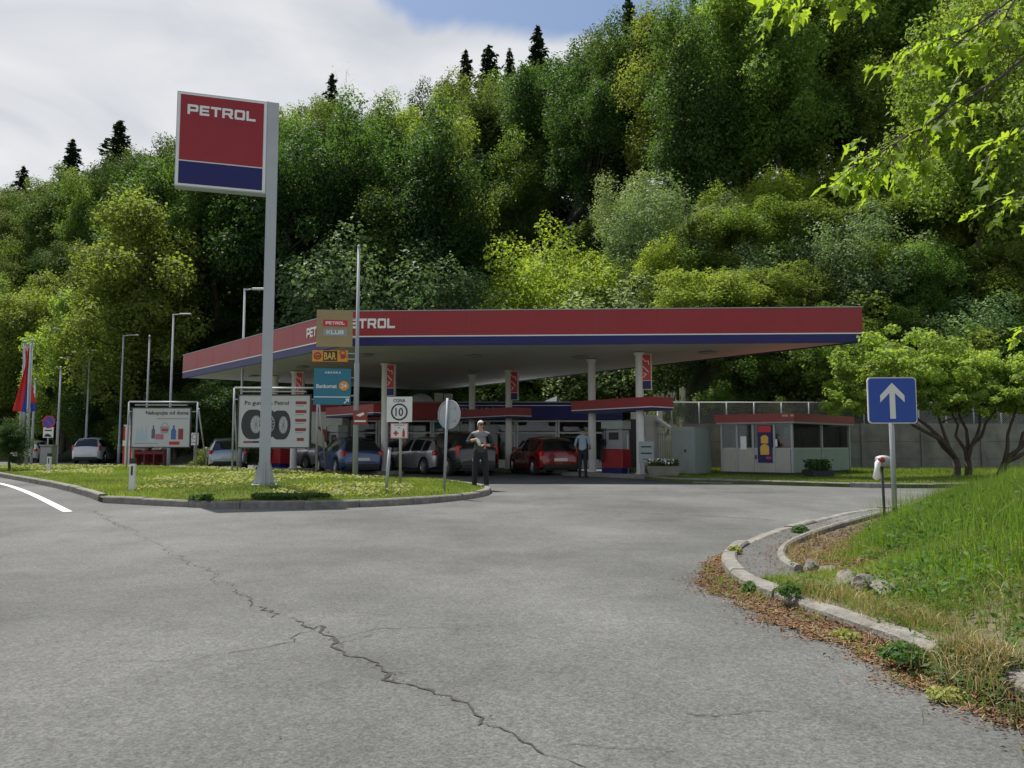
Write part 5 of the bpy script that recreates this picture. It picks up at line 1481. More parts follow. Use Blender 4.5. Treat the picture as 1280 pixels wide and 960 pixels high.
m.plate([(-.033, zc - .225), (.033, zc - .225), (.033, zc + .09), (.145, zc - .025), (.145, zc + .06), (0, zc + .215), (-.145, zc + .06), (-.145, zc - .025), (-.033, zc + .09)], -.0195, .003); m.build('arrow', M['letter'], bp_)
m = MB(); m.bar((-.1, .012, zc + .12), (.1, .012, zc + .12), .01, .03); m.bar((-.1, .012, zc - .12), (.1, .012, zc - .12), .01, .03); m.build('clamp', M['galv'], t)

# litter bin on a post with a plastic bag
p = at(1105, 628, 11.8); zz = bank_z(p.x, p.y)
t = thing('litter_bin', 'small grey metal litter bin on a post with white plastic bag hanging out', 'litter bin', (p.x, p.y, zz))
z_ = lambda py: at(1103, py, 11.8).z - zz
m = MB(); m.tube([(.02, .03, -.2), (.0, .03, z_(572))], .022, 8); m.build('post', M['darkmetal'], t)
m = MB(); m.lathe([(.0, z_(583)), (.10, z_(583)), (.115, z_(574)), (.10, z_(571)), (.05, z_(569.5)), (0, z_(569))], (.0, -.02, 0), 16); m.build('bucket', M['galv'], t)
m = MB(); m.tube([(-.07, -.06, z_(575)), (-.12, -.1, z_(579)), (-.135, -.1, z_(586)), (-.14, -.09, z_(597)), (-.14, -.09, z_(600))], [.03, .045, .035, .06, .015], 9); m.build('plastic_bag', M['letter'], t)
m = MB(); m.ball((-.06, -.10, z_(574.5)), (.06, .05, .05), 8); m.build('red_wrapper', M['brownred'], t)

# delineator posts
def delineator(px, py, Y, h, label):
    p = at(px, py, Y); t = thing('delineator_post', label, 'marker post', (p.x, p.y, gz(p.x, p.y)), 0, 'white marker posts on the grass')
    m = MB(); m.prism([(-.06, -.04), (.06, -.04), (.05, .05), (-.05, .05)], -.1, h - .13); m.build('body', M['white'], t)
    m = MB(); m.prism([(-.062, -.042), (.062, -.042), (.052, .052), (-.052, .052)], h - .128, h - .01); m.build('black_cap', M['black'], t)
    m = MB(); m.box((0, -.043, h * .62), (.04, .008, .20)); m.build('reflector', M['black'], t)
delineator(165, 614, 16.9, .74, 'white marker post with black cap standing near the kerb below the grocery billboard')
delineator(61, 592, 27.5, .72, 'small white marker post in front of the grey street cabinet at far left')

# street lamps: (px of foot, px of head, top y, arm sign)
def lamp(px, top, Y, label, arm=1.0, r=.06):
    p = at(px, top, Y); x = p.x; zg_ = zr(x, Y)
    t = thing('street_lamp', label, 'street lamp', (x, Y, zg_), 0, 'grey street lamps along the road')
    H = p.z - zg_
    m = MB(); m.tube([(0, 0, 0), (0, 0, 1.2), (0, 0, 1.25), (0, 0, H)], [r * 1.45, r * 1.4, r, r * .7], 10); m.build('pole', M['pole'], t)
    m = MB(); m.tube([(0, 0, H - .04), (arm * .35, 0, H - .01)], [.03, .025], 8); m.build('arm', M['pole'], t)
    m = MB(); m.box((arm * .62, 0, H + .0), (.60, .22, .07), 0, 0, None, .03); m.build('lamp_head', M['grey'], t)
lamp(306, 361, 33, 'street lamp rising directly left of the tall pylon pole, before the canopy edge')
lamp(217, 392.5, 39.5, 'street lamp just left of the canopy end, crossing behind the grocery billboard')
lamp(154.5, 419, 46.5, 'street lamp beside the white people carrier, left of the grocery billboard')
lamp(105, 438, 54, 'street lamp left of the white people carrier')
lamp(60, 455.5, 63, 'distant street lamp behind the round blue sign')
lamp(222, 480, 84, 'small far street lamp under the left end of the canopy')
lamp(9, 478.5, 84, 'small far street lamp at the left edge')
# bare flag poles
def flagpole(px, top, Y, label, name='flagpole', grp='bare flagpoles behind the grass island', r=.075):
    p = at(px, top, Y); x = p.x; z_g = gz(x, Y)
    t = thing(name, label, 'flagpole', (x, Y, z_g), 0, grp); H = p.z - z_g
    m = MB(); m.tube([(0, 0, -.1), (0, 0, H * .45), (0, 0, H * .455), (0, 0, H)], [r, r * .95, r * .72, r * .5], 10); m.build('pole', M['pole'], t)
    m = MB(); m.ball((0, 0, H + .03), .07, 8); m.build('finial', M['galv'], t)
    return t, H
flagpole(187, 421, 41.5, 'bare flagpole standing in front of the grocery billboard')
flagpole(112, 447, 49, 'bare flagpole directly right of the street lamp by the white people carrier')
flagpole(76, 460, 42, 'bare flagpole to the right of the round blue sign')
flagpole(44, 475, 44, 'bare short flagpole close right of the flags')
M['flag_red'] = pm('flag_red', (.62, .03, .03), .7); M['flag_blue'] = pm('flag_blue', (.03, .06, .42), .7); M['flag_white'] = pm('flag_white', (.75, .75, .75), .7)
def flag(t, H, cols, L_, x_, seed):
    """cloth hanging limp in folds from the top of its pole"""
    rr = random.Random(seed); nu, nv = 15, 22; vs = []; fs = []; mi = []
    for j in range(nv + 1):
        v = j / nv
        for i in range(nu + 1):
            u = i / nu
            wd = .18 + .58 * v ** 1.4
            fx = -u * wd * (1 if x_ < 0 else -1); fy = math.sin(u * 13 + v * 3 + seed) * .10 * (1 - .3 * u) - .04
            vs.append((fx * .95, fy, H - .12 - v * L_ * (1 - .12 * u) - u * .35))
    for j in range(nv):
        for i in range(nu):
            fs.append((j * (nu + 1) + i, j * (nu + 1) + i + 1, (j + 1) * (nu + 1) + i + 1, (j + 1) * (nu + 1) + i)); mi.append(min(len(cols) - 1, int(i / nu * len(cols))))
    me = mesh_np('flag', vs, fs, [M[c] for c in cols], True, mi); f = link('flag', me, t)
    sd = f.modifiers.new('thick', 'SOLIDIFY'); sd.thickness = .006
t, H = flagpole(40.5, 426, 36.5, 'flagpole with a limp white, blue and red flag, front one of the flag group', grp='flagpoles with hanging flags'); flag(t, H, ['flag_white', 'flag_blue', 'flag_red', 'flag_red', 'flag_red'], 3.3, -1, 2)
t, H = flagpole(31, 428, 39, 'flagpole with a hanging red and white flag, leftmost of the flag group', grp='flagpoles with hanging flags'); flag(t, H, ['flag_white', 'flag_red'], 3.0, 1, 5)
t, H = flagpole(34.5, 431, 42, 'flagpole with a hanging blue flag at the back of the flag group', grp='flagpoles with hanging flags'); flag(t, H, ['flag_white', 'flag_blue'], 3.6, 1, 9)

# blue no stopping sign, cabinet
p = at(59, 560, 36); zg_ = gz(p.x, 36); t = thing('no_stopping_sign', 'round blue and red no stopping sign above a white plate at far left', 'road sign', (p.x, 36, zg_))
z_ = lambda py: at(59, py, 36).z - zg_
m = MB(); m.tube([(0, .03, 0), (0, .03, z_(524))], .035, 8); m.build('post', M['galv'], t)
m = MB(); m.disc((0.02, z_(527.5)), .30, -.01, .015, 32); d_ = m.build('sign_disc', M['signblue'], t)
sub(d_, 'red_ring', 'signred', lambda m: (m.ring((.02, z_(527.5)), .245, .302, -.016, .006, 32), m.bar((.02 - .18, -.018, z_(527.5) + .18), (.02 + .18, -.018, z_(527.5) - .18), .005, .05)))
m = MB(); m.box((.02, -.005, (z_(534) + z_(547)) / 2), (.48, .02, z_(534) - z_(547))); d_ = m.build('plate', M['signwhite'], t)
sub(d_, 'plate_marks', 'black', lambda m: (m.box((.02, -.018, z_(538)), (.34, .005, .06)), m.plate([(-.16, z_(546)), (-.12, z_(543)), (.0, z_(542)), (.14, z_(543.5)), (.2, z_(546))], -.019, .005)))
p = at(60, 575, 35); t = thing('street_cabinet', 'grey street cabinet below the round blue sign at far left', 'cabinet', (p.x, 35, gz(p.x, 35) - .05))
m = MB(); m.box((0, 0, .48), (.58, .36, .96), 0, 0, None, .02); m.build('body', M['concrete'], t); m = MB(); m.box((0, 0, .985), (.64, .42, .05)); m.build('lid', M['grey'], t)
m = MB(); m.box((0, -.184, .5), (.48, .008, .78)); m.build('door', M['grey'], t)

# billboards on braced frames
def billboard(px0, px1, pyt, pyb, Y, label, rz=0, arm_l=6):
    pc = at((px0 + px1) / 2, pyb, Y); zg_ = gz(pc.x, Y) - .05
    t = thing('billboard', label, 'billboard', (pc.x, Y, zg_), rz)
    W_ = (px1 - px0) / FPX * Y; z1, z0_ = at((px0 + px1) / 2, pyt, Y).z - zg_, pc.z - zg_
    m = MB(); m.box((0, 0, (z0_ + z1) / 2), (W_, .06, z1 - z0_)); pn = m.build('panel', M['board'], t)
    m = MB()
    for s in (-1, 1): m.box((s * (W_ / 2 + .02), 0, (z0_ + z1) / 2), (.04, .10, z1 - z0_ + .08))
    for z in (z0_ - .02, z1 + .02): m.box((0, 0, z), (W_ - .002, .10, .04))
    m.build('panel_frame', M['darkmetal'], t)
    e = W_ / 2 + .22; zt2 = z1 + .26
    for s in (-1, 1):
        m = MB(); m.tube([(s * e, .12, 0), (s * e, .12, zt2)], .035, 8); m.build('post', M['galv'], t)
        m = MB(); m.tube([(s * (e + .12), 1.1, 0), (s * (e + .02), .18, zt2 - .25)], .03, 8); m.build('brace', M['galv'], t)
        m = MB(); m.bar((s * e, .12, z1 - .12), (s * W_ / 2, .02, z1 - .12), .04); m.build('clamp', M['galv'], t)
    m = MB(); m.tube([(-e, .12, zt2), (e, .12, zt2)], .035, 8); m.build('top_rail', M['galv'], t)
    m = MB(); m.box((0, -.05, z1 + .13), (W_ * .9, .16, .04)); m.build('lamp_tray', M['galv'], t)
    return t, pn, W_, z0_, z1
t, pn, W_, b0, b1 = billboard(165.5, 236, 510.5, 558.5, 30.5, 'white billboard with household goods, left one of the two billboards', R(3))
hb_ = b1 - b0
sub(pn, 'lettering', 'black', lambda m: add_text(m, 'Nakupujte od doma', .10 * W_, b1 - .13 * hb_, .19, -.04, .012, width=.74 * W_, th=.006))
sub(pn, 'text_line', 'grey', lambda m: m.box((.19 * W_, -.034, b1 - .27 * hb_), (.54 * W_, .006, .035)))
sub(pn, 'red_logo', 'signred', lambda m: m.box((.24 * W_, -.034, b0 + .095 * hb_), (.18 * W_, .006, .13)))
sub(pn, 'text_line', 'grey', lambda m: m.box((-.25 * W_, -.034, b0 + .09 * hb_), (.40 * W_, .006, .03)))
M['print_blue'] = pm('print_blue', (.05, .16, .42), .5); M['print_pale'] = pm('print_pale', (.42, .52, .60), .5); M['print_pink'] = pm('print_pink', (.45, .16, .24), .5); M['print_dark'] = pm('print_dark', (.12, .12, .15), .5); M['print_grey'] = pm('print_grey', (.33, .35, .38), .5)
def btl(m, cx__, z__, w__, h__):
    m.plate([(cx__ - w__ / 2, z__), (cx__ + w__ / 2, z__), (cx__ + w__ / 2, z__ + h__ * .62), (cx__ + w__ * .18, z__ + h__ * .8), (cx__ + w__ * .18, z__ + h__), (cx__ - w__ * .18, z__ + h__), (cx__ - w__ * .18, z__ + h__ * .8), (cx__ - w__ / 2, z__ + h__ * .62)], -.035, .006)
zz = b0 + .19 * hb_
sub(pn, 'printed_bottle', 'print_blue', lambda m: btl(m, .22 * W_, zz, .085 * W_, .37 * hb_))
sub(pn, 'printed_box', 'brownred', lambda m: m.box((.345 * W_, -.034, zz + .14 * hb_), (.085 * W_, .006, .28 * hb_)))
sub(pn, 'printed_bottle', 'print_dark', lambda m: btl(m, -.13 * W_, zz + .04, .06 * W_, .34 * hb_))
sub(pn, 'printed_box', 'print_pink', lambda m: m.box((-.02 * W_, -.034, zz + .07 * hb_), (.14 * W_, .006, .14 * hb_)))
sub(pn, 'printed_basket', 'print_grey', lambda m: (m.plate([(.0, zz + .16 * hb_), (.12 * W_, zz + .16 * hb_), (.15 * W_, zz + .34 * hb_), (-.02 * W_, zz + .34 * hb_)], -.033, .005), m.ring((.065 * W_, zz + .36 * hb_), .10, .13, -.034, .006, 24)))
sub(pn, 'printed_box', 'signred', lambda m: m.box((.07 * W_, -.037, zz + .25 * hb_), (.11 * W_, .004, .06 * hb_)))
for k_, (cx__, w__, h__) in enumerate(((-.40, .05, .30), (-.33, .06, .38), (-.26, .05, .34))): sub(pn, 'printed_bottle', 'print_pale', lambda m: btl(m, cx__ * W_, zz - .02, w__ * W_, h__ * hb_))
sub(pn, 'printed_crate', 'print_pale', lambda m: m.box((-.33 * W_, -.036, zz + .03), (.2 * W_, .004, .12 * hb_)))
t, pn, W_, b0, b1 = billboard(298.5, 386, 494.5, 559, 25.5, 'white billboard with large tyres, right one of the two billboards', R(2))
hb_ = b1 - b0
sub(pn, 'lettering', 'black', lambda m: add_text(m, 'Po gume na Petrol', -.11 * W_, b1 - .155 * hb_, .17, -.04, .008, width=.62 * W_, th=.006))
def tyre(m, cx__, cz__, r_, ax): m.ring((cx__, cz__), r_ * .56, r_, -.034, .005, 40, 0, ax)
def tread(m, cx__, cz__, r_, ax, sh): m.plate([(cx__ + ax * r_ * math.cos(a), cz__ + r_ * math.sin(a)) for a in [PI / 2 + PI * k / 20 for k in range(21)]] + [(cx__ + sh + ax * r_ * math.cos(a), cz__ + r_ * math.sin(a)) for a in [1.5 * PI - PI * k / 20 for k in range(21)]], -.033, .004)
zc_ = b0 + .44 * hb_
M['print_tyre'] = pm('print_tyre', (.035, .038, .042), .5); M['print_rim'] = pm('print_rim', (.36, .38, .39), .5)
for nm_, cx__, r_, ax, sh, dz_ in (('left', -.255, .27, .62, -.20, .0), ('mid', -.055, .25, .55, -.12, .02), ('right', .13, .265, .50, -.21, -.02)):
    c_ = cx__ * W_; r2 = r_ * hb_ * 1.06
    sub(pn, 'printed_tyre', 'print_tyre', lambda m: (tread(m, c_ + sh * .9, zc_ + dz_, r2, ax, -sh * .9 + .002), tyre(m, c_, zc_ + dz_, r2, ax)))
    def rimf(m):
        m.ring((c_, zc_ + dz_), r2 * .50, r2 * .60, -.037, .006, 32, 0, ax)
        for k in range(10):
            a = 2 * PI * k / 10 + .2
            m.bar((c_, -.036, zc_ + dz_), (c_ + ax * r2 * .52 * math.cos(a), -.036, zc_ + dz_ + r2 * .52 * math.sin(a)), .006, .03)
    sub(pn, 'printed_rim', 'print_rim', rimf)
for k_, yy in enumerate((.86, .69, .52, .34, .15)): sub(pn, 'red_tag', 'brownred', lambda m: m.box((.375 * W_, -.034, b0 + yy * hb_), (.155 * W_ if k_ < 4 else .10 * W_, .006, .10)))
for k_, yy in enumerate((.80, .63, .46, .28)): sub(pn, 'text_line', 'print_grey', lambda m: m.box((.355 * W_, -.034, b0 + yy * hb_), (.12 * W_, .006, .03)))
sub(pn, 'red_tag', 'brownred', lambda m: m.box((-.36 * W_, -.034, b0 + .10 * hb_), (.13 * W_, .006, .06)))
sub(pn, 'blue_tag', 'blue', lambda m: m.box((-.25 * W_, -.034, b0 + .10 * hb_), (.09 * W_, .006, .06)))

M['rack_red'] = pm('rack_red', (.15, .02, .018), .6)
# small things behind the billboards
p = at(243, 549, 40); zg_ = zr(p.x, 40); t = thing('small_sign', 'small white square sign on a post right of the grocery billboard', 'road sign', (p.x, 40, zg_))
z_ = lambda py: at(243, py, 40).z - zg_
m = MB(); m.tube([(0, .03, 0), (0, .03, z_(542))], .03, 8); m.build('post', M['galv'], t)
m = MB(); m.box((0, 0, (z_(541) + z_(556.5)) / 2), (.42, .02, z_(541) - z_(556.5))); d_ = m.build('plate', M['signwhite'], t)
sub(d_, 'printed_marks', 'print_grey', lambda m: (m.ring((0, z_(546)), .10, .14, -.016, .006, 24), m.box((0, -.014, z_(553)), (.3, .006, .06))))
p = at(160, 575, 41); t = thing('red_white_totem', 'narrow red and white totem beside grey pillar left of the grocery billboard', 'totem', (p.x, 41, zr(p.x, 41)))
H_ = at(160, 531, 41).z - zr(p.x, 41)
m = MB(); m.box((0, 0, H_ / 2), (.5, .2, H_)); m.build('body', M['white'], t)
m = MB()
for x_ in (-.2, -.02, .17): m.box((x_, -.105, H_ * .5), (.09, .012, H_ * .94))
m.build('red_stripes', M['signred'], t); m = MB(); m.box((0, -.118, H_ * .56), (.52, .01, .3)); m.build('white_panel', M['signwhite'], t)
m = MB(); m.box((.62, .1, H_ * .38), (.6, .3, H_ * .76)); m.build('pillar', M['concrete'], t)
p = at(190, 575, 40); t = thing('cart_shelter', 'low red rack with pale sloping tops below the grocery billboard', 'rack', (p.x, 40, zr(p.x, 40)))
for x_ in (-.75, -.25, .25, .75): m = MB(); m.box((x_, 0, .45), (.06, .7, .9)); m.build('upright', M['rack_red'], t)
m = MB(); m.box((0, .33, .55), (1.55, .03, .6)); m.box((0, -.33, .75), (1.55, .03, .14)); m.build('red_rail', M['rack_red'], t)
for x_ in (.30, .66): m = MB(); m.add([(x_ - .15, -.4, .90), (x_ + .12, -.4, 1.08), (x_ + .12, .3, 1.08), (x_ - .15, .3, .90), (x_ - .15, -.4, .93), (x_ + .12, -.4, 1.11), (x_ + .12, .3, 1.11), (x_ - .15, .3, .93)], [(3, 2, 1, 0), (4, 5, 6, 7), (0, 1, 5, 4), (1, 2, 6, 5), (2, 3, 7, 6), (3, 0, 4, 7)]); m.build('pale_top', M['letter'], t)
p = at(303, 565, 36); t = thing('orange_box', 'small orange roadside box beneath the left end of the tyre billboard', 'box', (p.x, 36, zr(p.x, 36)))
m = MB(); m.box((0, 0, .62), (.34, .24, .5), 0, 0, None, .02); m.build('body', M['orange'], t); m = MB(); m.box((0, 0, .18), (.08, .08, .37)); m.build('stand', M['galv'], t)
m = MB(); m.box((0, 0, .88), (.38, .28, .03)); m.build('lid', M['signred'], t)
# shrubs around the island
def bush(kind, px, py, Y, h, wide, name, label, z=None):
    p = at(px, py, Y); return plant_tree(kind, p.x, Y, gz(p.x, Y) - .1 if z is None else z, h, px, name, label, 'shrub', None, wide)
bush('dark', 12, 580, 30, 2.2, 1.5, 'dark_shrub', 'low dark evergreen shrub at the left edge before the flags')
bush('shrub', 128, 585, 52, 1.0, 1.4, 'low_shrub', 'low green bush at the foot of the far lamp by the white people carrier')
bush('oliveshrub', 258, 580, 38, 1.1, 1.5, 'low_shrub', 'low yellowish bush between the two billboards')
bush('shrub', 325, 580, 36, 1.2, 1.7, 'low_shrub', 'dark green clipped bush under the tyre billboard, left of the pylon pole')
bush('shrub', 348, 580, 37, 1.0, 1.2, 'low_shrub', 'dark green clipped bush under the tyre billboard, right of the pylon pole')

# ---------------------------------------------------------------- cars
CARMAT = {}
def paint(name, c, metal=.4):
    if name not in CARMAT: CARMAT[name] = pm('car_paint_' + name, c, .28, metal, var=.03, scale=2, coat=.8)
    return CARMAT[name]
STY = {
 'hatch': dict(L=4.1, W=1.76, prof=[(-2.05, .55), (-2.02, .78), (-1.97, .95), (-1.72, 1.30), (-1.52, 1.40), (-1.1, 1.455), (-.4, 1.49), (.15, 1.46), (.40, 1.38), (1.10, .98), (1.28, .93), (1.75, .82), (1.95, .72), (2.05, .55)], belt=(.93, .86), ws=(.32, 1.12), rw=(-1.96, -1.56), sw=(-1.55, .95), wh=(-1.28, 1.30), R=.31),
 'suv': dict(L=4.5, W=1.84, prof=[(-2.25, .6), (-2.22, .95), (-2.17, 1.08), (-1.98, 1.48), (-1.8, 1.58), (-1.2, 1.66), (-.4, 1.68), (.2, 1.64), (.5, 1.54), (1.15, 1.10), (1.35, 1.05), (1.9, .95), (2.13, .82), (2.25, .6)], belt=(1.05, .98), ws=(.42, 1.18), rw=(-2.16, -1.84), sw=(-1.9, 1.0), wh=(-1.38, 1.38), R=.345),
 'saloon': dict(L=4.45, W=1.76, prof=[(-2.22, .55), (-2.2, .85), (-2.12, .98), (-1.65, 1.02), (-1.45, 1.06), (-.95, 1.34), (-.6, 1.41), (-.1, 1.43), (.3, 1.38), (.95, 1.0), (1.15, .94), (1.75, .82), (2.05, .70), (2.22, .52)], belt=(.93, .86), ws=(.28, .98), rw=(-1.5, -.9), sw=(-1.35, .85), wh=(-1.32, 1.33), R=.31),
}
def make_car(style, colour, name, label, cat, loc, rz, plate=True, boot_open=False, grp=None):
    S = STY[style]; L_, W_, prof = S['L'], S['W'], S['prof']; h2 = L_ / 2
    t = thing(name, label, cat, loc, rz, grp)
    px_ = [a for a, b in prof]; pz_ = [b for a, b in prof]
    nx = 110
    xs_ = np.concatenate([np.linspace(-h2, -h2 + .35, 18)[:-1], np.linspace(-h2 + .35, h2 - .3, nx - 30), np.linspace(h2 - .3, h2, 14)[1:]])
    zt_ = np.interp(xs_, px_, pz_)
    for _ in range(2): zt_[1:-1] = .25 * zt_[:-2] + .5 * zt_[1:-1] + .25 * zt_[2:]
    sill = .24; Ra = S['R'] + .06; wc = S['R']
    rows = []; info = []
    SAMP = 26
    for x, zt in zip(xs_, zt_):
        q = abs(x) / h2
        wb = W_ / 2 * (1 - .16 * q ** 6 - .10 * max(0, q - .93) / .07)
        z_b = sill + .10 * max(0, q - .8) / .2
        for wx_ in S['wh']:
            dxx = abs(x - wx_)
            if dxx < Ra: z_b = max(z_b, wc + math.sqrt(Ra * Ra - dxx * dxx))
        belt = np.interp(x, (-h2, h2), S['belt'])
        roofy = max(0, zt - belt)
        zb2 = min(belt, zt - .06)
        z_b = min(z_b, zb2 - .06)
        k = min(1, roofy / .42)
        wr = wb * (.90 - .24 * k)                        # half width where the roof or bonnet rounds over
        ze = zt - (.055 if roofy > .05 else .05)
        ctrl = [(wb * .965, z_b), (wb * .995, z_b + (zb2 - z_b) * .25), (wb, z_b + (zb2 - z_b) * .55), (wb * .985, z_b + (zb2 - z_b) * .85), (wb * .965, zb2)]
        side = 10; pts = []
        for i in range(side):
            u = i / side * 4; a = int(u); f = u - a; pts.append((ctrl[a][0] * (1 - f) + ctrl[a + 1][0] * f, ctrl[a][1] * (1 - f) + ctrl[a + 1][1] * f))
        for i in range(8):                                # belt -> roof edge
            f = i / 8; pts.append((wb * .965 * (1 - f) + wr * f + .018 * math.sin(PI * f), zb2 * (1 - f) + ze * f))
        for i in range(9):                                # over the roof to the middle
            f = i / 8; a = f * PI / 2; pts.append((wr * (1 - f), ze + (zt - ze) * math.sin(a)))
        rows.append(pts)
    half = len(rows[0]); V = []
    for x, pts in zip(xs_, rows):
        for y, z in pts: V.append((x, y, z))
        for y, z in pts[-2::-1]: V.append((x, -y, z))
    nc = 2 * half - 1; V = np.array(V)
    parts = {'body': [], 'windscreen': [], 'rear_window': [], 'sw_l': [], 'sw_r': [], 'sw_l2': [], 'sw_r2': []}
    for i in range(len(xs_) - 1):
        for j in range(nc - 1):
            f = (i * nc + j, i * nc + j + 1, (i + 1) * nc + j + 1, (i + 1) * nc + j)
            c = V[list(f)].mean(0); jj = min(j, nc - 2 - j); x = c[0]
            zt = np.interp(x, px_, pz_); belt = np.interp(x, (-h2, h2), S['belt'])
            key = 'body'
            if jj >= 18 and S['ws'][0] < x < S['ws'][1] - .05: key = 'windscreen'
            elif jj >= 18 and S['rw'][0] < x < S['rw'][1]: key = 'rear_window'
            elif 10 <= jj <= 16 and S['sw'][0] < x < S['sw'][1] and zt - belt > .20 and c[2] < zt - .10:
                if abs(x + .28) < .045 or abs(x + 1.12) < .05 and style != 'saloon': key = 'body'
                else: key = ('sw_l' if c[1] > 0 else 'sw_r') + ('' if x > -.28 else '2')
            parts[key].append(f)
    def sub_mesh(nm, fl, mat, inset=0):
        fl = np.array(fl); used = np.unique(fl); mp__ = np.full(len(V), -1); mp__[used] = np.arange(len(used))
        return link(nm, mesh_np(nm, V[used], mp__[fl], mat, True), t)
    pt = paint(*colour)
    # closed ends
    body_f = parts['body']
    b = sub_mesh('body', body_f, pt)
    for i0, s in ((0, -1), (len(xs_) - 1, 1)):
        m = MB()
        ring = [tuple(V[i0 * nc + j]) for j in range(nc)]
        m.add(ring, [list(range(nc)) if s > 0 else list(range(nc - 1, -1, -1))])
        m.build('bumper', pt, t)
    for k_ in ('windscreen', 'rear_window'):
        if parts[k_]: sub_mesh(k_, parts[k_], M['carglass'])
    for k_ in ('sw_l', 'sw_r', 'sw_l2', 'sw_r2'):
        if parts[k_]: sub_mesh('side_window', parts[k_], M['carglass'])
    m = MB(); m.box((0, 0, .38), (L_ - .25, W_ * .74, .34)); m.box((-.1, 0, .24), (L_ - 1.0, W_ * .86, .10)); m.build('underbody', M['black'], t)
    for wx_ in S['wh']:
        for s in (-1, 1):
            yy = s * (W_ / 2 - .11)
            r_ = S['R']
            m = MB(); m.lathe([(r_ * .62, -.10), (r_ * .93, -.105), (r_, -.07), (r_, .07), (r_ * .93, .105), (r_ * .62, .10)], (wx_, yy, r_), 26, 'y'); wh = m.build('wheel', M['rubber'], t)
            m = MB(); m.lathe([(r_ * .63, s * .09), (r_ * .60, s * .10), (r_ * .55, s * .05)], (wx_, yy, r_), 24, 'y')
            m.lathe([(0, s * .03), (r_ * .56, s * .03)], (wx_, yy, r_), 20, 'y')
            for k in range(5):
                a = 2 * PI * k / 5 + .3
                m.bar((wx_, yy + s * .075, r_), (wx_ + math.cos(a) * r_ * .6, yy + s * .085, r_ + math.sin(a) * r_ * .6), .03, .055)
            m.lathe([(0, s * .09), (r_ * .16, s * .085), (r_ * .18, s * .05)], (wx_, yy, r_), 14, 'y')
            m.build('rim', M['rim'], wh)
    zl = S['belt'][0] - .06
    for s in (-1, 1):
        m = MB()
        if style == 'suv': m.box((-h2 + .17, s * (W_ / 2 - .19), zl - .02), (.18, .22, .32), s * .25, 0, None, .04)
        else: m.box((-h2 + .15, s * (W_ / 2 - .20), zl - .04), (.20, .30, .17), s * .3, 0, None, .04)
        m.build('taillight', M['taillight'], t)
        m = MB(); m.box((h2 - .17, s * (W_ / 2 - .24), zl - .22), (.28, .36, .16), -s * .35, 0, None, .04); m.build('headlight', M['headlight'], t)
        m = MB(); m.box((.72, s * (W_ / 2 + .06), S['belt'][1] + .12), (.13, .2, .14), 0, 0, None, .03); m.build('wing_mirror', pt, t)
    m = MB(); m.box((-h2 - .012, 0, .60 if style != 'saloon' else .66), (.024, .52, .115)); pl = m.build('licence_plate', M['signwhite'], t)
    m = MB(); m.box((-h2 - .02, 0, .36), (.06, W_ * .72, .12), 0, 0, None, .02); m.build('bumper_trim', M['black'], t)
    if boot_open:
        m = MB(); m.box((-h2 - .12, 0, S['prof'][5][1] + .22), (1.0, W_ * .70, .07), 0, 0, Matrix.Translation((0, 0, .0)), .02); m.build('open_tailgate', M['black'], t)
    return t
def put_car(px, py, Y, style, colour, name, label, cat, rz, **k):
    p = at(px, py, Y); return make_car(style, colour, name, label, cat, (p.x, Y, gz(p.x, Y) if not k.pop('flat', False) else zr(p.x, Y)), rz, **k)
CA = UA
BLUE = ('blue', (.022, .06, .17), .35); SIL = ('silver', (.42, .44, .46), .6); RED = ('red', (.22, .010, .013), .25); WHT = ('white', (.68, .69, .69), 0.0); DRK = ('dark', (.018, .02, .024), .4); PBL = ('pale_blue', (.36, .42, .48), .5)
def car_at(px, Y, *a, **k):
    x = X_at(px, Y); return make_car(*a[:2], *a[2:5], (x, Y, zr(x, Y)), a[5], **k)
car_at(436, 31.0, 'hatch', BLUE, 'hatchback_car', 'blue hatchback with red tail lights parked behind the slim sign pole', 'car', R(118))
car_at(678, 30.6, 'hatch', RED, 'hatchback_car', 'dark red hatchback parked in the shade at the pumps', 'car', R(107))
car_at(531, 31.6, 'hatch', SIL, 'hatchback_car', 'silver hatchback half in shade behind the round sign', 'car', R(128))
car_at(570, 30.2, 'suv', DRK, 'dark_car', 'black car in deep shade directly behind the standing man', 'car', R(116))
car_at(383, 37.5, 'saloon', SIL, 'saloon_car', 'silver saloon car left of the blue hatchback', 'car', R(138))
car_at(413, 40.5, 'saloon', DRK, 'saloon_car', 'dark saloon car between the silver saloon and the blue hatchback', 'car', R(130))
car_at(285, 36.5, 'hatch', PBL, 'hatchback_car', 'pale silver blue hatchback at the left end of the tyre billboard', 'car', R(112))
car_at(124, 50.5, 'suv', WHT, 'people_carrier', 'white people carrier with red tail lights driving away at left', 'car', R(101))
car_at(47, 52, 'hatch', WHT, 'white_hatchback', 'white hatchback half hidden behind the dark shrub at far left', 'car', R(100))

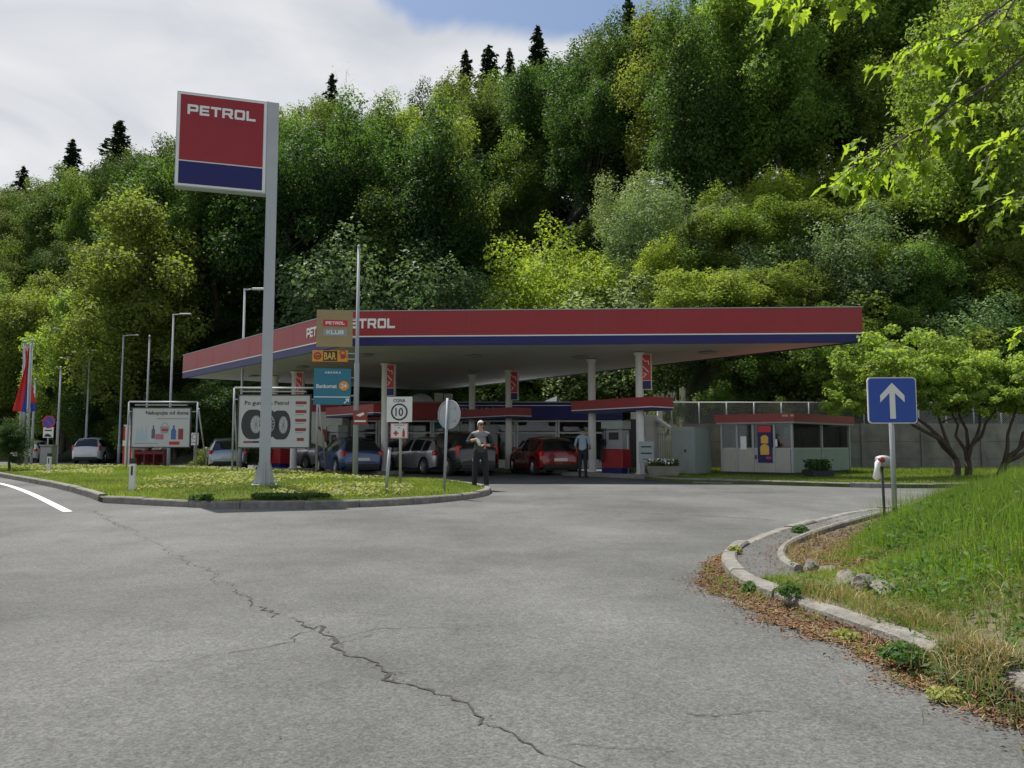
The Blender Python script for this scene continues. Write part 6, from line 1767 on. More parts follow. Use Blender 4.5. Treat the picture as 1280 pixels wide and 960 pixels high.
# ---------------------------------------------------------------- people
def person(label, loc, rz, J, mats, face=True):
    """one continuous skin grown on a posed skeleton; J: list of (name, parent, position, radius, cloth)"""
    idx = {j[0]: i for i, j in enumerate(J)}
    me = bpy.data.meshes.new('person')
    me.from_pydata([j[2] for j in J], [(idx[j[1]], i) for i, j in enumerate(J) if j[1]], [])
    o = link('person', me)
    sk = o.modifiers.new('skin', 'SKIN'); sk.use_smooth_shade = True
    for i, j in enumerate(J):
        r = j[3] if isinstance(j[3], tuple) else (j[3], j[3]); me.skin_vertices[0].data[i].radius = r
    me.skin_vertices[0].data[0].use_root = True
    ss = o.modifiers.new('sub', 'SUBSURF'); ss.levels = 2; ss.render_levels = 2
    bpy.context.view_layer.update()
    dg = bpy.context.evaluated_depsgraph_get()
    m2 = bpy.data.meshes.new_from_object(o.evaluated_get(dg))
    o.modifiers.clear(); o.data = m2
    names = []; m2.materials.clear()
    for j in J:
        if j[4] not in names: names.append(j[4]); m2.materials.append(mats[j[4]])
    segs = [(Vector(J[idx[j[1]]][2]), Vector(j[2]), names.index(j[4])) for j in J if j[1]]
    for p in m2.polygons:
        c = p.center; best = 1e9
        for a, b, mi in segs:
            d = b - a; tt = max(0, min(1, (c - a).dot(d) / (d.length_squared + 1e-9))); dist = (a + d * tt - c).length
            if dist < best: best = dist; p.material_index = mi
        p.use_smooth = True
    o.location = loc; o.rotation_euler = (0, 0, rz)
    return tag(o, label, 'person')
def hand(J, wrist, base, dirv, side, cloth='skin'):
    """palm, four bent fingers and a thumb"""
    dirv = Vector(dirv).normalized(); up = Vector((0, 0, 1)); sv = dirv.cross(up).normalized() * side; dn = dirv.cross(sv).normalized()
    if dn.z > 0: dn = -dn
    b = Vector(base); J.append((wrist + 'palm', wrist, tuple(b + dirv * .055), (.036, .018), cloth))
    for k, (off, l) in enumerate(((-.028, .068), (-.009, .078), (.010, .073), (.028, .058))):
        k1 = b + dirv * .09 + sv * off; k2 = k1 + dirv * l * .5 + dn * l * .28; k3 = k2 + dirv * l * .2 + dn * l * .45
        n = wrist + 'f%d' % k
        J.append((n, wrist + 'palm', tuple(k1), .0105, cloth)); J.append((n + 'a', n, tuple(k2), .0095, cloth)); J.append((n + 'b', n + 'a', tuple(k3), .008, cloth))
    t1 = b + dirv * .035 - sv * .045; J.append((wrist + 't', wrist + 'palm', tuple(t1), .012, cloth)); J.append((wrist + 'ta', wrist + 't', tuple(t1 + dirv * .045 - sv * .012 + dn * .02), .0095, cloth))
def add_head_bits(o, hc, hr, hair, glasses, mats, yaw=0.0):
    """hair, ears, eyes and glasses as small children; the face looks to -y turned by yaw"""
    ca, sa = math.cos(yaw), math.sin(yaw)
    T = lambda x, y, z: (hc[0] + x * ca - y * sa, hc[1] + x * sa + y * ca, hc[2] + z)
    m = MB(); rx, ry, rz_ = hr
    n = 16; vs = []; fs = []
    for i in range(9):
        tt = (PI * .54) * i / 8
        for k in range(n):
            a = 2 * PI * k / n
            x, y = math.sin(tt) * math.cos(a), math.sin(tt) * math.sin(a)
            lim = 1.0
            z = math.cos(tt)
            if y < -.15: z = max(z, .45 - .1 * y)
            vs.append(T(x * rx * 1.07, y * ry * 1.07 + .006, z * rz_ * 1.06 + .008))
    for i in range(8):
        for k in range(n): k2 = (k + 1) % n; fs.append((i * n + k, (i + 1) * n + k, (i + 1) * n + k2, i * n + k2))
    m.add(vs, fs, 0, True); h = m.build('hair', mats['hair'], o)
    for s in (-1, 1):
        m = MB(); m.ball(T(s * rx * 1.0, .005, -.012), (.014, .022, .032), 8); m.build('ear', mats['skin'], o)
        m = MB(); m.ball(T(s * .031, -ry * .93, .008), .011, 8); m.build('eye', M['black'], o)
    m = MB(); m.tube([T(0, -ry * .95, .012), T(0, -ry * 1.16, -.028), T(0, -ry * .98, -.036)], [.009, .016, .010], 8); m.build('nose', mats['skin'], o)
    m = MB(); m.tube([T(-.024, -ry * .93, -.062), T(0, -ry * .99, -.060), T(.024, -ry * .93, -.062)], [.004, .007, .004], 6); m.build('mouth', M['brownred'], o)
    if glasses:
        m = MB()
        for s in (-1, 1):
            c = T(s * .033, -ry * 1.06, .010); mm = MB(); mm.ring((0, 0), .018, .025, -.003, .006, 16, 0, 1.15); mm.disc((0, 0), .019, .0, .002, 14, 0, None, 0, 2 * PI, 1.15)
            m.add([(c[0] + v[0] * ca - v[1] * sa, c[1] + v[0] * sa + v[1] * ca, c[2] + v[2]) for v in mm.v], mm.f)
            m.tube([T(s * .06, -ry * 1.04, .012), T(s * rx * 1.03, -.02, .014)], .004, 5)
        m.tube([T(-.01, -ry * 1.07, .014), T(.01, -ry * 1.07, .014)], .004, 5); m.build('glasses', M['black'], o)
PMAT = {'skin': M['skin'], 'top': pm('grey_shirt', (.24, .25, .265), .85, bump=.3, bscale=60), 'vest': pm('dark_vest', (.055, .068, .062), .85, bump=.3, bscale=60), 'trouser': pm('dark_trousers', (.018, .02, .024), .85), 'shoe': pm('dark_shoes', (.015, .014, .013), .6),
        'hair': pm('white_hair', (.55, .54, .52), .8, bump=.5, bscale=80), 'sleeve': pm('dark_sleeve', (.03, .034, .036), .85)}
# man standing at the tip of the island, head slightly down, both hands before him
J = [('pelvis', None, (0, 0, .95), (.17, .13), 'trouser'), ('waist', 'pelvis', (0, -.01, 1.07), (.178, .135), 'vest'), ('belly', 'waist', (0, -.02, 1.18), (.185, .145), 'vest'), ('chest', 'belly', (0, 0, 1.33), (.19, .13), 'top'), ('upchest', 'chest', (0, .01, 1.43), (.13, .09), 'top'),
     ('neck', 'upchest', (0, .0, 1.50), .055, 'skin'), ('jaw', 'neck', (-.0, -.025, 1.565), (.058, .06), 'skin'), ('head', 'jaw', (0, -.012, 1.64), (.076, .092), 'skin'), ('crown', 'head', (0, .0, 1.70), (.06, .075), 'skin')]
J += [('shl', 'upchest', (.205, .01, 1.41), .072, 'top'), ('upl', 'shl', (.25, -.01, 1.28), .062, 'sleeve'), ('ell', 'upl', (.30, -.03, 1.13), .054, 'sleeve'), ('fol', 'ell', (.19, -.16, 1.13), .046, 'sleeve'), ('wrl', 'fol', (.11, -.25, 1.14), .031, 'skin')]
J += [('shr', 'upchest', (-.205, .01, 1.41), .072, 'top'), ('upr', 'shr', (-.27, -.02, 1.31), .062, 'sleeve'), ('elr', 'upr', (-.345, -.06, 1.20), .054, 'sleeve'), ('for', 'elr', (-.25, -.18, 1.245), .046, 'sleeve'), ('wrr', 'for', (-.155, -.26, 1.28), .031, 'skin')]
hand(J, 'wrl', (.11, -.25, 1.14), (-.85, -.4, .05), 1); hand(J, 'wrr', (-.155, -.26, 1.28), (.85, -.35, -.25), -1)
for s, nm, yo in ((1, 'l', -.05), (-1, 'r', .05)):
    J += [('hip' + nm, 'pelvis', (s * .095, 0, .88), (.105, .11), 'trouser'), ('kn' + nm, 'hip' + nm, (s * .13, yo * .6 - .01, .50), .085, 'trouser'), ('an' + nm, 'kn' + nm, (s * .15, yo, .12), .068, 'trouser'), ('heel' + nm, 'an' + nm, (s * .152, yo - .01, .045), (.042, .042), 'shoe'), ('toe' + nm, 'heel' + nm, (s * .175, yo - .17, .035), (.042, .03), 'shoe')]
mp0 = at(600.5, 611.5, 19.6)
man = person('white haired man in grey shirt and dark trousers standing at the grass island tip', (mp0.x, 19.6, zr(mp0.x, 19.6)), R(10), J, PMAT)
add_head_bits(man, (0, -.018, 1.642), (.078, .094, .112), True, True, PMAT, R(14))
# what he holds
m = MB(); m.lathe([(0, 0), (.036, 0), (.038, .13), (.03, .16), (.014, .185), (.014, .21), (0, .212)], (0, 0, 0), 14)
bt = m.build('bottle', M['letter'], None, (mp0.x - .0, 19.6 - .345, zr(mp0.x, 19.6) + 1.13)); bt.rotation_euler = (R(15), R(-25), 0); tag(bt, 'white plastic bottle held in both hands by the white haired man', 'bottle')
# man at the pumps, back to the camera
PM2 = dict(PMAT); PM2['top'] = pm('light_blue_shirt', (.30, .38, .48), .85); PM2['hair'] = pm('dark_hair', (.02, .016, .012), .8)
J = [('pelvis', None, (0, 0, .95), (.15, .11), 'trouser'), ('waist', 'pelvis', (0, 0, 1.07), (.145, .105), 'top'), ('belly', 'waist', (0, 0, 1.18), (.155, .11), 'top'), ('chest', 'belly', (0, 0, 1.33), (.17, .11), 'top'), ('upchest', 'chest', (0, .01, 1.43), (.13, .09), 'top'),
     ('neck', 'upchest', (0, -.01, 1.50), .052, 'skin'), ('jaw', 'neck', (0, -.035, 1.56), (.056, .058), 'skin'), ('head', 'jaw', (0, -.02, 1.63), (.074, .09), 'skin'), ('crown', 'head', (0, -.005, 1.69), (.06, .07), 'skin'),
     ('shl', 'upchest', (.19, .01, 1.41), .058, 'top'), ('ell', 'shl', (.27, .02, 1.13), .044, 'top'), ('wrl', 'ell', (.24, -.18, .95), .03, 'skin'),
     ('shr', 'upchest', (-.19, .01, 1.41), .058, 'top'), ('elr', 'shr', (-.26, .0, 1.13), .044, 'top'), ('wrr', 'elr', (-.20, -.22, 1.02), .03, 'skin')]
hand(J, 'wrl', (.24, -.18, .95), (-.1, -.9, -.3), 1); hand(J, 'wrr', (-.20, -.22, 1.02), (.2, -.95, 0), -1)
for s, nm in ((1, 'l'), (-1, 'r')):
    J += [('hip' + nm, 'pelvis', (s * .09, 0, .88), (.10, .105), 'trouser'), ('kn' + nm, 'hip' + nm, (s * .10, -.01, .50), .073, 'trouser'), ('an' + nm, 'kn' + nm, (s * .11, .02, .12), .055, 'trouser'), ('heel' + nm, 'an' + nm, (s * .11, .02, .045), (.042, .042), 'shoe'), ('toe' + nm, 'heel' + nm, (s * .13, -.14, .035), (.042, .03), 'shoe')]
X2 = X_at(728, 27.2)
man2 = person('man in light blue shirt and dark trousers standing at the pump beside the red car', (X2, 27.2, zr(X2, 27.2)), R(160), J, PM2)
add_head_bits(man2, (0, -.025, 1.632), (.076, .092, .11), True, False, PM2)
# ---------------------------------------------------------------- arching maples on the lawn at the right
def acer(name, label, bx, by, limbs, lobes, seed, nleaf):
    rng = np.random.default_rng(seed); rr = random.Random(seed)
    t = thing(name, label, 'tree', (bx, by, .17)); t.scale = (.88, .88, .88)
    mb = MB(); VV = []; FF = []; base = 0
    fork = Vector(limbs[0]); ends = []
    mb.tube([(0, 0, -.2), (0, 0, .05), tuple(fork * .55 + Vector((.03, 0, 0))), tuple(fork)], [.17, .14, .125, .11], 9)
    tips = [Vector(l) for l in limbs[1:]]
    for k, e_ in enumerate(tips):
        p = limb_path(fork, e_, rr, 5, .06)
        mb.tube(p, [.085, .07, .055, .045, .035, .02], 7)
        ends += [p[3], p[4], p[5]]
    for (cx, cy, cz), (rx, ry, rz_), n in lobes:
        V, F, C = clump_crown(rng, (cx, cy, cz), (rx, ry, rz_), 40, n, .115, (.16, .30), (.4, 1.05), -.8, 1.0, .2, .6)
        VV.append(V); FF.append(F + base); base += len(V)
        for c in C[:16]:
            c = Vector(c); s = min(ends, key=lambda q: (q - c).length)
            mb.tube(limb_path(s, c, rr, 4, .09), [.028, .022, .015, .010, .004], 5)
    mb.build('trunk', M['bark'], t)
    link('crown', mesh_np('crown', np.concatenate(VV), np.concatenate(FF), M['leaf_acer']), t)
    return t
acer('arching_maple', 'arching small maple whose crown reaches out left behind the blue arrow sign', 14.15, 24.6, [(0, 0, .7), (-1.6, -.3, 2.5), (-2.6, .2, 3.2), (-.5, .5, 2.9), (-3.6, -1.3, 3.3)],
     [((-1.8, -.2, 3.8), (2.0, 1.7, 1.45), 9500), ((-3.5, -1.5, 3.9), (1.6, 1.4, 1.3), 6000), ((-4.4, -1.3, 2.7), (1.3, 1.2, .75), 3500), ((-.4, .2, 3.7), (1.7, 1.6, 1.2), 6500), ((-.6, -1.0, 2.7), (1.3, 1.0, .6), 3500)], 1, 0)
acer('arching_maple', 'middle arching maple, directly right of the blue arrow sign', 14.7, 24.9, [(0, 0, .65), (-.6, 0, 2.7), (.7, -.2, 2.8), (1.4, .3, 2.9), (.2, .6, 3.2)],
     [((.3, .1, 3.8), (2.0, 1.7, 1.3), 9500), ((1.6, .2, 3.4), (1.6, 1.5, 1.1), 6000), ((.6, -1.1, 2.8), (1.5, .9, .6), 3500), ((2.2, .4, 2.6), (1.2, 1.0, .5), 2500)], 2, 0)
acer('arching_maple', 'arching maple at the right edge with a trunk leaning to the right', 15.35, 24.4, [(.25, 0, .55), (1.9, -.1, 2.1), (2.6, .2, 2.9), (1.0, .3, 2.9), (3.6, 0, 3.1)],
     [((2.2, 0, 3.6), (2.0, 1.6, 1.3), 9000), ((4.0, 0, 3.3), (1.9, 1.6, 1.2), 6500), ((2.6, -1.1, 2.7), (1.4, .9, .6), 3500)], 3, 0)

# ---------------------------------------------------------------- the near maple whose branch hangs into view
def maple_leaf_shape():
    half = [(0, -.02), (.06, .02), (.20, -.06), (.32, -.02), (.40, .06), (.30, .16), (.26, .22), (.42, .30), (.52, .46), (.36, .46), (.22, .44), (.16, .46), (.20, .62), (.12, .70), (.06, .86), (0, 1.0)]
    return half + [(-x, y) for x, y in half[-2:0:-1]]
ML = np.array(maple_leaf_shape())
rng = np.random.default_rng(77); rr = random.Random(77)
mt = thing('maple_tree', 'near maple tree with bright green lobed leaves hanging in from the upper right', 'tree', (7.6, 6.6, bank_z(7.6, 6.6)))
T0 = mt.location.copy()
mb = MB(); mb.tube([Vector((0, 0, -.3)), Vector((0, 0, .2)), Vector((-.05, .05, 2.2)), Vector((.05, .1, 4.2)), Vector((.0, .15, 7.2))], [.3, .22, .18, .15, .06], 10)
mb.build('trunk', M['bark'], mt)
tw = MB(); LP = []; LD = []
def loc_(p): return Vector(p) - T0
def twig(path, r0, r1, leaf_from, dens):
    n = len(path); tw.tube(path, [r0 + (r1 - r0) * i / (n - 1) for i in range(n)], 6)
    tot = 0
    for i in range(n - 1):
        a, b = Vector(path[i]), Vector(path[i + 1]); L_ = (b - a).length
        m = int(L_ * dens) + (1 if rr.random() < (L_ * dens) % 1 else 0)
        if i / (n - 1) < leaf_from: continue
        for _ in range(m): LP.append(a.lerp(b, rr.random())); LD.append((b - a).normalized())
def branch_px(pix, Ys, r0, r1, leaf_from=0.3, dens=16, subs=10, slen=.5, droop=.35):
    P = [loc_(at(x, y, Y)) for (x, y), Y in zip(pix, Ys)]
    Q = []
    for i in range(len(P) - 1):
        for k in range(4): Q.append(P[i].lerp(P[i + 1], k / 4) + Vector((rr.uniform(-1, 1), rr.uniform(-1, 1), rr.uniform(-1, 1))) * .018)
    Q.append(P[-1]); twig(Q, r0, r1, leaf_from, dens)
    for _ in range(subs):
        i = rr.randrange(int(len(Q) * leaf_from), len(Q) - 1); d = (Q[i + 1] - Q[i]).normalized()
        sd = Vector((rr.uniform(-1, 1), rr.uniform(-1, 1), rr.uniform(-.9, .35))); e = (d * .6 + sd * .9).normalized()
        L_ = slen * rr.uniform(.4, 1.1); q = [Q[i], Q[i] + e * L_ * .5 + Vector((0, 0, -.02)), Q[i] + e * L_ + Vector((0, 0, -droop * L_ * .4))]
        twig(q, .006, .003, .25, 26)
branch_px([(1420, -60), (1300, 58), (1232, 108), (1165, 150), (1110, 184), (1062, 207)], [6.9, 6.6, 6.5, 6.4, 6.3, 6.2], .022, .005, .42, 30, 34, .42)
branch_px([(1400, -160), (1300, -40), (1262, 12), (1235, 52), (1196, 100), (1168, 140)], [7.0, 6.8, 6.7, 6.6, 6.5, 6.5], .012, .004, .4, 14, 9, .34)
branch_px([(1400, -140), (1280, -10), (1215, 35), (1150, 58), (1120, 66)], [6.7, 6.5, 6.4, 6.3, 6.3], .012, .004, .4, 30, 18, .36)
branch_px([(1420, -220), (1250, -120), (1120, -50), (1030, -18), (965, -12)], [6.4, 6.2, 6.0, 5.9, 5.9], .014, .004, .35, 26, 24, .40)
branch_px([(1420, 90), (1330, 130), (1270, 165), (1225, 205)], [7.4, 7.2, 7.0, 6.9], .012, .004, .2, 20, 12, .4)
branch_px([(1440, 330), (1360, 370), (1300, 395), (1262, 420)], [8.0, 7.8, 7.7, 7.6], .012, .004, .3, 22, 12, .4)
branch_px([(1440, 180), (1360, 210), (1300, 235), (1250, 262)], [8.4, 8.2, 8.0, 8.0], .012, .004, .2, 22, 14, .45)
# limbs back to the trunk, and crown outside the view so that the tree is whole
for e_, zt_ in ((at(1420, -60, 6.9), 3.0), (at(1400, -160, 7.0), 3.4), (at(1400, -140, 6.7), 3.5), (at(1420, -220, 6.4), 3.9), (at(1420, 90, 7.4), 2.9), (at(1440, 330, 8.0), 2.0), (at(1440, 180, 8.4), 2.4)):
    tw.tube(limb_path((0, .08, zt_), loc_(e_), rr, 4, .04), [.05, .042, .034, .028, .02], 7)
for _ in range(26):
    a = rr.uniform(-1.2, 1.9); s = Vector((0, .1, rr.uniform(3, 6.8))); e_ = s + Vector((math.cos(a) * rr.uniform(1, 2.3), math.sin(a) * rr.uniform(1, 2.3), rr.uniform(.2, 1.4)))
    p = limb_path(s, e_, rr, 5, .06); twig(p, .03, .006, .35, 12)
    for q in p[2:]:
        for _ in range(3):
            e2 = q + Vector((rr.uniform(-.5, .5), rr.uniform(-.5, .5), rr.uniform(-.4, .3))); twig([q, q.lerp(e2, .5), e2], .006, .003, .1, 18)
tw.build('branch', M['bark'], mt)
n = len(LP); print('maple leaves', n)
VV = np.zeros((n, len(ML) + 1, 3)); tri = []
for i in range(n):
    d = (LD[i] + Vector((rr.uniform(-1, 1), rr.uniform(-1, 1), rr.uniform(-.6, .3))) * .9).normalized()
    nn = Vector((rr.uniform(-.6, .6), rr.uniform(-.6, .6), 1)).normalized()
    s = nn.cross(d).normalized(); nn = d.cross(s)
    sz_ = rr.uniform(.06, .155); stem = LP[i] + d * rr.uniform(.02, .07) + Vector((0, 0, rr.uniform(-.05, 0)))
    droop = rr.uniform(.0, .6); cup = rr.uniform(.05, .55)
    for k, (x, y) in enumerate(ML):
        v = stem + s * x * sz_ + d * y * sz_ + nn * (abs(x) * cup - droop * y * y + .06 * math.sin(9 * x + i)) * sz_; VV[i, k] = v
    VV[i, len(ML)] = stem + d * .3 * sz_
m_ = len(ML) + 1
tri = np.array([[len(ML), k, (k + 1) % len(ML)] for k in range(len(ML))])
F = (tri[None] + (np.arange(n) * m_)[:, None, None]).reshape(-1, 3)
link('crown', mesh_np('crown', VV.reshape(-1, 3), F, M['leaf_maple']), mt)

# ---------------------------------------------------------------- grass, weeds and litter
def grassmat(name, c, c2, dry=(.26, .22, .10), dryness=.12, trans=.4, patch=1.2):
    m = leafmat(name, c, c2, trans, 1.5, objvar=0.0, rough=.55)
    t = m.node_tree; n = t.nodes.new; l = t.links.new
    hs = [x for x in t.nodes if x.type == 'HUE_SAT'][0]
    tcn = n('ShaderNodeTexCoord'); nz = n('ShaderNodeTexNoise'); nz.inputs['Scale'].default_value = patch; nz.inputs['Detail'].default_value = 5
    l(tcn.outputs['Object'], nz.inputs['Vector'])
    mr = n('ShaderNodeMapRange'); mr.inputs['From Min'].default_value = .48; mr.inputs['From Max'].default_value = .68; mr.inputs['To Max'].default_value = dryness * 3
    l(nz.outputs['Fac'], mr.inputs['Value'])
    g = n('ShaderNodeNewGeometry'); ad = n('ShaderNodeMath'); ad.operation = 'MULTIPLY'
    fr = n('ShaderNodeMapRange'); fr.inputs['From Min'].default_value = .2; fr.inputs['From Max'].default_value = .9; fr.inputs['To Min'].default_value = .15; fr.inputs['To Max'].default_value = 1.4
    l(g.outputs['Random Per Island'], fr.inputs['Value']); l(mr.outputs[0], ad.inputs[0]); l(fr.outputs[0], ad.inputs[1]); ad.use_clamp = True
    mx = n('ShaderNodeMixRGB'); mx.inputs[2].default_value = (*dry, 1)
    l(ad.outputs[0], mx.inputs[0])
    src = hs.inputs['Color'].links[0].from_socket; l(src, mx.inputs[1]); l(mx.outputs[0], hs.inputs['Color'])
    return m
M['grass_lush'] = grassmat('grass_lush', (.105, .20, .028), (.19, .295, .055), dryness=.10)
M['grass_short'] = grassmat('grass_short', (.115, .185, .032), (.19, .26, .055), dry=(.34, .33, .14), dryness=.14, patch=.8)
M['straw'] = leafmat('straw', (.30, .235, .11), (.42, .34, .17), .25, 1.0, objvar=0)
M['litter'] = leafmat('litter', (.085, .042, .022), (.26, .125, .062), .1, 1.0, objvar=0)
M['weed'] = leafmat('weed', (.045, .10, .02), (.09, .17, .035), .4, 1.5, objvar=.1)
M['rosette'] = leafmat('rosette', (.24, .27, .06), (.34, .36, .12), .35, 1.3, objvar=0)
M['stone'] = pm('stone', (.21, .19, .16), .95, var=.4, scale=9, bump=1.0, bscale=26, dirt=.7)
def blades(P, h, wd, rng, lean=.35, mat='grass_lush', name='grass'):
    n = len(P); a = rng.uniform(0, 2 * PI, n); u = np.stack([np.cos(a), np.sin(a), 0 * a], 1); b = rng.uniform(0, 2 * PI, n)
    ln = np.abs(rng.normal(size=n)) * lean; L_ = np.stack([np.cos(b) * ln, np.sin(b) * ln, 0 * b], 1)
    h = h[:, None]; wd = wd[:, None]; up = np.array([0, 0, 1.])
    m1 = P + up * h * .5 + L_ * h * .28; tp = P + up * h * (1 - .25 * np.minimum(1, ln[:, None])) + L_ * h
    V = np.stack([P - u * wd / 2, P + u * wd / 2, m1 + u * wd * .4, m1 - u * wd * .4, tp], 1).reshape(-1, 3)
    k = (np.arange(n) * 5)[:, None]
    F = np.concatenate([k + [0, 1, 2], k + [0, 2, 3], k + [3, 2, 4]], 1).reshape(-1, 3)
    return V, F
def add_stuff(name, V, F, mat): return tag(link(name, mesh_np(name, V, F, M[mat])), kind='stuff')
rng = np.random.default_rng(5)
def clumpy(x, y, s, seed):                             # uneven density
    return .5 + .5 * np.sin(x * s + 1.3 * np.sin(y * s * .7 + seed)) * np.sin(y * s * 1.1 + seed * 2 + np.sin(x * s * .6))
# bank: long lush grass
def bank_pts(n, x0, x1, y0, y1, dmin, dmax, dens=None):
    x = rng.uniform(x0, x1, n); y = rng.uniform(y0, y1, n); ok = inside(BANK, x, y); x, y = x[ok], y[ok]
    d = poly_dist(KB, x, y, False); ok = (d > dmin) & (d < dmax); x, y, d = x[ok], y[ok], d[ok]
    if dens is not None: ok = rng.random(len(x)) < dens(x, y, d); x, y, d = x[ok], y[ok], d[ok]
    return np.stack([x, y, bank_zn(x, y) - .01], 1), d
def dens_l(x, y, d):
    e = np.where(y > 6.2, 1.05, .72) + .25 * np.sin(x * 4 + y * 3)
    return np.clip((d - e) / .45, .0, 1) * (.45 + .55 * clumpy(x, y, 2.3, 1))
P, d = bank_pts(210000, 2, 8.5, 1.2, 13.5, .8, 6, dens_l)
hh = (rng.uniform(.10, .27, len(P)) * (.7 + .6 * clumpy(P[:, 0], P[:, 1], 3.1, 4))) * np.clip(.6 + (d - 1) * .5, .5, 1.15)
V, F = blades(P, hh, rng.uniform(.004, .010, len(P)), rng); add_stuff('grass', V, F, 'grass_lush')
P, d = bank_pts(60000, 2, 12, 1.2, 16, 1.2, 7, lambda x, y, d: .3 + .7 * clumpy(x, y, 1.7, 9))   # taller seed stalks
P = P[:9000]; V, F = blades(P, rng.uniform(.25, .48, len(P)), rng.uniform(.003, .007, len(P)), rng, .25); add_stuff('grass', V, F, 'grass_lush')
P, d = bank_pts(160000, 5, 26, 8, 20, 1.2, 12); V, F = blades(P[:70000], rng.uniform(.12, .34, len(P))[:70000], rng.uniform(.008, .018, len(P))[:70000], rng); add_stuff('grass', V, F, 'grass_lush')
# broad leaved weeds among it
P, d = bank_pts(40000, 2.5, 8.5, 2, 12, 1.3, 6, lambda x, y, d: np.clip(clumpy(x, y, 1.4, 3) * 1.6 - .55, 0, 1))
P = P[:8000]; P[:, 2] += rng.uniform(.02, .2, len(P)); V, F = leaf_quads(P, rng.normal(size=P.shape) * .6 + [0, 0, 1], .055, rng, .5); add_stuff('undergrowth', V, F, 'weed')
# short grass behind the kerb, and straw
P, d = bank_pts(170000, 2, 6, 1.2, 6.6, .15, 1.3, lambda x, y, d: clumpy(x, y, 2.7, 6) * .9 + .1)
V, F = blades(P, rng.uniform(.03, .10, len(P)), rng.uniform(.003, .007, len(P)), rng, .5); add_stuff('grass', V, F, 'grass_short')
P, d = bank_pts(32000, 1.9, 6, 1.2, 9.5, .6, 1.5, lambda x, y, d: np.clip(clumpy(x, y, 2.1, 12) * 1.7 - .5, 0, 1))
V, F = blades(P, rng.uniform(.04, .2, len(P)), rng.uniform(.003, .006, len(P)), rng, 1.1); add_stuff('grass', V, F, 'straw')
# island turf
def isl_pts(n, y0, y1):
    x = rng.uniform(-26, -.3, n); y = y0 + (y1 - y0) * rng.random(n) ** 1.5; ok = inside(ISL, x, y); x, y = x[ok], y[ok]
    d = poly_dist(ISL, x, y); ok = d > .15; x, y, d = x[ok], y[ok], d[ok]
    z = zrn(y) + .10 + .036 * np.minimum(d, 10) + .03 * np.sin(x * .9) * np.minimum(1, d) * np.sin(y * .7)
    return np.stack([x, y, z - .01], 1)
P = isl_pts(330000, 14.4, 36); c_ = clumpy(P[:, 0], P[:, 1], 1.1, 2)
V, F = blades(P, rng.uniform(.04, .10, len(P)) * (.6 + .8 * c_), rng.uniform(.010, .020, len(P)), rng, .5); add_stuff('grass', V, F, 'grass_short')
P = isl_pts(60000, 14.4, 34); P = P[clumpy(P[:, 0], P[:, 1], .8, 5) > .72][:5000]
P[:, 2] += rng.uniform(.05, .14, len(P)); V, F = leaf_quads(P, rng.normal(size=P.shape) * .5 + [0, -.2, 1], .075, rng, .6); add_stuff('undergrowth', V, F, 'rosette')
x = rng.uniform(-6.2, -2.4, 9000); y = rng.uniform(14.4, 15.2, 9000); ok = inside(ISL, x, y); P = np.stack([x, y, zrn(y) + .12], 1)[ok]
ok = clumpy(P[:, 0], P[:, 1], 1.9, 8) > .62; P = P[ok][:2200]; P[:, 2] += rng.uniform(0, .12, len(P)); V, F = leaf_quads(P, rng.normal(size=P.shape) * .6 + [0, -.2, 1], .07, rng, .6); add_stuff('undergrowth', V, F, 'weed')
# lawn before the wall
LPOLY = LAWN_F + [(34, 31), (4.3, 31)]
x = rng.uniform(4.4, 26, 150000); y = rng.uniform(20.2, 30.8, 150000); ok = inside(LPOLY, x, y); x, y = x[ok], y[ok]; d = poly_dist(LAWN_F, x, y, False); ok = d > .16; x, y, d = x[ok], y[ok], d[ok]
P = np.stack([x, y, np.full(len(x), .165)], 1); V, F = blades(P, rng.uniform(.04, .13, len(P)) + .16 * (y > 28) * rng.random(len(P)), rng.uniform(.012, .022, len(P)), rng, .5); add_stuff('grass', V, F, 'grass_short')
# litter along the kerb on the road side
def litter_pts(n):
    K = resample([p for p in KB if 1.0 < p[1] < 9.2], .05); i = rng.integers(1, len(K) - 1, n); K = np.array(K)
    t = K[np.minimum(i + 1, len(K) - 1)] - K[i - 1]; t /= np.linalg.norm(t, axis=1, keepdims=True); nrm = np.stack([-t[:, 1], t[:, 0]], 1)
    y = K[i, 1]; wd = np.interp(y, [1, 3, 4.5, 6, 7, 8, 9.2], [.42, .40, .42, .46, .38, .16, .05]) * (.75 + .25 * np.sin(y * 9) * np.sin(y * 4.3))
    o = -.01 + wd * (rng.random(n) ** 1.35 * .95 + .32 * np.abs(rng.normal(size=n)) * (rng.random(n) < .3))
    q = K[i] + nrm * o[:, None] + t * rng.uniform(-.06, .06, (n, 1))
    return np.stack([q[:, 0], q[:, 1], zrn(q[:, 1]) + .004 + .045 * np.exp(-o / .12) * rng.random(n)], 1)
P = litter_pts(24000); V, F = leaf_quads(P + [0, 0, .008], rng.normal(size=P.shape) * .35 + [0, 0, 1], .019, rng, .55, .18); add_stuff('litter', V, F, 'litter')
P = litter_pts(2000); a = rng.uniform(0, PI, len(P)); dv = np.stack([np.cos(a), np.sin(a), rng.normal(size=len(P)) * .15], 1) * rng.uniform(.015, .05, (len(P), 1)); pr = np.stack([-dv[:, 1], dv[:, 0], 0 * a], 1); pr /= np.linalg.norm(pr, axis=1, keepdims=True)
P = P + [0, 0, .014]; V = np.stack([P - dv - pr * .002, P - dv + pr * .002, P + dv + pr * .002, P + dv - pr * .002], 1).reshape(-1, 3); add_stuff('litter', V, np.arange(len(V)).reshape(-1, 4), 'straw')
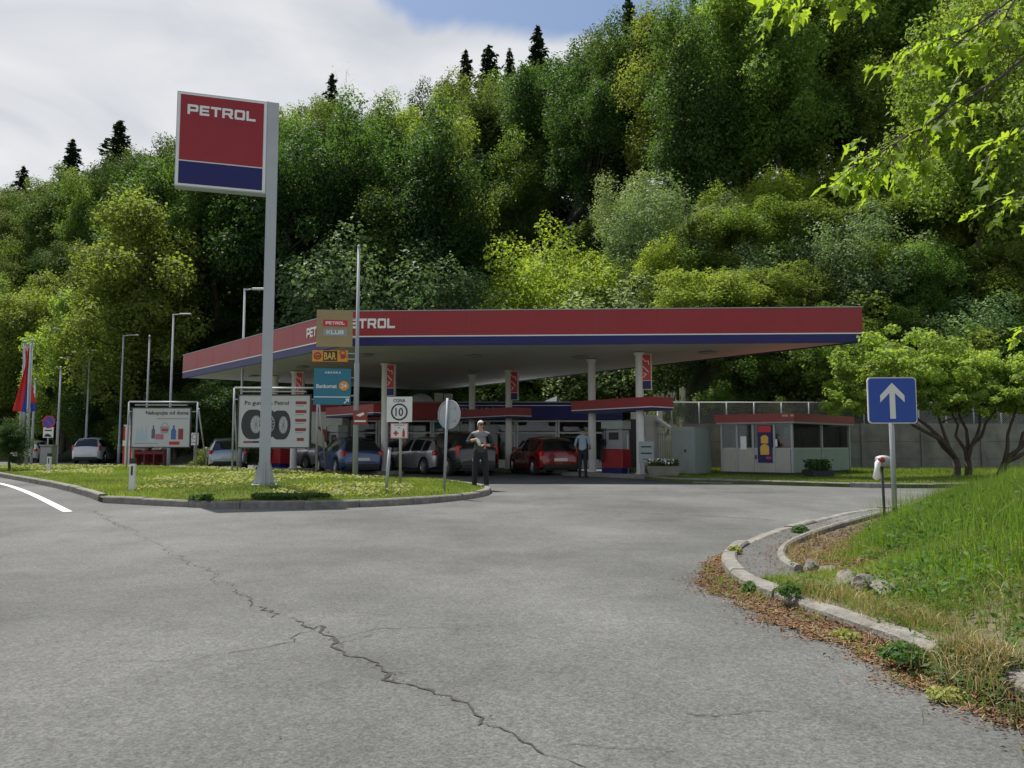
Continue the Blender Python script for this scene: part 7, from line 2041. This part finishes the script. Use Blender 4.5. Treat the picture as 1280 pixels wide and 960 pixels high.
x = rng.uniform(-6, 9, 260); y = 2.5 + 18 * rng.random(260); P = np.stack([x, y, zrn(y) + .006], 1); P = P[~inside(ISL, P[:, 0], P[:, 1]) & ~inside(BANK, P[:, 0], P[:, 1])]
V, F = leaf_quads(P, rng.normal(size=P.shape) * .3 + [0, 0, 1], .015, rng, .6); add_stuff('litter', V, F, 'litter')
# dirt drift under the litter
K = np.array(resample([p for p in KB if 1.0 < p[1] < 8.8], .12)); vs_ = []
for i in range(len(K)):
    a, b = K[max(0, i - 1)], K[min(len(K) - 1, i + 1)]; t_ = (b - a) / np.linalg.norm(b - a); nn_ = np.array([-t_[1], t_[0]]); y = K[i][1]
    wd = float(np.interp(y, [1, 3, 4.5, 6, 7, 8, 8.8], [.33, .32, .34, .36, .30, .12, .02])) * (.8 + .25 * math.sin(y * 9) * math.sin(y * 4.3) + .12 * math.sin(y * 31))
    for o_, h_ in ((-.01, .03), (wd * .5, .014), (wd, .0045)):
        q = K[i] + nn_ * o_; vs_.append((q[0], q[1], zr(q[0], q[1]) + h_))
F = [(3 * i + c, 3 * i + 3 + c, 3 * i + 4 + c, 3 * i + 1 + c) for i in range(len(K) - 1) for c in (0, 1)]
tag(link('dirt', mesh_np('dirt', vs_, F, M['soil'], True)), kind='stuff')
# litter and debris in the ditch of the corner
P, d = bank_pts(30000, 2, 6, 6.4, 12, .66, 1.25); P = P[:4500]; V, F = leaf_quads(P + [0, 0, .015], rng.normal(size=P.shape) * .4 + [0, 0, 1], .03, rng, .55, .15); add_stuff('litter', V, F, 'litter')

# plants creeping over the inner edge of the kerb, and tufts in the litter
P, d = bank_pts(60000, 2, 4, 1.2, 6.3, .04, .34, lambda x, y, d: np.clip(clumpy(x, y, 3.6, 2) * 2.2 - .9, 0, 1)); P[:, 2] += .06 + rng.uniform(-.02, .05, len(P))
P = P[:1500]; V, F = leaf_quads(P, rng.normal(size=P.shape) * .6 + [-.3, 0, 1], .028, rng, .5); add_stuff('undergrowth', V, F, 'weed')
P, d = bank_pts(60000, 2, 4, 1.2, 6.3, .06, .4, lambda x, y, d: np.clip(clumpy(x, y, 4.1, 7) * 2.0 - .8, 0, 1)); P[:, 2] += .03
P = P[:2200]; V, F = blades(P, rng.uniform(.03, .13, len(P)), rng.uniform(.003, .006, len(P)), rng, .9); add_stuff('grass', V, F, 'straw')
P = litter_pts(3000); P = P[clumpy(P[:, 0], P[:, 1], 5.0, 3) > .62][:900]; V, F = blades(P, rng.uniform(.03, .10, len(P)), rng.uniform(.003, .006, len(P)), rng, .6); add_stuff('grass', V, F, 'grass_short')
n = 5200; y = rng.uniform(3.3, 4.25, n); x = np.interp(y, [2, 3.5, 4.5, 5.4], [2.46, 2.36, 2.27, 2.08]) + rng.normal(size=n) * .11 + .02
ok = clumpy(x, y, 4.3, 11) > .35; x, y = x[ok], y[ok]; P = np.stack([x, y, .03 + .11 * np.exp(-((x - np.interp(y, [2, 3.5, 4.5, 5.4], [2.52, 2.42, 2.33, 2.14])) / .16) ** 2) + rng.uniform(-.01, .05, len(x))], 1)
V, F = leaf_quads(P[:1900], rng.normal(size=(min(1900, len(P)), 3)) * .6 + [-.3, -.2, 1], .03, rng, .5); add_stuff('undergrowth', V, F, 'weed')
V, F = blades(P[1900:], rng.uniform(.03, .12, len(P[1900:])), rng.uniform(.003, .006, len(P[1900:])), rng, 1.0); add_stuff('grass', V, F, 'straw')
# rough herbs on the lower bank
P, d = bank_pts(90000, 2, 7, 1.2, 7, .45, 3.5, lambda x, y, d: np.clip(clumpy(x, y, 2.2, 15) * 1.8 - .7, 0, 1))
P = P[:9000]; P[:, 2] += rng.uniform(.01, .12, len(P)); V, F = leaf_quads(P, rng.normal(size=P.shape) * .6 + [0, 0, 1], .04, rng, .5); add_stuff('undergrowth', V, F, 'weed')
P, d = bank_pts(90000, 2, 7, 1.2, 8, .5, 2.4, lambda x, y, d: np.clip(clumpy(x, y, 1.6, 21) * 1.8 - .8, 0, 1))
P = P[:9000]; V, F = leaf_quads(P + [0, 0, .02], rng.normal(size=P.shape) * .4 + [0, 0, 1], .03, rng, .5, .15); add_stuff('litter', V, F, 'litter')

x = rng.uniform(1.9, 5, 9000); y = rng.uniform(6.6, 11.5, 9000); ok = inside(BANK, x, y); x, y = x[ok], y[ok]; d = poly_dist(KB, x, y, False); ok = (d > .13) & (d < .54) & (rng.random(len(x)) < .35 + .65 * (d > .4)); P = np.stack([x[ok], y[ok], zrn(y[ok]) + .10], 1)[:900]
V, F = leaf_quads(P, rng.normal(size=P.shape) * .3 + [0, 0, 1], .02, rng, .55, .15); add_stuff('litter', V, F, 'litter')
# stones in the foot of the bank
def rock(x, y, s, label, seed):
    r_ = random.Random(seed); bm = bmesh.new(); bmesh.ops.create_icosphere(bm, subdivisions=3, radius=1)
    sx_, sy_, sz_ = s
    cuts = [(Vector((r_.uniform(-1, 1), r_.uniform(-1, 1), r_.uniform(-1, 1))).normalized(), r_.uniform(.35, .75)) for _ in range(13)]
    for v in bm.verts:
        for n_, d_ in cuts:
            k = v.co.dot(n_)
            if k > d_: v.co -= n_ * (k - d_) * .97
        v.co += Vector((r_.uniform(-1, 1), r_.uniform(-1, 1), r_.uniform(-1, 1))) * .025
        v.co = Vector((v.co.x * sx_, v.co.y * sy_, v.co.z * sz_))
    me = bpy.data.meshes.new('rock'); bm.to_mesh(me); bm.free(); me.materials.append(M['stone'])
    o = link('rock', me, None, (x, y, bank_z(x, y) + sz_ * .05), r_.uniform(0, 3)); return tag(o, label, 'rock', 'rocks at the foot of the bank')
for px, py, Y, s, lab in ((1012, 702, 6.9, (.11, .10, .13), 'upright pale rock at the left end of the row of rocks in the bank'), (1030, 716, 6.6, (.16, .12, .12), 'second rock from the left at the foot of the bank'), (1062, 740, 5.9, (.17, .12, .10), 'flat rock in the middle of the row at the foot of the bank'),
                          (1086, 745, 5.7, (.14, .11, .11), 'cracked rock right of the flat middle one at the foot of the bank'), (1108, 748, 5.5, (.13, .11, .09), 'rightmost rock of the row, half under dry grass'), (1190, 850, 4.0, (.07, .05, .035), 'loose rock near the broken kerb at the lower right')):
    p = at(px, py, Y); rock(p.x, Y, s, lab, px)
# single weeds by the kerb
def weed(px, py, z, r_, h, label, n=260, leaf=.04, mat='weed'):
    p = on_z(px, py, z); rg_ = np.random.default_rng(px)
    t = thing('weed_plant', label, 'weed', (p.x, p.y, z), 0, 'weeds along the kerb')
    q = rg_.normal(size=(n, 3)); q /= np.linalg.norm(q, axis=1, keepdims=True); q[:, 2] = np.abs(q[:, 2])
    Pq = q * np.array([r_, r_, h]) * rg_.uniform(.3, 1, (n, 1)) ** .6
    V, F = leaf_quads(Pq, q * .6 + rg_.normal(size=q.shape) * .5 + [0, 0, .5], leaf, rg_, .5); link('foliage', mesh_np('foliage', V, F, M[mat]), t)
    m = MB()
    for k in range(7): e_ = q[k] * np.array([r_, r_, h]) * .8; m.tube([(0, 0, -.01), tuple(e_ * .5 + [0, 0, .02]), tuple(e_)], [.004, .003, .001], 5)
    m.build('stem', M['weed'], t)
weed(938, 744, .0, .09, .11, 'dark green weed at the kerb joint on the road side')
weed(918, 690, .11, .08, .07, 'yellow green weed growing on top of the curved kerb', 160, .035, 'rosette')
weed(905, 700, .0, .05, .05, 'tiny weed at the outer foot of the curved kerb', 90, .03)
weed(1130, 822, .07, .13, .08, 'bushy grey green weed growing over the broken kerb', 520, .03)
weed(1058, 797, .02, .10, .05, 'low pale weed against the kerb in the leaf litter', 260, .024, 'rosette')
weed(1000, 665, .1, .12, .09, 'green weed growing beside the inner kerb', 240, .04)
weed(985, 742, .12, .10, .08, 'green weed at the end of the inner kerb', 200, .04)
weed(1185, 872, .02, .10, .045, 'yellow green weed on the dirt at the lower right', 260, .025, 'rosette')
